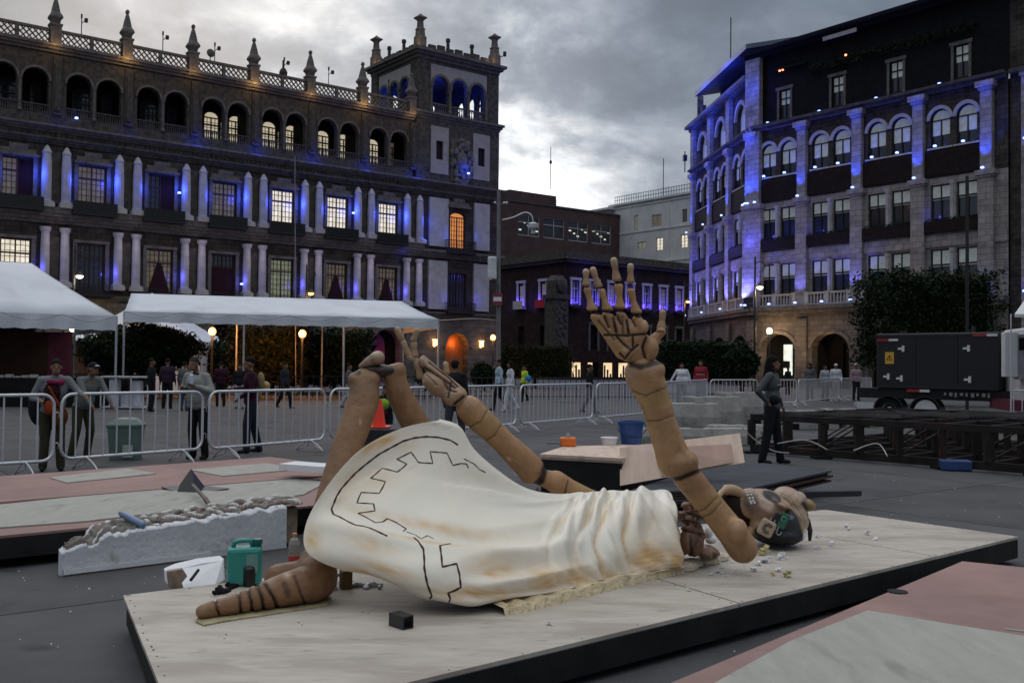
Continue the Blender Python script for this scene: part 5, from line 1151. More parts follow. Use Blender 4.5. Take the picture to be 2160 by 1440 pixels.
# ---- head
Yd = 7.75
HM = mat('painted_head', (1, 1, 1), .45, var=.12, scale=8, bump=.3, bscale=18, attr=True, spec=.35)
b = M()
def E2(mb, x, y, rx, ry, dep=.2, rot=0, Y=Yd, **k): mb.ell(at(x, y, Y), px2m(rx, Y), dep, px2m(ry, Y), Matrix.Rotation(radians(rot), 3, 'Y'), **k)
E2(b, 1622, 1078, 66, 44, .24, 24); E2(b, 1652, 1092, 52, 50, .25, 30); E2(b, 1580, 1062, 30, 34, .19, 30); E2(b, 1615, 1110, 46, 30, .25, 20); E2(b, 1640, 1122, 58, 26, .26, 0)
E2(b, 1663, 1056, 34, 28, .2, 40); E2(b, 1640, 1060, 26, 10, .2, 24, Y=Yd - .08); E2(b, 1584, 1078, 15, 46, .15, -28)
b.ell(at(1628, 1074, Yd - .16), .07, .07, .045, Matrix.Rotation(radians(25), 3, 'Y'))
def headcol(co):
    px, py = projn(co); n = len(co)
    base = np.array((.42, .275, .19)); c = np.repeat(base[None], n, 0)
    # paler brow, brown cheek
    def put_(cx_, cy_, rx, ry, ang, col, st=1, soft=.25):
        nonlocal c
        a = radians(ang); dx, dy = px - cx_, py - cy_; X = (dx * cos(a) + dy * sin(a)) / rx; Y = (-dx * sin(a) + dy * cos(a)) / ry
        w = st * np.clip((1 + soft - np.hypot(X, Y)) / (2 * soft), 0, 1); c = c * (1 - w[:, None]) + np.array(col) * w[:, None]
    put_(1560, 1055, 18, 60, -30, (.42, .27, .16)); put_(1586, 1060, 18, 26, -28, (.085, .065, .06), .9); put_(1618, 1062, 14, 22, -40, (.48, .36, .29), .7)
    put_(1607, 1082, 26, 12, 30, (.30, .17, .12), .7); put_(1640, 1080, 16, 10, 20, (.30, .18, .12), .6)
    # black hair from cheek to nape
    w = np.clip((py - (1127 - .60 * (px - 1570)) + 2 * np.sin(px * .3)) / 5, 0, 1)
    c = c * (1 - w[:, None]) + np.array((.012, .013, .016)) * w[:, None]
    # tan hair band along the crown
    d = segdist(px, py, (1622, 1026), (1668, 1050)); d = np.minimum(d, segdist(px, py, (1668, 1050), (1692, 1085))); d = np.minimum(d, segdist(px, py, (1692, 1085), (1703, 1120)))
    w = np.clip((13 - d) / 4, 0, 1); tan = np.array((.40, .29, .19)); c = c * (1 - w[:, None]) + tan * w[:, None]
    for o in (-9, 0, 7):
        d = segdist(px, py, (1616 + o, 1030), (1662 + o * .6, 1054 - o)); d = np.minimum(d, segdist(px, py, (1662 + o * .6, 1054 - o), (1692 + o, 1100)))
        w = .65 * np.clip((1.6 - d) / 1.2, 0, 1); c = c * (1 - w[:, None]) + np.array((.12, .07, .05)) * w[:, None]
    put_(1690, 1038, 14, 14, 0, (.5, .42, .34), .6)
    put_(1672, 1105, 16, 24, -20, (.05, .06, .08), .7); put_(1669, 1090, 5, 4, 0, (.3, .32, .38), .7, .6)
    w = .95 * np.clip((3.5 - segdist(px, py, (1699, 1117), (1696, 1138))) / 1.5, 0, 1); c = c * (1 - w[:, None]) + np.array((.8, .8, .76)) * w[:, None]
    # eye hollow
    put_(1628, 1047, 22, 10, 27, (.018, .011, .009), 1, .15); put_(1634, 1051, 8, 3, 27, (.14, .09, .07), .7, .4)
    return c
HEAD = blob(b, 'head', HM, FIG, .0085, 4, color=headcol)
# jaw opening: a rim round a dark solid that stands in for the shaded hollow
m_ = M(); pts = []
for k in range(33):
    a = 2 * pi * k / 32; x = 34 * cos(a); y = 52 * sin(a); r_ = radians(-30); X = 1552 + x * cos(r_) - y * sin(r_); Yp = 1080 + x * sin(r_) + y * cos(r_)
    pts.append(at(X, Yp, Yd - .12 + .10 * cos(a)))
m_.tube(pts, [px2m(11 if cos(2 * pi * k / 32) > .1 else 6, Yd) for k in range(33)], 10, cap=False); m_.build('jaw_rim', mat('jaw_paint', (.43, .28, .16), .45, var=.2, scale=4), HEAD, smooth=True)
m_ = M(); E2(m_, 1553, 1082, 33, 50, .10, -30 * -1 * -1, Y=Yd - .02); m_.build('jaw_shade', mat('jaw_dark', (.02, .012, .01), .8), HEAD, smooth=True)
TEETH = mat('tooth_white', (.75, .72, .6), .4, var=.05)
hb = BVHTree.FromObject(HEAD, bpy.context.evaluated_depsgraph_get())
def on_head(x, y, off=.004):
    r = ray(x, y).normalized(); h = hb.ray_cast(CAM, r)
    return (h[0] - r * off) if h[0] else at(x, y, Yd - .15)
for (x, y) in ((1573, 1033), (1580, 1032), (1575, 1038), (1582, 1037), (1577, 1044), (1585, 1043), (1581, 1051), (1588, 1050), (1583, 1057), (1589, 1056), (1585, 1061), (1592, 1060)):
    m_ = M(); m_.ell((0, 0, 0), .0085, .006, .0095, n=8, m_=5); m_.build('tooth', TEETH, HEAD, smooth=True, loc=on_head(x, y, .002))
m_ = M(); E2(m_, 1712 - 10, 1063, 20, 12, .08, 22); m_.build('hair_bun', mat('tan_bun', (.26, .175, .08), .5, var=.25, scale=6), HEAD, smooth=True)
m_ = M(); E2(m_, 1685, 1050, 15, 14, .10, 30); m_.build('hair_knot', mat('tan_knot', (.40, .30, .22), .5, var=.25, scale=9), HEAD, smooth=True)
m_ = M(); m_.tube([at(*p, Yd + .02) for p in ((1694, 1078), (1704, 1098), (1709, 1120), (1708, 1140))], [.014, .02, .02, .012], 8); m_.build('hair_strand', mat('black_hair_paint', (.015, .015, .018), .4), HEAD, smooth=True)
# ear ornament
er = Matrix.Rotation(radians(27), 3, 'Y'); ec = at(1617, 1113, Yd - .30)
m_ = M(); m_.cbox(ec, .115, .06, .125, er); eo = m_.build('ear_ornament', mat('ornament_cream', (.42, .33, .23), .5, var=.15), HEAD, bevel=.02)
for (dx, dz, s_) in ((-.0, .0, .036), (.0, .0, .022)):
    m_ = M(); pts = [ec + er @ Vector((s_ * cos(a) * 1.0, -.032, s_ * sin(a))) for a in [radians(40 + 25 * k) for k in range(12)]]; m_.tube(pts, .0035, 5); m_.build('ornament_glyph', LINE, eo)
GRN = mat('green_enamel', (.03, .14, .085), .4, var=.2); GRY = mat('grey_enamel', (.32, .33, .32), .5, var=.1)
for (x, y, w_, h_, mm_) in ((1634, 1101, .05, .15, mat('black_enamel', (.015, .015, .018), .4)), (1652, 1098, .065, .12, GRN)):
    m_ = M(); m_.cbox(at(x, y, Yd - .27), w_, .03, h_, er); m_.build('ornament_panel', mm_, HEAD, bevel=.008)
for (x, y) in ((1630, 1097), (1637, 1111), (1643, 1122)):
    c_ = at(x, y, Yd - .292); m_ = M(); m_.tube([c_ + er @ Vector(v_) for v_ in ((-.016, 0, .016), (-.018, 0, -.012), (0, 0, -.02), (.016, 0, -.012), (.016, 0, .012))], .0045, 5); m_.build('ornament_glyph', GRY, HEAD)
c_ = at(1653, 1094, Yd - .292); m_ = M(); m_.tube([c_ + Vector((.018 * cos(a), 0, .018 * sin(a))) for a in [radians(30 * k) for k in range(13)]], .004, 5); m_.build('ornament_glyph', mat('pale_green', (.12, .34, .2), .4), HEAD)
# foam bedding under the body
BED = mat('yellow_foam', (.68, .56, .36), .85, var=.22, scale=14, bump=1.0, bscale=45)
bl_ = [gr(x, y, ZD + .03) for x, y in ((1062, 1286), (1120, 1276), (1200, 1256), (1300, 1230), (1400, 1206), (1441, 1198))]
b = M(); n_ = len(bl_); vs = []; fs = []
for k in range(60):
    t = k / 59 * (n_ - 1); i = min(int(t), n_ - 2); p = bl_[i].lerp(bl_[i + 1], t - i); j = .006 * math.sin(k * 2.3) + .008 * rnd.random(); hh = .038 + .008 * math.sin(k * .9) + .03 * (k / 59) + .008 * rnd.random()
    vs += [(p.x + .64 * (.012 + j), p.y - .77 * (.012 + j), ZD + .001), (p.x, p.y, ZD + hh), (p.x - .16, p.y + .2, ZD + hh + .02), (p.x - .35, p.y + .5, ZD + .001)]
    if k:
        for q in range(3): a_ = 4 * (k - 1) + q; fs.append((a_, a_ + 4, a_ + 5, a_ + 1))
b.add(vs, fs); b.build('foam_bedding', BED, FIG)
b = M(); r3 = random.Random(5)
for k in range(26):
    x = r3.uniform(1440, 1520); p = gr(x, 1205 - (x - 1440) * .28, ZD); s_ = r3.uniform(.02, .06); b.ell((p.x, p.y + .1 * r3.random(), ZD + s_ * .4), s_ * 1.4, s_, s_ * .7, n=7, m_=5)
b.build('foam_bedding', mat('pale_foam', (.62, .54, .42), .85, var=.2, scale=14, bump=1.0, bscale=45), FIG)
# chips and shavings on the deck
chips = [(1786, 1112, .035), (1792, 1118, .02), (1830, 1128, .03), (1846, 1139, .03), (1724, 1134, .025), (1755, 1152, .028), (1726, 1158, .03), (1648, 1180, .05), (1612, 1170, .05), (1618, 1186, .055), (1600, 1192, .03), (1660, 1217, .035), (1640, 1205, .03), (1452, 1246, .02), (1518, 1208, .03), (1535, 1218, .02), (1160, 1318, .02), (1320, 1172, .01), (1500, 1212, .025), (1590, 1205, .03), (1630, 1214, .02), (1575, 1183, .03)]
CHL = ['white foam chip highest on the deck right of the head', 'tiny white chip just under the highest chip right of the head', 'white chip lying farthest right of the head, upper one of a pair', 'white chip lying farthest right of the head, lower one of a pair',
       'white chip close to the black hair spike', 'flat white chip midway between head and deck edge', 'white chip just below the chip near the hair spike', 'large round white chip beside the rounded arm end', 'yellowed chip standing between arm end and head', 'largest chip heap touching the rounded arm end',
       'white chip below the heap at the arm end', 'yellowed chip nearest the front edge of the deck, by the arm', 'white chip between the arm end and the front edge', 'white chip below the neck end of the dress', 'white chip under the arm, left of its rounded end', 'small white chip under the arm beside the yellow foam',
       'lone white chip on the plywood in front of the skirt', 'tiny chip caught on the blouse side of the foam bedding', 'white crumbly chip left of the rounded arm end', 'white chip between the heap and the front edge', 'yellowed small chip right of the chip heap', 'white chip leaning on the black hair behind the arm end']
FOY = mat('yellowed_foam', (.50, .44, .22), .8, var=.3, scale=20)
for k, (x, y, s_) in enumerate(chips):
    p = gr(x, y, ZD); m_ = M()
    for q in range(3 + k % 3): m_.cbox((r3.uniform(-1, 1) * s_ * .5, r3.uniform(-1, 1) * s_ * .5, s_ * .25 * (q + .6)), s_ * r3.uniform(.5, 1.1), s_ * r3.uniform(.5, 1), s_ * r3.uniform(.1, .4), Matrix.Rotation(r3.uniform(-.6, .6), 3, 'X') @ Matrix.Rotation(r3.uniform(0, 6), 3, 'Z'))
    o = m_.build('foam_chip', FOY if k in (8, 11, 20) else FOAM, loc=(p.x, p.y, ZD)); tag(o, CHL[k], 'foam chip', 'foam chips scattered on the deck')
m_ = M()
for k in range(160):
    x = r3.gauss(1610, 60); y = 1205 - (x - 1560) * .28 + r3.gauss(0, 14); p = gr(x, y, ZD); s_ = r3.uniform(.003, .009); m_.cbox((p.x, p.y, ZD + s_ / 2), s_, s_, s_, Matrix.Rotation(r3.random() * 3, 3, 'Z'))
m_.build('foam_crumbs', FOAM, kind='stuff')
# ------------------------------------------------------------------ things round the figure
TEAL = mat('teal_plastic', (.03, .26, .22), .35, var=.12, spec=.5)
def text_mesh(s, size, name, material, parent, depth=.004):
    cu = bpy.data.curves.new(name, 'FONT'); cu.body = s; cu.size = size; cu.extrude = depth; cu.align_x = 'CENTER'; cu.align_y = 'CENTER'
    o = bpy.data.objects.new(name, cu); COL.objects.link(o); dg = bpy.context.evaluated_depsgraph_get(); me = bpy.data.meshes.new_from_object(o.evaluated_get(dg)); bpy.data.objects.remove(o)
    me.materials.clear(); me.materials.append(material); ob = bpy.data.objects.new(name, me); COL.objects.link(ob); ob.parent = parent; return ob
p = gr(508, 1238, ZD); t = thing('jerrycan', 'teal plastic jerrycan standing by the foot', 'jerrycan', (p.x, p.y + .08, ZD), radians(14))
b = M(); b.box(-.105, .105, -.07, .07, 0, .235); o_ = b.build('can_body', TEAL, t, bevel=.022)
b = M(); b.tube([(-.07, 0, .225), (-.065, 0, .262), (-.03, 0, .272), (.03, 0, .272), (.05, 0, .235)], .015, 8); b.build('handle', TEAL, t, smooth=True)
b = M(); b.lathe([(.026, .23), (.026, .25), (.031, .252), (.031, .28), (.002, .281)], (.075, 0, 0), 14); b.build('cap', mat('dark_teal', (.01, .10, .09), .4), t)
b = M(); b.cbox((.045, -.0725, .14), .07, .004, .11); b.build('label_sticker', mat('worn_label', (.16, .3, .27), .6, var=.3, scale=20), t)
p = gr(524, 1234, ZD); t = thing('pump_bottle', 'small black pump bottle with white nozzle against the jerrycan', 'bottle', (p.x + .01, p.y - .02, ZD))
b = M(); b.lathe([(.036, 0), (.04, .005), (.04, .11), (.03, .125), (.014, .13)], n=16); b.build('bottle_body', mat('black_plastic', (.012, .011, .012), .35), t, smooth=False)
b = M(); b.lathe([(.014, .13), (.014, .145), (.006, .146), (.006, .165), (.012, .166), (.012, .175)], n=10); b.box(-.03, .005, -.007, .007, .166, .176); b.build('pump', mat('white_plastic', (.7, .7, .7), .4, var=.05), t)
p = gr(617, 1200, ZD)
t = thing('soda_bottle', 'clear drink bottle with red label and orange cap behind the shin', 'bottle', (p.x, p.y + .05, ZD))
PETM = mat('clear_plastic', (.34, .33, .29), .15, var=.15, alpha=.75)
b = M(); b.lathe([(.036, 0), (.04, .01), (.04, .07), (.037, .09), (.04, .11), (.04, .16), (.030, .19), (.014, .205), (.013, .215)], n=16); b.build('bottle_body', PETM, t)
b = M(); b.lathe([(.0405, .05), (.0405, .085)], n=16); b.build('paper_label', mat('red_label', (.5, .05, .05), .5), t)
b = M(); b.lathe([(.015, .213), (.016, .215), (.016, .232), (.002, .233)], n=12); b.build('cap', mat('orange_cap', (.6, .22, .12), .5), t)
# black rag, clear bags and scraps
def rag(pxs, z, h, material, name, label, cat, n=26, seed=1, tall=.05):
    r = random.Random(seed); b = M(); P = [gr(x, y, z) for x, y in pxs]
    for k in range(n):
        t_ = r.random() * (len(P) - 1); i = min(int(t_), len(P) - 2); c = P[i].lerp(P[i + 1], t_ - i); b.ell((c.x + r.gauss(0, .012), c.y + r.gauss(0, .02), z + tall * r.random() * .6), r.uniform(.012, .035), r.uniform(.012, .03), r.uniform(.008, .02), Matrix.Rotation(r.uniform(-1, 1), 3, 'Y'), n=7, m_=5)
    for p_ in P: b.cap(P[0] + Vector((0, 0, .01)), P[-1] + Vector((0, 0, .01)), .012, .012)
    o = blob(b, name, material, None, .007, 2); tag(o, label, cat); return o
rag([(458, 1254), (480, 1244), (505, 1232), (530, 1226)], ZD, .04, mat('black_cloth', (.012, .011, .013), .9), 'rag', 'crumpled black rag between the jerrycan and the toes', 'rag', tall=.06)
rag([(690, 1246), (705, 1240), (700, 1225)], ZD, .1, mat('clear_bag', (.42, .44, .45), .2, var=.3, scale=30, bump=.8), 'plastic_bag', 'crumpled clear plastic bag right behind the heel', 'plastic bag', 30, 4, .16)
rag([(745, 1236), (775, 1238), (805, 1236)], ZD, .03, mat('silver_scrap', (.40, .42, .45), .3, var=.4, scale=30), 'foil_scrap', 'flattened silvery scraps lying under the hem of the dress', 'scrap', 20, 8, .03)
p = gr(727, 1243, ZD); b = M(); b.cbox((p.x, p.y + .04, ZD + .055), .065, .08, .11, Matrix.Rotation(.4, 3, 'Z')); tag(b.build('wood_block', mat('brown_block', (.16, .10, .045), .7), bevel=.004), 'brown wooden block standing under the dress behind the heel', 'wood block')
# carved foam end piece, half on the deck
t = thing('foam_offcut', 'rounded foam offcut with tan painted end leaning at the deck corner', 'foam piece', tuple(gr(400, 1250, ZD)))
p0 = gr(400, 1250, ZD); b = M()
Pf = [at(352, 1206, 6.35), at(375, 1196, 6.5), at(425, 1184, 6.6), at(472, 1178, 6.7), at(474, 1222, 6.55), at(455, 1234, 6.4), at(410, 1246, 6.25), at(368, 1248, 6.2), at(354, 1232, 6.25)]
c0 = sum(Pf, Vector()) / len(Pf)
b.loft([[c0 + (q - c0) * k + Vector((-.4, .75, 0)) * d - p0 for q in Pf] for k, d in ((.93, -.03), (1, 0), (1, .14), (.9, .2))]); b.build('foam_body', FOAM, t)
b = M(); Pe = [at(x, y, 6.16) for x, y in ((352, 1205), (385, 1200), (395, 1215), (384, 1228), (388, 1244), (368, 1249), (355, 1236))]; c1 = sum(Pe, Vector()) / len(Pe); b.loft([[q - p0 for q in Pe], [q - p0 + Vector((-.02, .05, 0)) for q in Pe]]); b.build('painted_end', mat('tan_carving', (.27, .20, .15), .6, var=.4, scale=12), t)
b = M(); b.cap(at(403, 1222, 6.14) - p0, at(418, 1202, 6.3) - p0, .010, .010); b.build('dark_slit', mat('dark_slit', (.02, .015, .012), .8), t)
# ---- long foam block with a carved and painted relief on top
FB = thing('foam_block', 'long white foam block with a painted relief on its top, behind the foot', 'foam sculpture', tuple(gr(360, 1190, 0)))
fo = gr(360, 1190, 0); g0_, g1_ = gr(128, 1216, 0), gr(604, 1156, 0); ex_ = (g1_ - g0_); Lb = ex_.length; ex_.normalize(); ey_ = Vector((-ex_.y, ex_.x, 0))
FB.rotation_euler = (0, 0, math.atan2(ex_.y, ex_.x)); FB.location = (g0_.x, g0_.y, 0)
prof = [(.0, .24), (.06, .27), (.10, .305), (.16, .305), (.2, .28), (.26, .285), (.30, .335), (.36, .345), (.42, .34)]
tops = []; nseg = 150
for k in range(nseg + 1):
    u_ = k / nseg; base = .17 + .08 * min(1, u_ * 6) if u_ < .17 else .25 + .10 * u_
    if .10 < u_ < .15: base -= .03
    if .2 < u_ < .27: base -= .022 * abs(sin((u_ - .2) * 90))
    base += .018 * sin(u_ * 60) * (u_ > .4) * (.5 + .5 * sin(u_ * 23)) + .009 * rnd.random(); tops.append(base)
b = M(); rings_ = []
for k in range(nseg + 1):
    x = Lb * k / nseg; j = .004 * rnd.random(); yb_ = .06 + .46 * min(1, k / nseg / .26); rings_.append([(x, yb_, .005), (x, 0 + j, .004), (x, -.002 + j, .06), (x, .002 + j, tops[k] * .6), (x, .0 + j, tops[k] - .012), (x, .012, tops[k]), (x, .05, tops[k] + .01), (x, yb_, tops[k] + .02)])
b.loft(rings_); b.build('foam_body', mat('dirty_foam', (.60, .61, .63), .8, var=.10, scale=4, bump=.4, bscale=22, spots=[((.36, .34, .31), 5, .60, .72), ((.70, .71, .73), 2, .5, .7)]), FB)
b = M(); NX, NY = 260, 44; rr_ = random.Random(9); H = np.zeros((NX, NY)); colr_ = np.zeros((NX, NY, 3))
xs_g, ys_g = np.meshgrid(np.linspace(.02, 1.10, NX), np.linspace(0, 1, NY), indexing='ij')
wv = np.sin(xs_g * 70 + 5 * np.sin(ys_g * 7 + xs_g * 9)); wv2 = np.sin(xs_g * 31 + ys_g * 12 + 3 * np.sin(xs_g * 17)); wv3 = np.sin(ys_g * 21 + 4 * np.sin(xs_g * 23))
H = .035 * np.sin(np.pi * np.clip(ys_g, 0, 1)) ** .6 + .012 * wv * (xs_g > .3) + .010 * wv2 + .008 * wv3
tp = np.interp(xs_g, np.linspace(0, 1, nseg + 1), tops); H = tp + .002 + H * np.clip(ys_g * 9, 0, 1)
relief = wv * .5 + wv2 * .6 + wv3 * .45
stone = np.array((.17, .15, .13)); brown = np.array((.11, .055, .032)); blk = np.array((.018, .015, .014)); wht = np.array((.58, .56, .53))
Cc = np.where((relief > .75)[..., None], wht, np.where((relief < -.55)[..., None], blk, np.where((relief < -.1)[..., None], brown, stone)))
Cc = np.where((xs_g < .36)[..., None] & (np.abs(relief) < 1.3)[..., None], stone * np.array((1.0, 1.0, 1.0)) * (.85 + .15 * wv3[..., None]), Cc)
vs = [(float(Lb * xs_g[i, j]), float(.02 + (.04 + .46 * min(1, xs_g[i, j] / .26)) * ys_g[i, j]), float(H[i, j])) for i in range(NX) for j in range(NY)]
fs = [(i * NY + j, (i + 1) * NY + j, (i + 1) * NY + j + 1, i * NY + j + 1) for i in range(NX - 1) for j in range(NY - 1)]
b.add(vs, fs); ob = b.build('painted_relief', mat('relief_paint', (1, 1, 1), .55, var=.15, scale=9, attr=True), FB, smooth=True)
ca = ob.data.color_attributes.new('Col', 'FLOAT_COLOR', 'POINT'); c4 = np.ones((NX * NY, 4)); c4[:, :3] = Cc.reshape(-1, 3); ca.data.foreach_set('color', c4.ravel())
b = M(); b.box(Lb + .002, Lb * 1.09, .1, .5, .01, .34); b.build('painted_end', mat('tan_carving', (.27, .20, .15)), FB, bevel=.02)
b = M(); b.box(.02, Lb * .63, -.012, -.003, .012, .05); b.build('base_strip', FOAM, FB)
b = M(); p0, p1 = at(258, 1084, 7.95), at(300, 1106, 7.85); b.cap(p0, p1, .026, .03); b.cap(p0 + (p0 - p1) * .12, p0, .014, .014); tag(b.build('squeeze_bottle', mat('pale_blue_plastic', (.14, .2, .32), .4, var=.3), smooth=True), 'pale blue bottle lying on top of the long foam block', 'bottle')
# black folded sheet metal piece with its strut
t = thing('black_maquette', 'small black triangular piece with cloth wings and a strut, on the rear deck', 'sculpture piece', tuple(gr(408, 1040, zl)))
tp_ = gr(408, 1040, zl); BM = mat('black_sheet', (.009, .009, .010), .5, var=.4, scale=8)
def q(x, y, Y): return at(x, y, Y) - tp_
b = M(); ap = q(403, 988, 10.4); bs = [q(380, 1020, 10.5), q(432, 1026, 10.45), q(415, 1043, 10.15), q(372, 1040, 10.2)]
b.add([ap] + bs, [(0, 1, 2), (0, 2, 3), (0, 3, 4), (0, 4, 1), (4, 3, 2, 1)]); b.build('pyramid', BM, t)
b = M(); b.loft([[q(340, 1026, 10.4), q(378, 1023, 10.6), q(378, 1040, 10.2)], [q(340, 1028, 10.4), q(378, 1026, 10.6), q(378, 1043, 10.2)]]); b.loft([[q(484, 1029, 10.4), q(430, 1024, 10.6), q(418, 1041, 10.2)], [q(484, 1031, 10.4), q(430, 1027, 10.6), q(418, 1044, 10.2)]]); b.build('cloth_wing', BM, t)
b = M(); b.beam(q(406, 1022, 10.1), q(432, 1050, 9.3), .03, .02); b.beam(q(432, 1050, 9.3), q(458, 1088, 8.75), .035, .03); b.build('strut', mat('brown_strut', (.11, .085, .07), .7), t)

# ---- behind: raised black box deck with loose boards
LPL = mat('light_plywood', (.62, .47, .37), .65, var=.12, scale=2, stretch=(6, 1.2, 1), spots=[((.48, .33, .26), 1.6, .52, .75)])
zb = .58
Pq = [gr(1138, 957, zb), gr(1312, 966, zb), gr(1450, 934, zb), gr(1190, 941, zb)]; c = sum(Pq, Vector()) / 4; t = thing('box_deck', 'tall black sided box deck with pale timber top, behind the far arm', 'stage deck', (c.x, c.y, 0)); c = Vector((c.x, c.y, 0))
b = M(); b.slab([p_ - c for p_ in Pq], zb - .035, zb); b.build('plywood_sheet', LPL, t)
cen = c + (sum(Pq, Vector()) / 4 - c) ; b = M(); b.slab([(p_ - c) * .975 for p_ in Pq], .02, zb - .06); b.build('side_panel', BLK, t)
b = M(); b.slab([(p_ - c) * .985 for p_ in Pq], zb - .06, zb - .036); b.build('edge_batten', LPL, t)
b = M(); A0, A1 = at(1308, 1024, 11.0), at(1571, 975, 11.3); A2, A3 = at(1561, 914, 11.6), at(1308, 944, 11.3); nn = Vector((0, .03, 0)); b.loft([[A0, A1, A2, A3], [A0 + nn, A1 + nn, A2 + nn, A3 + nn]])
t = thing('plywood_sheet', 'pale plywood sheet leaning upright against the black box deck', 'plywood sheet', tuple(A0)); b.v = [tuple(Vector(v_) - A0) for v_ in b.v]; b.build('board', LPL, t)
b = M(); B0, B1, B2, B3 = at(1395, 1004, 11.1), at(1549, 974, 11.22), at(1543, 936, 11.35), at(1392, 944, 11.25); b.loft([[x_ - A0 for x_ in (B0, B1, B2, B3)], [x_ - A0 + nn * .4 for x_ in (B0, B1, B2, B3)]]); b.build('inset_board', mat('pinkish_board', (.50, .33, .26), .7, var=.15, scale=3), t)
zs = .30
t = thing('panel_stack', 'stack of dark panels with brown edges lying beside the leaning plywood', 'panel stack', tuple(gr(1540, 1010, 0)))
so = gr(1540, 1010, 0)
for k, (dz, mm_, jx) in enumerate(((0, mat('dark_grey_panel', (.055, .058, .064), .75, var=.25, scale=2), 0), (-.03, mat('brown_panel', (.06, .04, .032), .8), -8), (-.06, mat('brown_panel', (.06, .04, .032)), 4), (-.09, mat('grey_panel', (.12, .11, .10), .8), -14), (-.12, mat('brown_panel', (.06, .04, .032)), 0), (-.16, mat('black_panel', (.02, .02, .02), .8), -30))):
    Q = [gr(1322 + jx, 1036, zs) - so, gr(1565 + jx, 1033, zs) - so, gr(1754 + jx, 992, zs) - so, gr(1610 + jx, 976, zs) - so, gr(1480, 985, zs) - so]
    b = M(); b.slab([(x_.x, x_.y) for x_ in Q], zs + dz - .022, zs + dz); b.build('panel', mm_, t)
b = M(); b.beam(at(1560, 1045, 10.3), at(1812, 1040, 11.6), .07, .06); tag(b.build('steel_bar', STEEL), 'black steel bar sticking out below the panel stack', 'steel bar')
p = gr(1198, 941, zb); t = thing('orange_container', 'orange plastic container with grey top on the box deck', 'container', (p.x, p.y, zb))
OR = mat('orange_plastic', (.75, .17, .02), .4, var=.1); b = M(); b.box(-.1, .1, -.07, .07, 0, .115); b.build('container_body', OR, t, bevel=.02); b = M(); b.lathe([(.03, .11), (.03, .13), (.02, .15), (.018, .17)], n=10); b.build('cap', mat('grey_plastic', (.3, .3, .3), .5), t)
b = M(); b.box(-.27, -.1, -.02, .01, .03, .04); b.build('nozzle', IRN, t)
p = gr(1285, 938, zb); t = thing('white_tub', 'white plastic tub beside the blue bucket', 'tub', (p.x, p.y, zb)); b = M(); b.lathe([(.09, 0), (.105, .08), (.115, .085), (.115, .1), (.002, .101)], n=18); b.build('tub_body', mat('white_plastic', (.7, .7, .7)), t)
p = gr(1333, 937, zb); t = thing('blue_bucket', 'large blue plastic bucket on the box deck', 'bucket', (p.x, p.y + .1, zb)); BB = mat('blue_plastic', (.02, .07, .24), .4, var=.2)
b = M(); b.lathe([(.13, 0), (.165, .27), (.18, .275), (.18, .3), (.16, .3), (.13, .02), (.002, .02)], n=20); b.build('bucket_body', BB, t); b = M(); b.tube([(.17, 0, .28), (.19, -.1, .2), (.1, -.17, .1), (-.1, -.17, .1), (-.19, -.1, .2), (-.17, 0, .28)], .006, 5); b.build('handle', IRN, t)
p = gr(1290, 1040, 0.25); t = thing('water_bottle', 'small clear water bottle standing against the box deck', 'bottle', (gr(1290, 1050, 0).x, gr(1290, 1050, 0).y, .0)); b = M(); b.lathe([(.04, 0), (.04, .2), (.02, .24), (.018, .26)], n=12); b.build('bottle_body', mat('blue_clear_plastic', (.3, .38, .45), .2), t)

# ------------------------------------------------------------------ crowd barriers
GALV = mat('galvanised_steel', (.58, .59, .61), .4, metal=.3, var=.12, scale=4)
def barrier(xl, yl, xr, yr, label, z0=.2, H=1.12, feet=True):
    A_, B_ = gr(xl, yl, z0), gr(xr, yr, z0); c = (A_ + B_) / 2; d = B_ - A_; L_ = d.length; a = math.atan2(d.y, d.x)
    t = thing('crowd_barrier', label, 'barrier', (c.x, c.y, 0), a, 'crowd barriers round the work site')
    h = L_ / 2; R = .16; b = M(); pts = []
    for cx_, cz_, a0 in ((h - R, H - R, 0), (-h + R, H - R, 90), (-h + R, z0 + R, 180), (h - R, z0 + R, 270)):
        for k in range(6): q_ = radians(a0 + 18 * k); pts.append((cx_ + R * cos(q_), 0, cz_ + R * sin(q_)))
    pts.append(pts[0]); b.tube(pts, .023, 6, cap=False); b.build('frame', GALV, t, smooth=True)
    n = max(6, int(round(L_ / .215))); bar = None
    for k in range(1, n):
        x = -h + L_ * k / n
        if bar is None:
            m_ = M(); m_.tube([(0, 0, z0), (0, 0, H)], .0125, 5); bar = m_.build('bar', GALV, t, loc=(x, 0, 0))
        else: again(bar, (x, 0, 0), 0, t)
    if feet:
        def ft():
            m_ = M(); m_.tube(bow([(0, -.33, .012), (0, -.22, .11), (0, -.05, .19), (0, .05, .19), (0, .22, .11), (0, .33, .012)], 3), .013, 5); m_.tube([(0, -.33, .014), (.05, -.1, .1), (.0, 0, z0)], .009, 5); m_.tube([(0, .33, .014), (.05, .1, .1), (0, 0, z0)], .009, 5); return m_.build('foot', GALV, smooth=True)
        for x in (-h + .38, h - .38): put('bfoot', ft, (x, 0, 0), t)
    def hk():
        m_ = M(); m_.tube([(0, 0, 0), (.05, 0, .03), (.075, 0, .0), (.07, 0, -.06)], .007, 5); return m_.build('hook', GALV, smooth=True)
    for z in (.85, .42): put('bhook', hk, (h, 0, z), t)
    return t
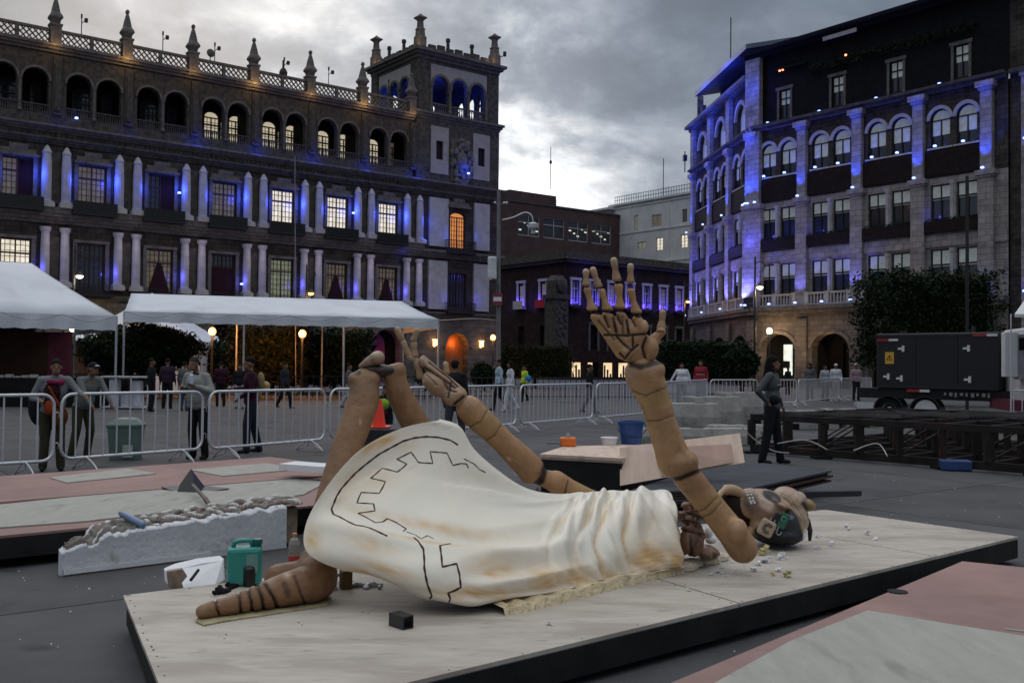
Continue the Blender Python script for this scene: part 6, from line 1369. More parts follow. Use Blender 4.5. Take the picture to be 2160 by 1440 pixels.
for a_ in ((-190, 990, 112, 971, 'crowd barrier with the dark vested vendor leaning on its end'), (128, 968, 426, 946, 'crowd barrier in front of the green bin'), (440, 946, 684, 926, 'crowd barrier in front of the man in the maroon shirt'),
           (696, 925, 850, 914, 'crowd barrier mostly hidden behind the bent knee'), (858, 913, 966, 904, 'crowd barrier between the thigh and the far arm'), (974, 903, 1088, 893, 'crowd barrier in front of the walkers in white'),
           (1097, 893, 1250, 880, 'crowd barrier left of the raised hand, above the orange container'), (1258, 880, 1396, 868, 'crowd barrier directly behind the raised forearm'), (1402, 867, 1492, 850, 'crowd barrier in front of the couple in white and striped shirts'),
           (1498, 852, 1598, 850, 'crowd barrier between the striped shirt and the standing woman'), (1606, 850, 1680, 848, 'crowd barrier right behind the standing woman'), (1684, 848, 1770, 838, 'crowd barrier right of the standing woman'), (1774, 838, 1838, 832, 'rightmost crowd barrier, beside the black trailer')):
    barrier(*a_[:4], a_[4])
# dark far fence in front of the gardens
FEN = thing('garden_railing', 'low dark railing in front of the garden hedges', 'railing', (-8, 46, 0), radians(10))
b = M()
for k in range(120): b.box(-16 + k * .27, -15.97 + k * .27, -.015, .015, 0, 1.0)
b.box(-16, 16.4, -.02, .02, .97, 1.02); b.box(-16, 16.4, -.02, .02, .1, .14); b.build('railing_bars', IRN, FEN, kind='stuff')

# ------------------------------------------------------------------ concrete blocks and the steel grillage on the right
CON = mat('rough_concrete', (.30, .29, .27), .9, var=.25, scale=3, bump=.6, bscale=25, spots=[((.14, .13, .12), 2, .55, .75)])
def block(px, py, w, d, h, rz, label, holes=2, z=0):
    p = gr(px, py, z); t = thing('concrete_block', label, 'concrete block', (p.x, p.y, z), rz, 'concrete blocks behind the leaning plywood')
    b = M(); hw = w / 2
    b.loft([[(-hw, -d / 2, 0), (hw, -d / 2, 0), (hw, d / 2, 0), (-hw, d / 2, 0)], [(-hw, -d / 2, h * .55), (hw, -d / 2, h * .55), (hw, d / 2, h * .55), (-hw, d / 2, h * .55)], [(-hw * .98, -d * .36, h), (hw * .98, -d * .36, h), (hw * .98, d * .36, h), (-hw * .98, d * .36, h)]]); b.build('block_body', CON, t, bevel=.02)
    for k in range(holes):
        x = -hw + w * (k + .5) / holes; m_ = M(); m_.box(x - .12, x + .12, -d / 2 - .003, -d / 2 + .05, 0.0, .16); m_.box(x - .13, x + .13, -d * .2, d * .2, h, h + .004); m_.build('fork_pocket', DRK, t)
    return t
block(1440, 912, 1.7, .7, .72, .1, 'long low concrete block nearest the raised forearm'); block(1500, 905, 1.5, .7, .85, .45, 'middle concrete block with two dark pockets'); block(1560, 893, 1.5, .7, .9, .5, 'concrete block nearest the standing woman'); block(1470, 938, 2.6, .5, .35, .15, 'flat concrete slab in front of the higher blocks', 1); block(1700, 905, 1.6, .5, .5, .1, 'concrete block seen through the steel frame, left'); block(1790, 900, 1.5, .5, .5, .1, 'concrete block seen through the steel frame, right'); block(1580, 925, 2.0, .5, .32, .3, 'flat concrete slab by the feet of the standing woman', 1)
RST = mat('rusty_steel', (.026, .020, .018), .55, var=.5, scale=3, metal=.2, spots=[((.12, .045, .02), 1.2, .58, .75)], rand=.25)
FR = thing('steel_grillage', 'large low grillage of dark rusty steel beams in front of the black trailer', 'steel frame', (0, 0, 0))
f0_, f1_ = gr(1585, 955, 0), gr(2420, 1024, 0); dx_ = (f1_ - f0_) / 9; dy_ = Vector((dx_.y * -1, dx_.x, 0)).normalized() * 1.35; ZT = .68
for j in range(5):
    a, c = f0_ + dy_ * j, f0_ + dy_ * j + dx_ * 9
    for z, w in ((.10, .13), (ZT, .11)):
        b = M(); b.beam(a + Vector((0, 0, z)), c + Vector((0, 0, z)), .07, w); b.build('beam', RST, FR)
    for i in range(10):
        p = a + dx_ * i
        b = M(); b.beam(p + Vector((0, 0, .16)), p + Vector((0, 0, ZT - .05)), .09 + .05 * ((i + j) % 3 == 0), .09); b.build('post', RST, FR)
        if (i * 3 + j) % 5 < 2: b = M(); b.box(p.x - .15, p.x + .15, p.y - .15, p.y + .15, .0, .05); b.build('packing_block', BLK, FR)
        if i < 9 and (i + j) % 2 == 0:
            b = M(); b.tube([p + Vector((0, 0, .17)), p + dx_ + Vector((0, 0, ZT - .06))], .016, 5); b.build('brace', RST, FR)
for i in range(10):
    a, c = f0_ + dx_ * i, f0_ + dx_ * i + dy_ * 4
    for z in (.11, ZT + .0):
        b = M(); b.beam(a + Vector((0, 0, z + .002)), c + Vector((0, 0, z + .002)), .06, .1); b.build('cross_beam', RST, FR)
for k in range(5):
    b = M(); a = f0_ + dy_ * (k * .8 + .2) + dx_ * (.3 + k); b.beam(a + Vector((0, 0, ZT + .09 + .03 * (k % 2))), a + dx_ * 3.2 + dy_ * .4 + Vector((0, 0, ZT + .09)), .05, .05); b.build('loose_bar', mat('bare_steel_bar', (.10, .09, .085), .5, metal=.4, var=.3), FR)
b = M(); p = gr(2015, 992, .0); b.cbox((p.x, p.y, .09), .45, .3, .16, Matrix.Rotation(-.2, 3, 'Z')); tag(b.build('blue_case', mat('blue_case', (.02, .05, .16), .5), bevel=.02), 'small blue tool case lying inside the steel grillage', 'tool case')
ROPE = mat('pale_rope', (.4, .38, .33), .8)
for pts, lab in (([at(1565, 900, 17), at(1590, 925, 16.9), at(1630, 950, 16.5), at(1665, 955, 16.4)], 'pale rope slanting from the concrete blocks past the standing woman'), ([at(1640, 935, 16.4), at(1700, 928, 16.6), at(1745, 948, 16.3)], 'pale rope looped over the left bay of the steel grillage'), ([at(1800, 950, 15.9), at(1850, 935, 16), at(1872, 962, 15.7)], 'pale rope looped over the middle of the steel grillage')):
    b = M(); b.tube(bow(pts, 5), .010, 5); tag(b.build('rope', ROPE, smooth=True), lab, 'rope')
# ------------------------------------------------------------------ generator trailer
p0, p1 = at(1848, 860, 30), at(2108, 860, 27.5); d = Vector((p1.x - p0.x, p1.y - p0.y, 0)); Lt = d.length; TR = thing('generator_trailer', 'black enclosed generator trailer with twin wheels and a yellow warning sign', 'trailer', (p0.x, p0.y, 0), math.atan2(d.y, d.x))
TB = mat('black_trailer_paint', (.009, .009, .010), .45, var=.2); z1_ = at(1848, 704, 30).z; z0_ = at(1848, 818, 30).z
b = M(); b.box(0, Lt, 0, 2.0, z0_, z1_); b.build('body', TB, TR, bevel=.04); b = M(); b.box(-.6, Lt + .4, .05, 1.95, z0_ - .3, z0_ - .005); b.build('chassis', BLK, TR)
for za, zb2 in ((z1_ - .1, z1_ - .04), (z0_ + .02, z0_ + .1)): b = M(); b.box(.02, Lt - .02, -.02, -.004, za, zb2); b.build('body_trim', IRN, TR)
for x in (Lt * .34, Lt * .68): b = M(); b.box(x, x + .012, -.003, .002, z0_ + .14, z1_ - .14); b.build('door_gap', mat('gap_black', (.003, .003, .003), .9), TR)
WPM = mat('white_paint', (.62, .62, .62), .5, var=.1); RDP = mat('red_reflector', (.35, .02, .02), .4)
def hinge():
    m_ = M(); m_.box(-.12, .02, -.035, 0, -.03, .03); m_.box(.0, .07, -.04, 0, -.09, .09); return m_.build('hinge', WPM)
for x, z in ((.8, z1_ - .45), (.75, z0_ + .3), (Lt - .85, z1_ - .45), (Lt - .82, z0_ + .3), (.35, z0_ + .35)): put('hinge', hinge, (x, 0, z), TR)
for x, z in ((.02, z1_ - .19), (Lt - .7, z1_ - .08), (.95, z0_ - .05)):
    b = M(); b.box(x, x + .38, -.03, -.005, z - .035, z + .035); b.build('reflector', RDP, TR); b = M(); b.box(x + .38, x + .66, -.03, -.005, z - .035, z + .035); b.build('reflector', WPM, TR)
b = M(); b.box(.28, .55, -.012, 0, z1_ - .9, z1_ - .55); yl_ = b.build('warning_sign', mat('yellow_sign', (.6, .34, .03), .5, var=.1), TR); b = M(); b.tube([(.415 + .09 * cos(radians(a)), -.016, z1_ - .735 + .09 * sin(radians(a))) for a in (90, 210, 330, 90)], .01, 4); b.box(.41, .42, -.018, -.012, z1_ - .77, z1_ - .69); b.build('warning_symbol', BLK, yl_)
for k in range(9): b = M(); x = Lt - 1.5 + k * .15; b.box(x, x + .06 + .03 * (k % 2), -.03, -.01, z0_ - .16 - .02 * (k % 3), z0_ - .08); b.build('painted_mark', mat('dull_white_mark', (.2, .2, .2), .6), TR)
TYR = mat('tyre_rubber', (.014, .014, .015), .8); RIM = mat('silver_rim', (.5, .5, .5), .35, metal=.5)
def wheel(rim_):
    m_ = M(); n = 24; R = .37
    pr = [(.19, -.0), (.3, -.02), (R - .03, -.02), (R, .02), (R, .2), (R - .03, .24), (.2, .24)]
    rings_ = [[(r * cos(2 * pi * j / n), y, r * sin(2 * pi * j / n)) for j in range(n)] for r, y in pr]; m_.loft(rings_); o = m_.build('tyre', TYR, TR, smooth=False)
    m_ = M(); rings_ = [[(r * cos(2 * pi * j / n), y, r * sin(2 * pi * j / n)) for j in range(n)] for r, y in ((.04, -.02), (.1, -.01), (.12, .02), (.2, .0), (.22, -.03), (.2, .05))]; m_.loft(rings_); m_.build('rim', RIM, o)
    for k in range(6): a = k * pi / 3; m_ = M(); m_.ell((.13 * cos(a), -.003, .13 * sin(a)), .025, .012, .025, n=6, m_=4); m_.build('rim_hole', BLK, o)
    if rim_: m_ = M(); m_.loft([[(r * cos(2 * pi * j / n), y, r * sin(2 * pi * j / n)) for j in range(n)] for r, y in ((.29, -.024), (.34, -.024), (.34, -.02), (.29, -.02))]); m_.build('white_wall', WPM, o)
    return o
for k, px_ in enumerate((1878, 1958)): wheel(k == 1).location = ((px_ - 1848) / 260 * Lt, .02, .38)
b = M()
for cx_ in ((1878 - 1848) / 260 * Lt, (1958 - 1848) / 260 * Lt): b.loft([[(cx_ + r * cos(pi * k / 10), y, .38 + r * sin(pi * k / 10)) for r, y in ((.42, -.08), (.46, -.08), (.46, .3), (.42, .3))] for k in range(11)], cap=False)
b.build('mudguard', TB, TR); b = M(); b.box(-1.0, -.02, .6, .7, .45, .55); b.box(-.6, -.05, -.02, .0, .35, .6); b.build('drawbar', GALV, TR)
b = M(); b.tube([(.4, 1, z1_), (.4, 1, z1_ + .12)], .1, 10); b.tube([(Lt - .3, .6, z1_), (Lt - .3, .6, z1_ + .35)], .03, 6); b.tube([(Lt - .9, .6, z1_), (Lt - .9, .6, z1_ + .2)], .05, 6); b.build('exhaust_stack', IRN, TR)
# white kiosk truck at the right edge with its open flap
KT = thing('food_truck', 'white service truck with an open lettered flap, beside the black trailer', 'truck', tuple(at(2112, 860, 26)[:2]) + (0,), radians(-12)); 
z_ = lambda y: at(2130, y, 26).z
b = M(); b.box(.62, 5, 0, 2.2, z_(850), z_(690)); b.build('body', WPM, KT, bevel=.05); b = M(); b.box(.10, .42, .05, .4, z_(795), z_(700)); b.build('side_locker', WPM, KT, bevel=.02)
b = M(); b.box(.43, .61, .1, .6, z_(800), z_(705)); b.build('side_locker', mat('grey_locker', (.3, .3, .3), .6), KT); b = M(); b.box(.46, .58, .085, .1, z_(738), z_(712)); b.build('side_window', DRK, KT)
b = M(); b.box(.70, 5, -.012, 0, z_(768), z_(760)); b.box(.2, 5, -.03, 2, z_(866), z_(840) - .05) ; b.build('burgundy_stripe', mat('burgundy', (.10, .01, .02), .5), KT)
fl_ = M(); fl_.loft([[(-.02, -1.3, z_(668)), (.55, -.1, z_(632)), (5, -.1, z_(632)), (5, -1.3, z_(668))], [(-.02, -1.3, z_(668) - .08), (.55, -.1, z_(632) - .08), (5, -.1, z_(632) - .08), (5, -1.3, z_(668) - .08)]]); flp = fl_.build('flap', WPM, KT)
tx = text_mesh('EF', .55, 'flap_lettering', mat('black_print', (.02, .02, .02), .6), flp); tx.location = (.98, -.72, (z_(668) + z_(632)) / 2 + .03); tx.rotation_euler = (math.atan2(z_(632) - z_(668), 1.2), 0, 0); tx.scale = (1.4, 1, 1)
b = M()
for x in (.0, .45): b.tube([(x, -.9, z_(666)), (x, -.9, 0)], .02, 5)
b.tube([(.0, -.9, 1.1), (1.6, -.9, 1.1)], .018, 5); b.build('stand_frame', GALV, KT)
for k in range(8): b = M(); b.box(.05 + k * .2, .07 + k * .2, -.91, -.89, .1, 1.1); b.build('stand_bar', GALV, KT)

# ------------------------------------------------------------------ tents
TENT = mat('tent_fabric', (.62, .64, .68), .6, var=.09, scale=.6, bump=1.0, bscale=1.1, spots=[((.48, .49, .50), .9, .58, .8)]); TIN = mat('tent_post', (.45, .46, .48), .4, metal=.3)
def solid(o, t=.02): md = o.modifiers.new('thickness', 'SOLIDIFY'); md.thickness = t; return o
def tent(name, label, e0, e1, yb, zr, ze, hip0, hip1, posts, val=.42, swag=6):
    """gable tent: front eave from e0 to e1, depth yb, ridge zr with hips"""
    t = thing(name, label, 'tent', (e0.x, e0.y, 0)); D = Vector((e1.x - e0.x, e1.y - e0.y, 0)); B_ = Vector((-D.y, D.x, 0)).normalized() * yb; n = 28
    P = lambda u, v, z: Vector((D.x * u + B_.x * v, D.y * u + B_.y * v, z))
    m_ = M(); rows = []
    for j in range(9):
        v = j / 8; row = []
        for i in range(n + 1):
            u = i / n; k = 1 - abs(2 * v - 1); uu = u; x0, x1 = hip0 * k, 1 - hip1 * k; uu = x0 + (x1 - x0) * u
            sag = .06 * sin(pi * k) + .03 * sin(u * n * .9) * (1 - k); row.append(P(uu, v, ze + (zr - ze) * k - sag))
        rows.append(row)
    m_.loft(rows, cap=False, closed=False)
    if hip0 or hip1:
        for s_ in (0, 1):
            for j in range(8):
                a = rows[j][-1 if s_ else 0]; c = rows[j + 1][-1 if s_ else 0]
                a2 = P(s_ * 1.0, j / 8, ze); c2 = P(s_ * 1.0, (j + 1) / 8, ze); m_.add([a, c, c2, a2], [(0, 1, 2, 3)])
    r_ = solid(m_.build('roof_sheet', TENT, t, smooth=True)); m_ = M(); row1 = []; row2 = []
    for i in range(n * 2 + 1): u = i / (n * 2); sc_ = .10 * abs(sin(u * pi * swag / 2)); row1.append(P(u, -.004, ze + .02)); row2.append(P(u, -.006 - .004 * sin(i), ze - val + sc_ * .0 - .02 * sin(i * 1.7)))
    m_.loft([row2, row1], cap=False, closed=False); solid(m_.build('valance', TENT, t), .012)
    for s_ in (0, 1): m_ = M(); m_.loft([[P(s_, 0, ze - val), P(s_, 1, ze - val)], [P(s_, 0, ze), P(s_, 1, ze)]], cap=False, closed=False); solid(m_.build('valance', TENT, t), .012)
    m_ = M()
    for k in range(swag): m_.tube(bow([P((k) / swag, -.02, ze + .02), P((k + .5) / swag, -.02, ze - .22), P((k + 1) / swag, -.02, ze + .02)], 6), .012, 4)
    m_.build('edge_seam', mat('seam_grey', (.3, .31, .33), .7), t)
    for u in posts:
        for v in (0, 1): m_ = M(); b0 = P(u, v, 0); m_.tube([b0, P(u, v, ze)], .045, 6); m_.build('post', TIN, t)
    m_ = M()
    for u in posts[1:-1]: m_.tube([P(u, 0, ze - .05), P(u, .5, zr - .3), P(u, 1, ze - .05)], .03, 5)
    m_.tube([P(0, 0, ze - .05), P(1, 0, ze - .05)], .03, 5); m_.tube([P(0, 1, ze - .05), P(1, 1, ze - .05)], .03, 5); m_.build('roof_frame', TIN, t)
    return t
zt = at(590, 668, 44).z
tent('white_tent', 'long white marquee tent in the middle, on slim posts', at(262, 668, 41), at(925, 672, 45), 8.0, at(560, 631, 48).z, zt, 0.0, .07, (0, .36, .68, 1), .42)
tent('white_tent', 'nearer tall white tent over the dark market stall', at(-420, 668, 31), at(246, 668, 36), 9, at(60, 569, 37.5).z + .35, at(246, 668, 36).z, .25, .25, (0, .5, 1), .5, 5)
# pagoda tent behind the trees
pg = thing('pagoda_tent', 'white pagoda tent with swept roof seen behind the dark tree', 'tent', (at(318, 770, 58).x, 58, 0)); b = M(); hw = 4.2; rr_ = []
for k in range(12): s_ = 1 - k / 11; rr_.append([(hw * s_ ** 1.0 * cx_ if k else hw * cx_, hw * s_ * cy_, 2.7 + 2.9 * (k / 11) ** 1.5) for cx_, cy_ in ((-1, -1), (1, -1), (1, 1), (-1, 1))])
b.loft(rr_, cap=False); solid(b.build('roof_sheet', TENT, pg)); b = M(); b.loft([[(-hw, -hw, 0), (-hw, hw, 0)], [(-hw, -hw, 2.7), (-hw, hw, 2.7)]], cap=False, closed=False); b.loft([[(hw, -hw, 0), (hw, hw, 0)], [(hw, -hw, 2.7), (hw, hw, 2.7)]], cap=False, closed=False); b.loft([[(-hw, hw, 0), (hw, hw, 0)], [(-hw, hw, 2.7), (hw, hw, 2.7)]], cap=False, closed=False)
b.loft([[(-hw, -hw, 0), (-hw + 1.2, -hw, 0)], [(-hw, -hw, 2.7), (-hw + 1.2, -hw, 2.7)]], cap=False, closed=False); b.loft([[(hw - 2.4, -hw, 0), (hw, -hw, 0)], [(hw - 2.4, -hw, 2.7), (hw, -hw, 2.7)]], cap=False, closed=False); solid(b.build('side_curtain', TENT, pg))
# stall counter and backdrop under the left tent
st = thing('market_stall', 'dark stall counter with red backdrop under the left tent', 'stall', (at(60, 800, 34).x, 34, 0)); b = M(); b.box(-3, 3.4, 0, 1, 0, 1.0); b.build('counter', DRK, st); b = M(); b.box(.1, .9, 1.2, 1.3, 0, 2.6); b.build('backdrop', mat('red_backdrop', (.09, .02, .03), .8), st); b = M(); b.box(-3, .1, 1.2, 1.3, 0, 2.6); b.build('backdrop', mat('brown_backdrop', (.04, .018, .01), .8), st)
for k in range(9): b = M(); b.box(-1.4 + k * .28, -1.2 + k * .28, .1, .3, 1.0, 1.05 + .03 * (k % 3)); b.build('goods', mat('pale_goods', (.4, .38, .36), .6), st)
wt = thing('wrapped_bundle', 'white wrapped ballast and rack at the foot of the tent post', 'bundle', tuple(gr(262, 862, 0))); b = M(); b.box(-.45, -.15, -.2, .1, 0, 1.0); b.box(.3, .6, -.2, .1, .1, .95); b.box(-.1, .2, -.1, .2, 0, .5); b.build('wrapping', mat('white_wrap', (.5, .5, .56), .6, var=.3, scale=3), wt, bevel=.03)
b = M(); b.box(-.7, .9, -.3, .3, 1.05, 1.1); b.box(-.7, .9, -.3, .3, .05, .08)
for x in (-.7, -.2, .3, .86): b.box(x, x + .04, -.3, -.26, 0, 1.08)
b.build('rack', GALV, wt)
p = gr(250, 972, 0); t = thing('green_bin', 'translucent green plastic bin with lid behind the second barrier', 'bin', (p.x, p.y + .3, 0), .2); GB = mat('green_grey_plastic', (.10, .15, .13), .5, var=.2); b = M(); b.loft([[(x * k, y * k, z) for x, y in ((-.26, -.2), (.26, -.2), (.26, .2), (-.26, .2))] for k, z in ((.85, 0), (1, .52), (1.06, .53), (1.06, .57))]); b.build('bin_body', GB, t, bevel=.02); b = M(); b.loft([[(x * k, y * k, z) for x, y in ((-.28, -.22), (.28, -.22), (.28, .22), (-.28, .22))] for k, z in ((1, .57), (.6, .66), (.3, .68))]); b.build('lid', GB, t); b = M(); b.box(-.02, .14, -.215, -.2, .05, .25); b.build('paper_label', mat('grey_label', (.35, .36, .36), .6), t)

# ------------------------------------------------------------------ trees and hedges
def foliage(parent, c, rx, ry, rz, n, size=.16, boxy=2.0, seed=1, m_=None, name='crown', clumps=26):
    r = np.random.default_rng(seed)
    cc_ = r.normal(size=(clumps, 3)); cc_ /= np.linalg.norm(cc_, axis=1)[:, None]; 
    if boxy > 3: cc_ = r.uniform(-1, 1, (clumps, 3)); 
    d = r.normal(size=(n, 3)); d /= np.linalg.norm(d, axis=1)[:, None]; rad = r.random(n) ** .33
    if boxy > 3:
        p = r.uniform(-1, 1, (n, 3)); f_ = r.integers(0, 3, n); msk = r.random(n) < .65; sgn = np.sign(r.uniform(-1, 1, n)); p[np.arange(n)[msk], f_[msk]] = (sgn * r.uniform(.86, 1.0, n))[msk]
    else: p = d * rad[:, None]; p[r.random(n) < .4] *= 1; q_ = r.random(n) < .55; p[q_] = d[q_] * r.uniform(.8, 1.02, (q_.sum(), 1))
    k = r.integers(0, clumps, n); bump = 1 + .10 * np.sin(p @ np.array((5., 7, 3)) + 2 * np.sin(p @ np.array((3., -4, 6)))) + .06 * r.normal(size=n)
    p = p * bump[:, None] * np.array((rx, ry, rz)) + np.array(c)
    a = r.normal(size=(n, 3)); a /= np.linalg.norm(a, axis=1)[:, None]; b_ = np.cross(a, r.normal(size=(n, 3))); b_ /= np.linalg.norm(b_, axis=1)[:, None]
    s_ = size * r.uniform(.5, 1.3, (n, 1)); v = np.stack([p - a * s_, p - b_ * s_ * .5, p + a * s_, p + b_ * s_ * .5], axis=1).reshape(-1, 3)
    me = bpy.data.meshes.new(name); me.vertices.add(4 * n); me.vertices.foreach_set('co', v.ravel()); me.loops.add(4 * n); me.loops.foreach_set('vertex_index', np.arange(4 * n, dtype=np.int32)); me.polygons.add(n); me.polygons.foreach_set('loop_start', np.arange(0, 4 * n, 4, dtype=np.int32)); me.polygons.foreach_set('loop_total', np.full(n, 4, dtype=np.int32)); me.materials.append(m_ or LEAF); me.update(); me.validate()
    o = bpy.data.objects.new(name, me); COL.objects.link(o); o.parent = parent; return o
BARK = mat('bark', (.05, .04, .03), .9)
def tree(px, Y, zc, rx, ry, rz, n, label, size=.16, boxy=2, seed=1, m_=None, cat='tree', name='clipped_tree', grp=None):
    p = at(px, 770, Y); t = thing(name, label, cat, (p.x, Y, 0), 0, grp)
    foliage(t, (0, 0, zc), rx, ry, rz, n, size, boxy, seed, m_, 'crown' if cat == 'tree' else 'foliage')
    b = M(); b.tube([(0, 0, 0), (.03, 0, zc * .5), (0, 0, zc)], [.13, .1, .08], 7)
    for k in range(5): a = k * 1.3; b.tube([(0, 0, zc * .55 + .1 * k), (rx * .5 * cos(a), ry * .5 * sin(a), zc + rz * .3)], [.07, .03], 5)
    b.build('trunk', BARK, t)
    cb = M(); cb.ell((0, 0, zc), rx * .78, ry * .78, rz * .78, n=16, m_=9) if boxy < 3 else cb.box(-rx * .85, rx * .85, -ry * .8, ry * .8, zc - rz * .85, zc + rz * .85); cb.build('foliage_core', mat('core_green', (.008, .013, .006), 1, var=.4), t)  # solid dark core added so the crown is not seen through
    return t
tree(300, 44, 2.15, 2.65, 1.7, 1.1, 16000, 'wide dark round-clipped tree between the tents', .085, seed=2)
tree(575, 52, 2.0, 2.0, 1.5, 1.4, 7000, 'dark clipped tree under the middle of the long tent', .13, boxy=4, seed=3, m_=LEAFY); tree(705, 54, 1.9, 1.85, 1.5, 1.35, 7000, 'square clipped dark tree with a lamp in front, left of the knee', .13, boxy=4, seed=4)
tree(475, 56, 1.7, 1.3, 1.2, 1.2, 3500, 'small dark bush between the two leafy trees under the tent', .13, seed=5)
tree(1128, 70, 1.9, 2.35, 1.2, 1.0, 12000, 'box hedge beyond the walkers, left of the raised hand', .09, 4, 6, LEAFY, 'hedge', 'hedge')
tree(1020, 62, 1.0, .8, .8, .75, 1800, 'small ball shrub beside the orange lit doorway', .1, 2, 7, None, 'shrub', 'shrub')
tree(1475, 60, 1.95, 2.6, 1.4, 1.1, 14000, 'long dark hedge behind the couple at the barriers', .09, 4, 8, None, 'hedge', 'hedge'); tree(1565, 58, 1.9, .95, .9, .95, 3000, 'round end shrub of the hedge near the arcade', .12, 2, 9, None, 'shrub', 'shrub')
tree(1950, 44, 3.75, 2.4, 1.9, 1.9, 32000, 'big dense square-clipped tree above the black trailer', .085, 3.5 * 1.1, 10, None); tree(900, 60, 1.0, .7, .7, .7, 1200, 'low ball shrub behind the far hand', .1, 2, 11, None, 'shrub', 'shrub')

# ------------------------------------------------------------------ lamps, poles and signs
def street_lamp(px, py, Y, warm, label, kind='globe', power=60):
    p = at(px, py, Y); t = thing('street_lamp', label, 'street lamp', (p.x, Y, 0), 0, 'street lamps round the square'); z = p.z; lm = WLAMP if warm == 'w' else OLAMP; col_ = (1, .84, .6) if warm == 'w' else (1, .40, .12)
    if kind == 'globe':
        b = M(); b.lathe([(.12, 0), (.14, .3), (.07, .45), (.05, z - .5), (.07, z - .3), (.1, z - .17)], n=8); b.build('pole', IRN, t); b = M(); b.ell((0, 0, z), .19, .19, .21, n=12, m_=8); b.build('globe', lm, t, smooth=True); light('lamp_light', (0, -.4, z), power, col_, .15, t)
    else:
        b = M(); b.lathe([(.13, 0), (.15, .4), (.07, .6), (.055, z + 1.6), (.03, z + 1.9)], (-.3, 0, 0), 8); b.build('pole', IRN, t); b = M(); b.tube([(-.3, 0, z + 1.5)] + [(-.02 + .28 * cos(radians(a)), 0, z + 1.25 + .3 * sin(radians(a))) for a in range(150, -120, -25)], .03, 5); b.tube([(0, 0, z + .9), (0, 0, z + .22)], .02, 5); b.build('scroll_bracket', IRN, t)
        b = M(); b.lathe([(.06, z + .3), (.17, z + .15), (.24, z + .08), (.24, z + .05)], n=12); b.build('shade', IRN, t); b = M(); b.ell((0, 0, z + .0), .2, .2, .13, n=12, m_=6); b.build('globe', lm, t, smooth=True); light('lamp_light', (0, -.3, z - .3), power, col_, .15, t)
    return t
for a_ in ((168, 583, 58, 'w', 'tall scroll bracket lamp lit white above the left tent', 'b', 60), (656, 619, 64, 'o', 'tall scroll bracket lamp glowing orange over the long tent', 'b', 50), (1603, 606, 60, 'w', 'tall scroll bracket lamp lit white in front of the corner building', 'b', 70), (1451, 636, 90, 'o', 'distant orange lamp at the corner of the low palace', 'b', 90),
           (448, 699, 49, 'o', 'orange globe lamp seen under the tent right of the pagoda roof', 'globe', 300), (638, 704, 49, 'o', 'orange globe lamp under the middle of the long tent', 'globe', 300), (1040, 712, 66, 'o', 'orange globe lamp beside the big pole near the lit doorway', 'globe', 170),
           (155, 692, 47, 'w', 'pale globe lamp under the left tent', 'globe', 40), (183, 691, 47.5, 'o', 'small orange globe lamp under the left tent, beside a pale one', 'globe', 60), (1623, 698, 62, 'w', 'pale globe lamp in front of the arcade shop', 'globe', 60)): street_lamp(*a_[:4], a_[4], a_[5], a_[6])
p = at(1052, 770, 52); t = thing('utility_pole', 'tall grey pole with a white cabinet, road sign and curved lamp arm near the tower', 'pole', (p.x, 52, 0)); zz = lambda y: at(1052, y, 52).z
PG = mat('pole_grey', (.16, .16, .165), .6, var=.2); b = M(); b.tube([(0, 0, 0), (-.1, 0, zz(400))], [.13, .09], 10); b.tube([(-.25, 0, zz(432)), (.35, 0, zz(428))], .03, 5); b.build('pole', PG, t)
b = M(); b.box(-.62, -.16, -.45, -.02, zz(590), zz(543)); b.build('cabinet', mat('cabinet_white', (.55, .56, .57), .5), t, bevel=.06); b = M(); b.tube([(-.35, -.2, zz(590)), (-.1, -.2, zz(602)), (-.08, -.2, zz(650))], .03, 5); b.build('cable', IRN, t)
b = M(); b.box(-.36, .16, -.25, -.2, zz(644), zz(619)); sg_ = b.build('road_sign', mat('sign_red', (.20, .02, .04), .5), t); b = M(); b.box(-.31, .11, -.26, -.25, zz(636), zz(627)); b.build('sign_bar', WPM, sg_)
b = M(); b.tube(bow([(.1, 0, zz(464)), (.7, 0, zz(458)), (1.25, 0, zz(448)), (1.6, 0, zz(452)), (1.72, 0, zz(466))], 4), .035, 5); b.build('lamp_arm', GALV, t, smooth=True); b = M(); b.lathe([(.1, zz(468)), (.3, zz(472)), (.28, zz(480)), (.1, zz(484)), (.12, zz(492))], (1.72, 0, 0), 12); b.build('lamp_head', mat('lamp_head_pale', (.5, .5, .5), .5), t)
for x in (-.28, .2, .33): b = M(); b.ell((x, -.05, zz(428)), .07, .07, .07, n=8, m_=6); b.build('small_lamp', GALV, t)
b = M(); p = at(626, 690, 50); b.tube([(p.x, 50, 0), (at(622, 330, 50).x, 50, at(622, 330, 50).z)], .022, 5); tag(b.build('thin_mast', mat('mast_grey', (.2, .2, .22), .5)), 'very thin pale mast rising in front of the city hall windows', 'mast')
b = M(); p = at(2040, 770, 40); b.tube([(p.x, 40, 0), (p.x, 40, at(2040, 372, 40).z)], .07, 6); tag(b.build('dark_post', IRN), 'slim dark post standing in front of the corner building at right', 'post')
b = M(); b.tube(bow([at(925, 676, 45), at(1000, 672, 50), at(1050, 676, 52)], 4), .02, 4); tag(b.build('guy_rope', ROPE), 'pale guy rope from the long tent to the tall grey pole', 'rope')
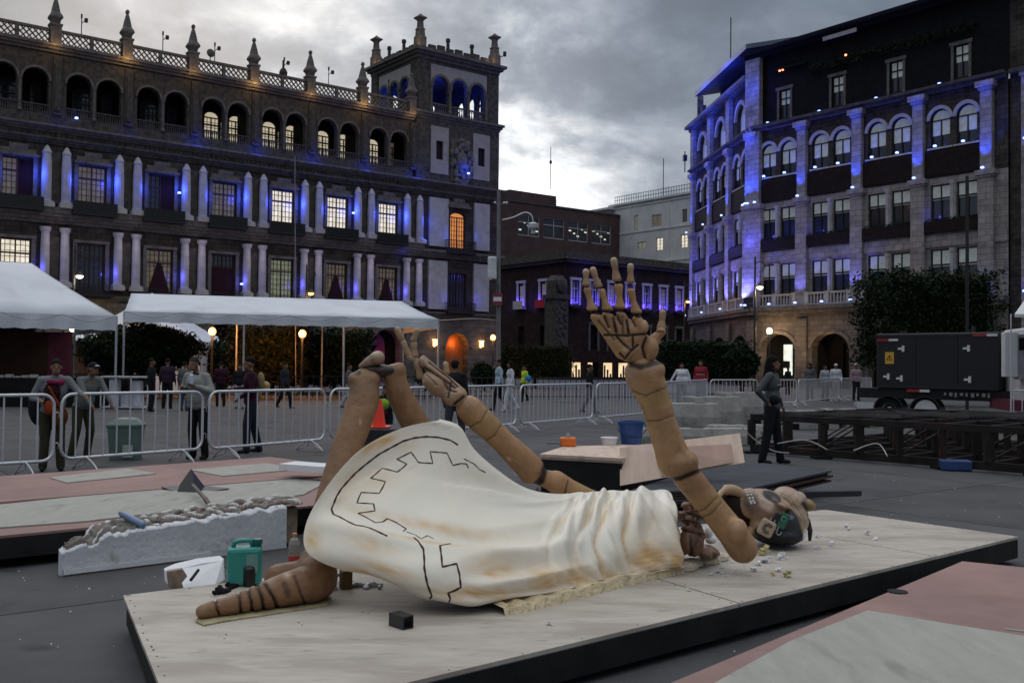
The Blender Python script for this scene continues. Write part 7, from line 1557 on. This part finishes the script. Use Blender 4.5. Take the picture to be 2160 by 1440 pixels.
# ------------------------------------------------------------------ people
SKIN = mat('skin', (.20, .10, .062), .55, var=.12, scale=6); HAIRM = mat('dark_hair', (.010, .008, .007), .9, var=.3)
def cloth(name, c, **k): return mat('cloth_' + name, c, .85, var=.2, scale=5, bump=.25, bscale=14, **k)
BLKC = cloth('black', (.012, .012, .014)); DKJ = cloth('dark_denim', (.018, .022, .035)); GRYC = cloth('grey', (.16, .17, .17)); LGRY = cloth('light_grey', (.27, .27, .25)); MAR = cloth('maroon', (.035, .008, .018)); WHTC = cloth('white', (.55, .56, .60)); JEAN = cloth('jeans', (.06, .085, .13)); OLV = cloth('olive', (.045, .04, .025)); SHOE = cloth('shoe', (.02, .02, .02)); WSHOE = cloth('white_shoe', (.5, .5, .5))
def person(px, py, h, rz, label, shirt, trousers, L=None, R=None, lean=(0, 0), legs=None, hair='short', shoe=None, vox=.02, sleeve='long', group=None, head=(0, 0), hairm=None, belly=1.0, z0=0, hem=.86):
    p = gr(px, py, z0); k = h / 1.72; t = thing('person', label, 'person', (p.x, p.y, z0), rz, group)
    S = lambda x, y, z: Vector((x + lean[0] * max(0, z - .92) / .5, y + lean[1] * max(0, z - .92) / .5, z - .18 * (lean[0] ** 2 + lean[1] ** 2) * max(0, z - .92) * 4)) * k
    X = lambda v_: Vector(v_) * k
    legs = legs or {}
    lk, la = legs.get('L', ((.11, -.03, .5), (.12, .02, .09))); rk, ra = legs.get('R', ((-.11, -.03, .5), (-.12, .02, .09)))
    hipL, hipR = X((.09, 0, .90)), X((-.09, 0, .90)); shL, shR = S(.185, 0, 1.40), S(-.185, 0, 1.40)
    Le, Lw = L or ((.25, .03, 1.12), (.26, -.06, .88)); Re, Rw = R or ((-.25, .03, 1.12), (-.26, -.06, .88))
    Le, Lw, Re, Rw = S(*Le), S(*Lw), S(*Re), S(*Rw)
    hc = S(head[0], -.02 + head[1], 1.595); nk = S(0, .01, 1.44)
    b = M(); C_ = lambda p_, q_, a, c: b.cap(p_, q_, a * k, c * k, 10)
    b.ell(hc + X((0, .01, .02)), .074 * k, .092 * k, .108 * k); b.ell(hc + X((0, -.045, -.06)), .052 * k, .05 * k, .055 * k); b.ell(hc + X((0, -.098, -.012)), .014 * k, .02 * k, .022 * k)
    for s_ in (-1, 1): b.ell(hc + X((.077 * s_, .01, -.005)), .012 * k, .022 * k, .03 * k)
    C_(nk, hc, .054, .05); C_(S(0, 0, 1.0), S(0, 0, 1.34), .10, .11); C_(shL, shR, .055, .055)
    for sh, e, w in ((shL, Le, Lw), (shR, Re, Rw)):
        C_(sh, e, .042, .036); C_(e, w, .037, .026); d = (w - e).normalized(); b.ell(w + d * .045 * k, .034 * k, .022 * k, .045 * k)
        sd_ = d.orthogonal().normalized(); up_ = d.cross(sd_)
        for f in range(4): o = w + d * .075 * k + sd_ * (f - 1.5) * .018 * k; C_(o, o + d * (.055 + .012 * (f in (1, 2))) * k + up_ * .018 * k, .0095, .007)
        C_(w + d * .02 * k, w + d * .06 * k + sd_ * .045 * k, .012, .009)
    for hp_, kn, an in ((hipL, X(lk), X(la)), (hipR, X(rk), X(ra))): C_(hp_, kn, .07, .05); C_(kn, an, .046, .033)
    blob(b, 'body', SKIN, t, vox * .8 * k, 2)
    b = M(); b.ell(S(0, 0, 1.28), .205 * k, .14 * k * belly, .18 * k); b.ell(S(0, 0, 1.05), .185 * k * belly, .14 * k * belly, .19 * k); b.ell(S(0, 0, hem + .07), .19 * k * belly, .14 * k, .10 * k); C_(shL, shR, .068, .068); C_(S(0, 0, 1.36), S(0, .0, 1.45), .085, .062)
    for sh, e, w in ((shL, Le, Lw), (shR, Re, Rw)):
        C_(sh, e if sleeve == 'long' else sh.lerp(e, .7), .066, .052)
        if sleeve == 'long': C_(e, e.lerp(w, .93), .052, .038)
    blob(b, 'top', shirt, t, vox * k, 2)
    b = M(); b.ell(X((0, .01, .91)), .165 * k, .125 * k, .12 * k)
    for hp_, kn, an in ((hipL, X(lk), X(la)), (hipR, X(rk), X(ra))): C_(hp_, kn, .104, .078); C_(kn, an + X((0, 0, -.02)), .077, .066)
    blob(b, 'trousers', trousers, t, vox * k, 2)
    for s_, (kn, an) in ((1, (lk, la)), (-1, (rk, ra))):
        b = M(); a_ = X(an); b.cap(a_ + X((0, .03, -.045)), a_ + X((.012 * s_, -.13, -.055)), .042 * k, .034 * k); b.cap(a_ + X((0, .0, -.05)), a_ + X((0, 0, .01)), .042 * k, .036 * k); blob(b, 'shoe', shoe or SHOE, t, vox * .8 * k, 1)
    hm = hairm or HAIRM
    if hair == 'short': b = M(); b.ell(hc + X((0, .022, .052)), .082 * k, .098 * k, .086 * k); blob(b, 'hair', hm, t, vox * .8 * k, 1)
    elif hair == 'long': b = M(); b.ell(hc + X((0, .022, .05)), .086 * k, .10 * k, .092 * k); C_(hc + X((0, .06, 0)), S(0, .10, 1.22), .078, .07); C_(hc + X((.06, .02, 0)), S(.08, -.05, 1.25), .035, .045); C_(hc + X((-.06, .02, 0)), S(-.08, -.05, 1.25), .035, .045); blob(b, 'hair', hm, t, vox * .8 * k, 1)
    elif hair == 'cap':
        b = M(); b.ell(hc + X((0, .02, .055)), .084 * k, .098 * k, .075 * k); b.ell(hc + X((0, -.11, .045)), .065 * k, .07 * k, .012 * k); blob(b, 'cap', hm, t, vox * .8 * k, 1); b = M(); b.ell(hc + X((0, .04, .01)), .079 * k, .08 * k, .07 * k); blob(b, 'hair', HAIRM, t, vox * k, 1)
    elif hair == 'hat':
        b = M(); b.ell(hc + X((0, 0, .10)), .085 * k, .095 * k, .07 * k); b.ell(hc + X((0, 0, .07)), .19 * k, .19 * k, .016 * k); blob(b, 'hat', hm, t, vox * .8 * k, 1); b = M(); b.ell(hc + X((0, .03, .0)), .079 * k, .085 * k, .08 * k); blob(b, 'hair', HAIRM, t, vox * k, 1)
    if vox <= .02:
        for s_ in (-1, 1): m_ = M(); m_.ell(hc + X((.03 * s_, -.083, .012)), .011 * k, .006 * k, .006 * k, n=7, m_=4); m_.build('eye', mat('eye_dark', (.02, .015, .012), .3), t); m_ = M(); m_.ell(hc + X((.03 * s_, -.086, .034)), .018 * k, .005 * k, .004 * k, n=6, m_=4); m_.build('eyebrow', HAIRM, t)
        m_ = M(); m_.ell(hc + X((0, -.092, -.062)), .022 * k, .006 * k, .005 * k, n=8, m_=4); m_.build('mouth', mat('lips', (.14, .05, .04), .5), t)
    t['_h'] = h
    return t, S, k
def strip(t): 
    if '_h' in t: del t['_h']
# --- the two vendors behind the left barriers
t, S, k = person(108, 993, 1.62, radians(25), 'vendor in grey shirt and dark vest leaning on the leftmost barrier', cloth('vendor_shirt', (.17, .18, .19)), OLV, L=((.34, -.12, 1.22), (.42, -.38, 1.16)), R=((-.3, 0, 1.12), (-.2, -.26, 1.10)), lean=(.03, -.10), legs={'L': ((.11, -.03, .5), (.13, .0, .09)), 'R': ((-.1, 0, .5), (-.12, .03, .09))})
b = M(); b.ell(S(-.02, -.02, 1.25), .15 * k, .16 * k, .17 * k); b.ell(S(0, -.04, 1.05), .15 * k, .15 * k, .13 * k); blob(b, 'vest', cloth('vest_dark', (.03, .012, .012)), t, .02, 2)
b = M(); b.cap(S(-.09, -.13, 1.38), S(.1, -.13, 1.36), .035, .035); b.cap(S(.1, -.12, 1.38), S(.12, .05, 1.42), .03, .03); blob(b, 'scarf', cloth('magenta', (.20, .015, .06)), t, .015, 2)
b = M(); b.cap(S(-.08, -.17, 1.3), S(.17, -.15, .85), .02, .02); b.ell(S(-.05, -.17, .98), .07, .05, .11); blob(b, 'pouch', cloth('orange_bag', (.30, .05, .015)), t, .015, 2)
b = M(); b.ell(S(.1, -.13, .84), .12, .07, .16); blob(b, 'apron', cloth('brown_apron', (.12, .045, .015)), t, .02, 2)
b = M(); b.ell(S(-.26, .12, .98), .16, .13, .28); b.ell(S(-.25, .1, 1.22), .11, .1, .1); tag(blob(b, 'backpack', BLKC, None, .02, 3, loc=t.location), 'dark round backpack on the back of the vendor at the left barrier', 'backpack')
t, S, k = person(172, 966, 1.60, radians(55), 'vendor in dark cap and grey shirt stooping over the green bin', cloth('vendor_shirt2', (.15, .155, .15)), OLV, L=((.22, -.32, 1.12), (.2, -.52, .98)), R=((-.2, -.28, 1.12), (-.16, -.50, .96)), lean=(0, -.22), hair='cap', hairm=BLKC, legs={'L': ((.12, -.06, .5), (.14, .06, .09)), 'R': ((-.12, -.02, .5), (-.14, .1, .09))})
b = M(); b.ell(S(0, -.10, 1.655), .045, .02, .018); blob(b, 'cap_badge', WHTC, t, .01, 1)
# --- the two men
t, S, k = person(418, 968, 1.68, radians(-18), 'man in light grey sweater and black trousers drinking from a white cup', LGRY, BLKC, L=((.30, -.02, 1.14), (.12, -.24, 1.24)), R=((-.32, .02, 1.16), (-.12, -.27, 1.22)), lean=(-.02, -.05), head=(0, -.05), belly=1.25, hem=.84, hair='short', hairm=mat('grey_hair', (.03, .028, .027), .9))
b = M(); b.lathe([(.03, 0), (.036, .14), (.03, .15), (.012, .17)], S(-.02, -.29, 1.27), 12); tag(b.build('paper_cup', mat('pale_blue_cup', (.5, .58, .68), .5, var=.1), loc=t.location), 'tall pale blue cup held by the man in the grey sweater', 'cup')
b = M(); b.cap(S(-.06, -.05, 1.43), S(.06, -.05, 1.43), .03, .03); blob(b, 'collar', BLKC, t, .012, 1)
t, S, k = person(528, 955, 1.70, radians(-70), 'man in dark maroon shirt facing left with a tan bag at his back', MAR, DKJ, L=((.24, .0, 1.14), (.22, -.2, 1.0)), R=((-.22, -.04, 1.14), (-.16, -.28, 1.14)), lean=(0, -.02), legs={'L': ((.11, -.08, .5), (.12, -.08, .09)), 'R': ((-.11, .06, .5), (-.12, .16, .09))})
b = M(); b.ell(S(.12, .20, 1.28), .07, .09, .17); b.ell(S(.1, .19, 1.05), .04, .05, .12); tag(blob(b, 'shoulder_bag', cloth('tan_bag', (.27, .19, .10)), None, .015, 3, loc=t.location), 'tan shoulder bag hanging behind the man in the maroon shirt', 'bag')
b = M(); b.ell(S(.16, .36, 1.2), .09, .09, .08); b.ell(S(.16, .34, 1.13), .12, .12, .015); o = blob(b, 'straw_hat', cloth('straw', (.42, .30, .14)), None, .012, 2, loc=t.location); tag(o, 'small straw hat hanging from the bag of the man in maroon', 'hat')
# --- woman on the right
t, S, k = person(1628, 978, 1.80, radians(62), 'woman with long dark hair, grey top and black trousers, hand on hip', cloth('charcoal_top', (.075, .08, .085)), BLKC, R=((-.36, .14, 1.16), (-.2, .02, .98)), L=((.26, .0, 1.13), (.25, -.1, .92)), hair='long', legs={'L': ((.12, -.05, .5), (.16, -.10, .09)), 'R': ((-.12, .04, .5), (-.15, .12, .09))}, belly=.95)
b = M(); b.ell(S(0, -.0, 1.01), .17, .14, .08); b.cap(S(-.1, -.04, 1.02), S(.1, -.04, 1.0), .1, .1); blob(b, 'waist_band', BLKC, t, .015, 2)
b = M(); b.ell(S(0, -.06, 1.25), .155, .1, .045); blob(b, 'lighter_panel', cloth('pale_grey_panel', (.12, .125, .13)), t, .012, 1)
# --- person half hidden by the raised far hand, in front of the fence
person(958, 942, 1.70, radians(160), 'person in black top and dark jeans walking behind the far hand', BLKC, cloth('slate_jeans', (.045, .05, .06)), legs={'L': ((.11, .05, .5), (.13, .18, .12)), 'R': ((-.11, -.1, .5), (-.11, -.14, .09))}, hair='cap', hairm=BLKC)
# --- worker crouching behind the knee, and a red marker
t, S, k = person(815, 950, 1.2, radians(-30), 'crouching worker in dark clothes with a green and red vest, behind the bent knee', BLKC, BLKC, L=((.25, -.12, 1.15), (.15, -.3, 1.05)), R=((-.25, -.12, 1.15), (-.15, -.3, 1.05)), lean=(0, -.05))
b = M(); b.ell(S(0, -.06, 1.22), .20 * k, .14 * k, .18 * k); blob(b, 'vest', cloth('lime_vest', (.22, .40, .03)), t, .015, 2); b = M(); b.ell(S(-.05, -.1, 1.02), .17 * k, .12 * k, .1 * k); blob(b, 'sash', cloth('red_sash', (.35, .02, .03)), t, .015, 2)
b = M(); c_ = at(800, 872, 9.0); b.loft([[c_ + Vector((s_ * x, s_ * y, z)) for x, y in ((-1, -1), (1, -1), (1, 1), (-1, 1))] for s_, z in ((.02, .13), (.055, -.11))]); b.slab([(c_.x - .1, c_.y - .1), (c_.x + .1, c_.y - .1), (c_.x + .1, c_.y + .1), (c_.x - .1, c_.y + .1)], c_.z - .125, c_.z - .11); tag(b.build('warning_cone', mat('red_cone', (.85, .05, .02), .5, var=.08), bevel=.006), 'bright red cone seen between shin and thigh', 'traffic cone')
b = M(); b.box(c_.x - .3, c_.x + .45, c_.y - .2, c_.y + .5, 0, c_.z - .126); tag(b.build('tool_crate', mat('dark_crate', (.03, .028, .03), .7), bevel=.015), 'dark crate behind the legs with the red cone on it', 'crate')
rag([(1128, 1040), (1150, 1042), (1135, 1030)], .02, .3, cloth('dark_red_bundle', (.14, .012, .03)), 'cloth_bundle', 'dark red bundle on the ground under the far elbow', 'cloth bundle', 24, 12, .42)
# --- walkers beyond the barriers
stride = {'L': ((.1, -.16, .5), (.11, -.20, .10)), 'R': ((-.1, .06, .52), (-.11, .28, .14))}
person(1052, 866, 1.80, radians(-80), 'walker in dark trousers and pale blue shirt, behind the one in white', cloth('pale_blue', (.35, .42, .52)), BLKC, legs=stride, vox=.03); person(1076, 868, 1.74, radians(-80), 'walker all in white with white shoes beyond the barriers', WHTC, WHTC, legs=stride, vox=.03, shoe=WSHOE, hair='long')
t, S, k = person(1106, 848, 1.60, radians(-60), 'person in yellow jacket with a blue bag beyond the barriers', cloth('hi_vis', (.42, .55, .05)), BLKC, vox=.03, legs=stride); b = M(); b.ell(S(.16, -.18, 1.1), .15, .1, .16); tag(blob(b, 'shoulder_bag', cloth('bright_blue', (.03, .18, .40)), None, .03, 2, loc=t.location), 'bright blue bag carried by the person in the yellow jacket', 'bag')
person(1243, 872, 1.66, radians(90), 'person in dark top and grey jeans walking behind the barrier near the raised hand', BLKC, cloth('grey_jeans', (.12, .13, .16)), legs=stride, vox=.03)
person(1438, 856, 1.78, radians(-15), 'person in white padded jacket holding hands beyond the hedge barrier', WHTC, BLKC, vox=.03, belly=1.35, L=((.3, 0, 1.12), (.34, -.02, .9)), R=((-.34, 0, 1.14), (-.46, -.05, .95))); 
t, S, k = person(1478, 856, 1.9, radians(-30), 'man in red shirt with white stripes beside the white jacket', cloth('red_shirt', (.22, .02, .03)), DKJ, vox=.03, belly=1.15)
for z in (1.02, 1.18, 1.32): b = M(); b.ell(S(0, 0, z), .205 * k, .155 * k, .024 * k); blob(b, 'stripe', WHTC, t, .02, 1)
person(1708, 845, 1.85, radians(-40), 'dark haired person in grey walking near the arcade', cloth('mid_grey', (.10, .10, .11)), BLKC, vox=.035, hair='long'); person(1763, 845, 1.85, radians(-10), 'person in white with a white cap near the arcade columns', WHTC, cloth('beige', (.3, .28, .25)), vox=.035, hair='cap', hairm=WHTC)
person(1740, 845, 1.78, radians(20), 'person in pale blouse left of the white cap', cloth('pale_blouse', (.35, .38, .42)), BLKC, vox=.035); person(1806, 845, 1.85, radians(10), 'person with a wide pale hat beside the trailer', cloth('rose', (.30, .22, .24)), DKJ, vox=.035, hair='hat', hairm=cloth('straw2', (.5, .45, .38))); person(1662, 832, 1.66, radians(30), 'dark figure just right of the standing woman, far off', BLKC, BLKC, vox=.035)
for (x, y, h_, rz, lab, sh, tr) in ((600, 862, 1.62, 75, 'person in dark jacket and trousers striding left under the long tent', cloth('dark_blue_jacket', (.02, .026, .036)), BLKC), (352, 862, 1.7, 180, 'person in plum shirt standing under the clipped tree, right of the tent post', cloth('plum', (.03, .018, .035)), BLKC),  # clothes of figures under the tents are darkened to paint in their shade
                               (388, 866, 1.6, 160, 'person in blue jeans and pale top left of the man in the sweater', cloth('shaded_pale', (.1, .1, .1)), JEAN), (318, 868, 1.7, 120, 'dark clothed vendor bending near the white bundle', BLKC, BLKC), (465, 858, 1.62, 200, 'dark red clothed person between the two men, far off', MAR, BLKC), (505, 862, 1.55, 0, 'small figure with white trousers behind the man in maroon', BLKC, cloth('white_trousers', (.45, .45, .52))), (735, 862, 1.6, 90, 'person in white shoes passing left of the knee', cloth('grey2', (.1, .1, .1)), cloth('pale_trousers', (.35, .35, .36))), (1318, 800, 1.7, 60, 'distant dark pedestrian in front of the lit shop windows', BLKC, BLKC)):
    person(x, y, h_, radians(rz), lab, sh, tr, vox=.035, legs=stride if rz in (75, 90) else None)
for o in list(bpy.data.objects):
    if '_h' in o.keys(): del o['_h']
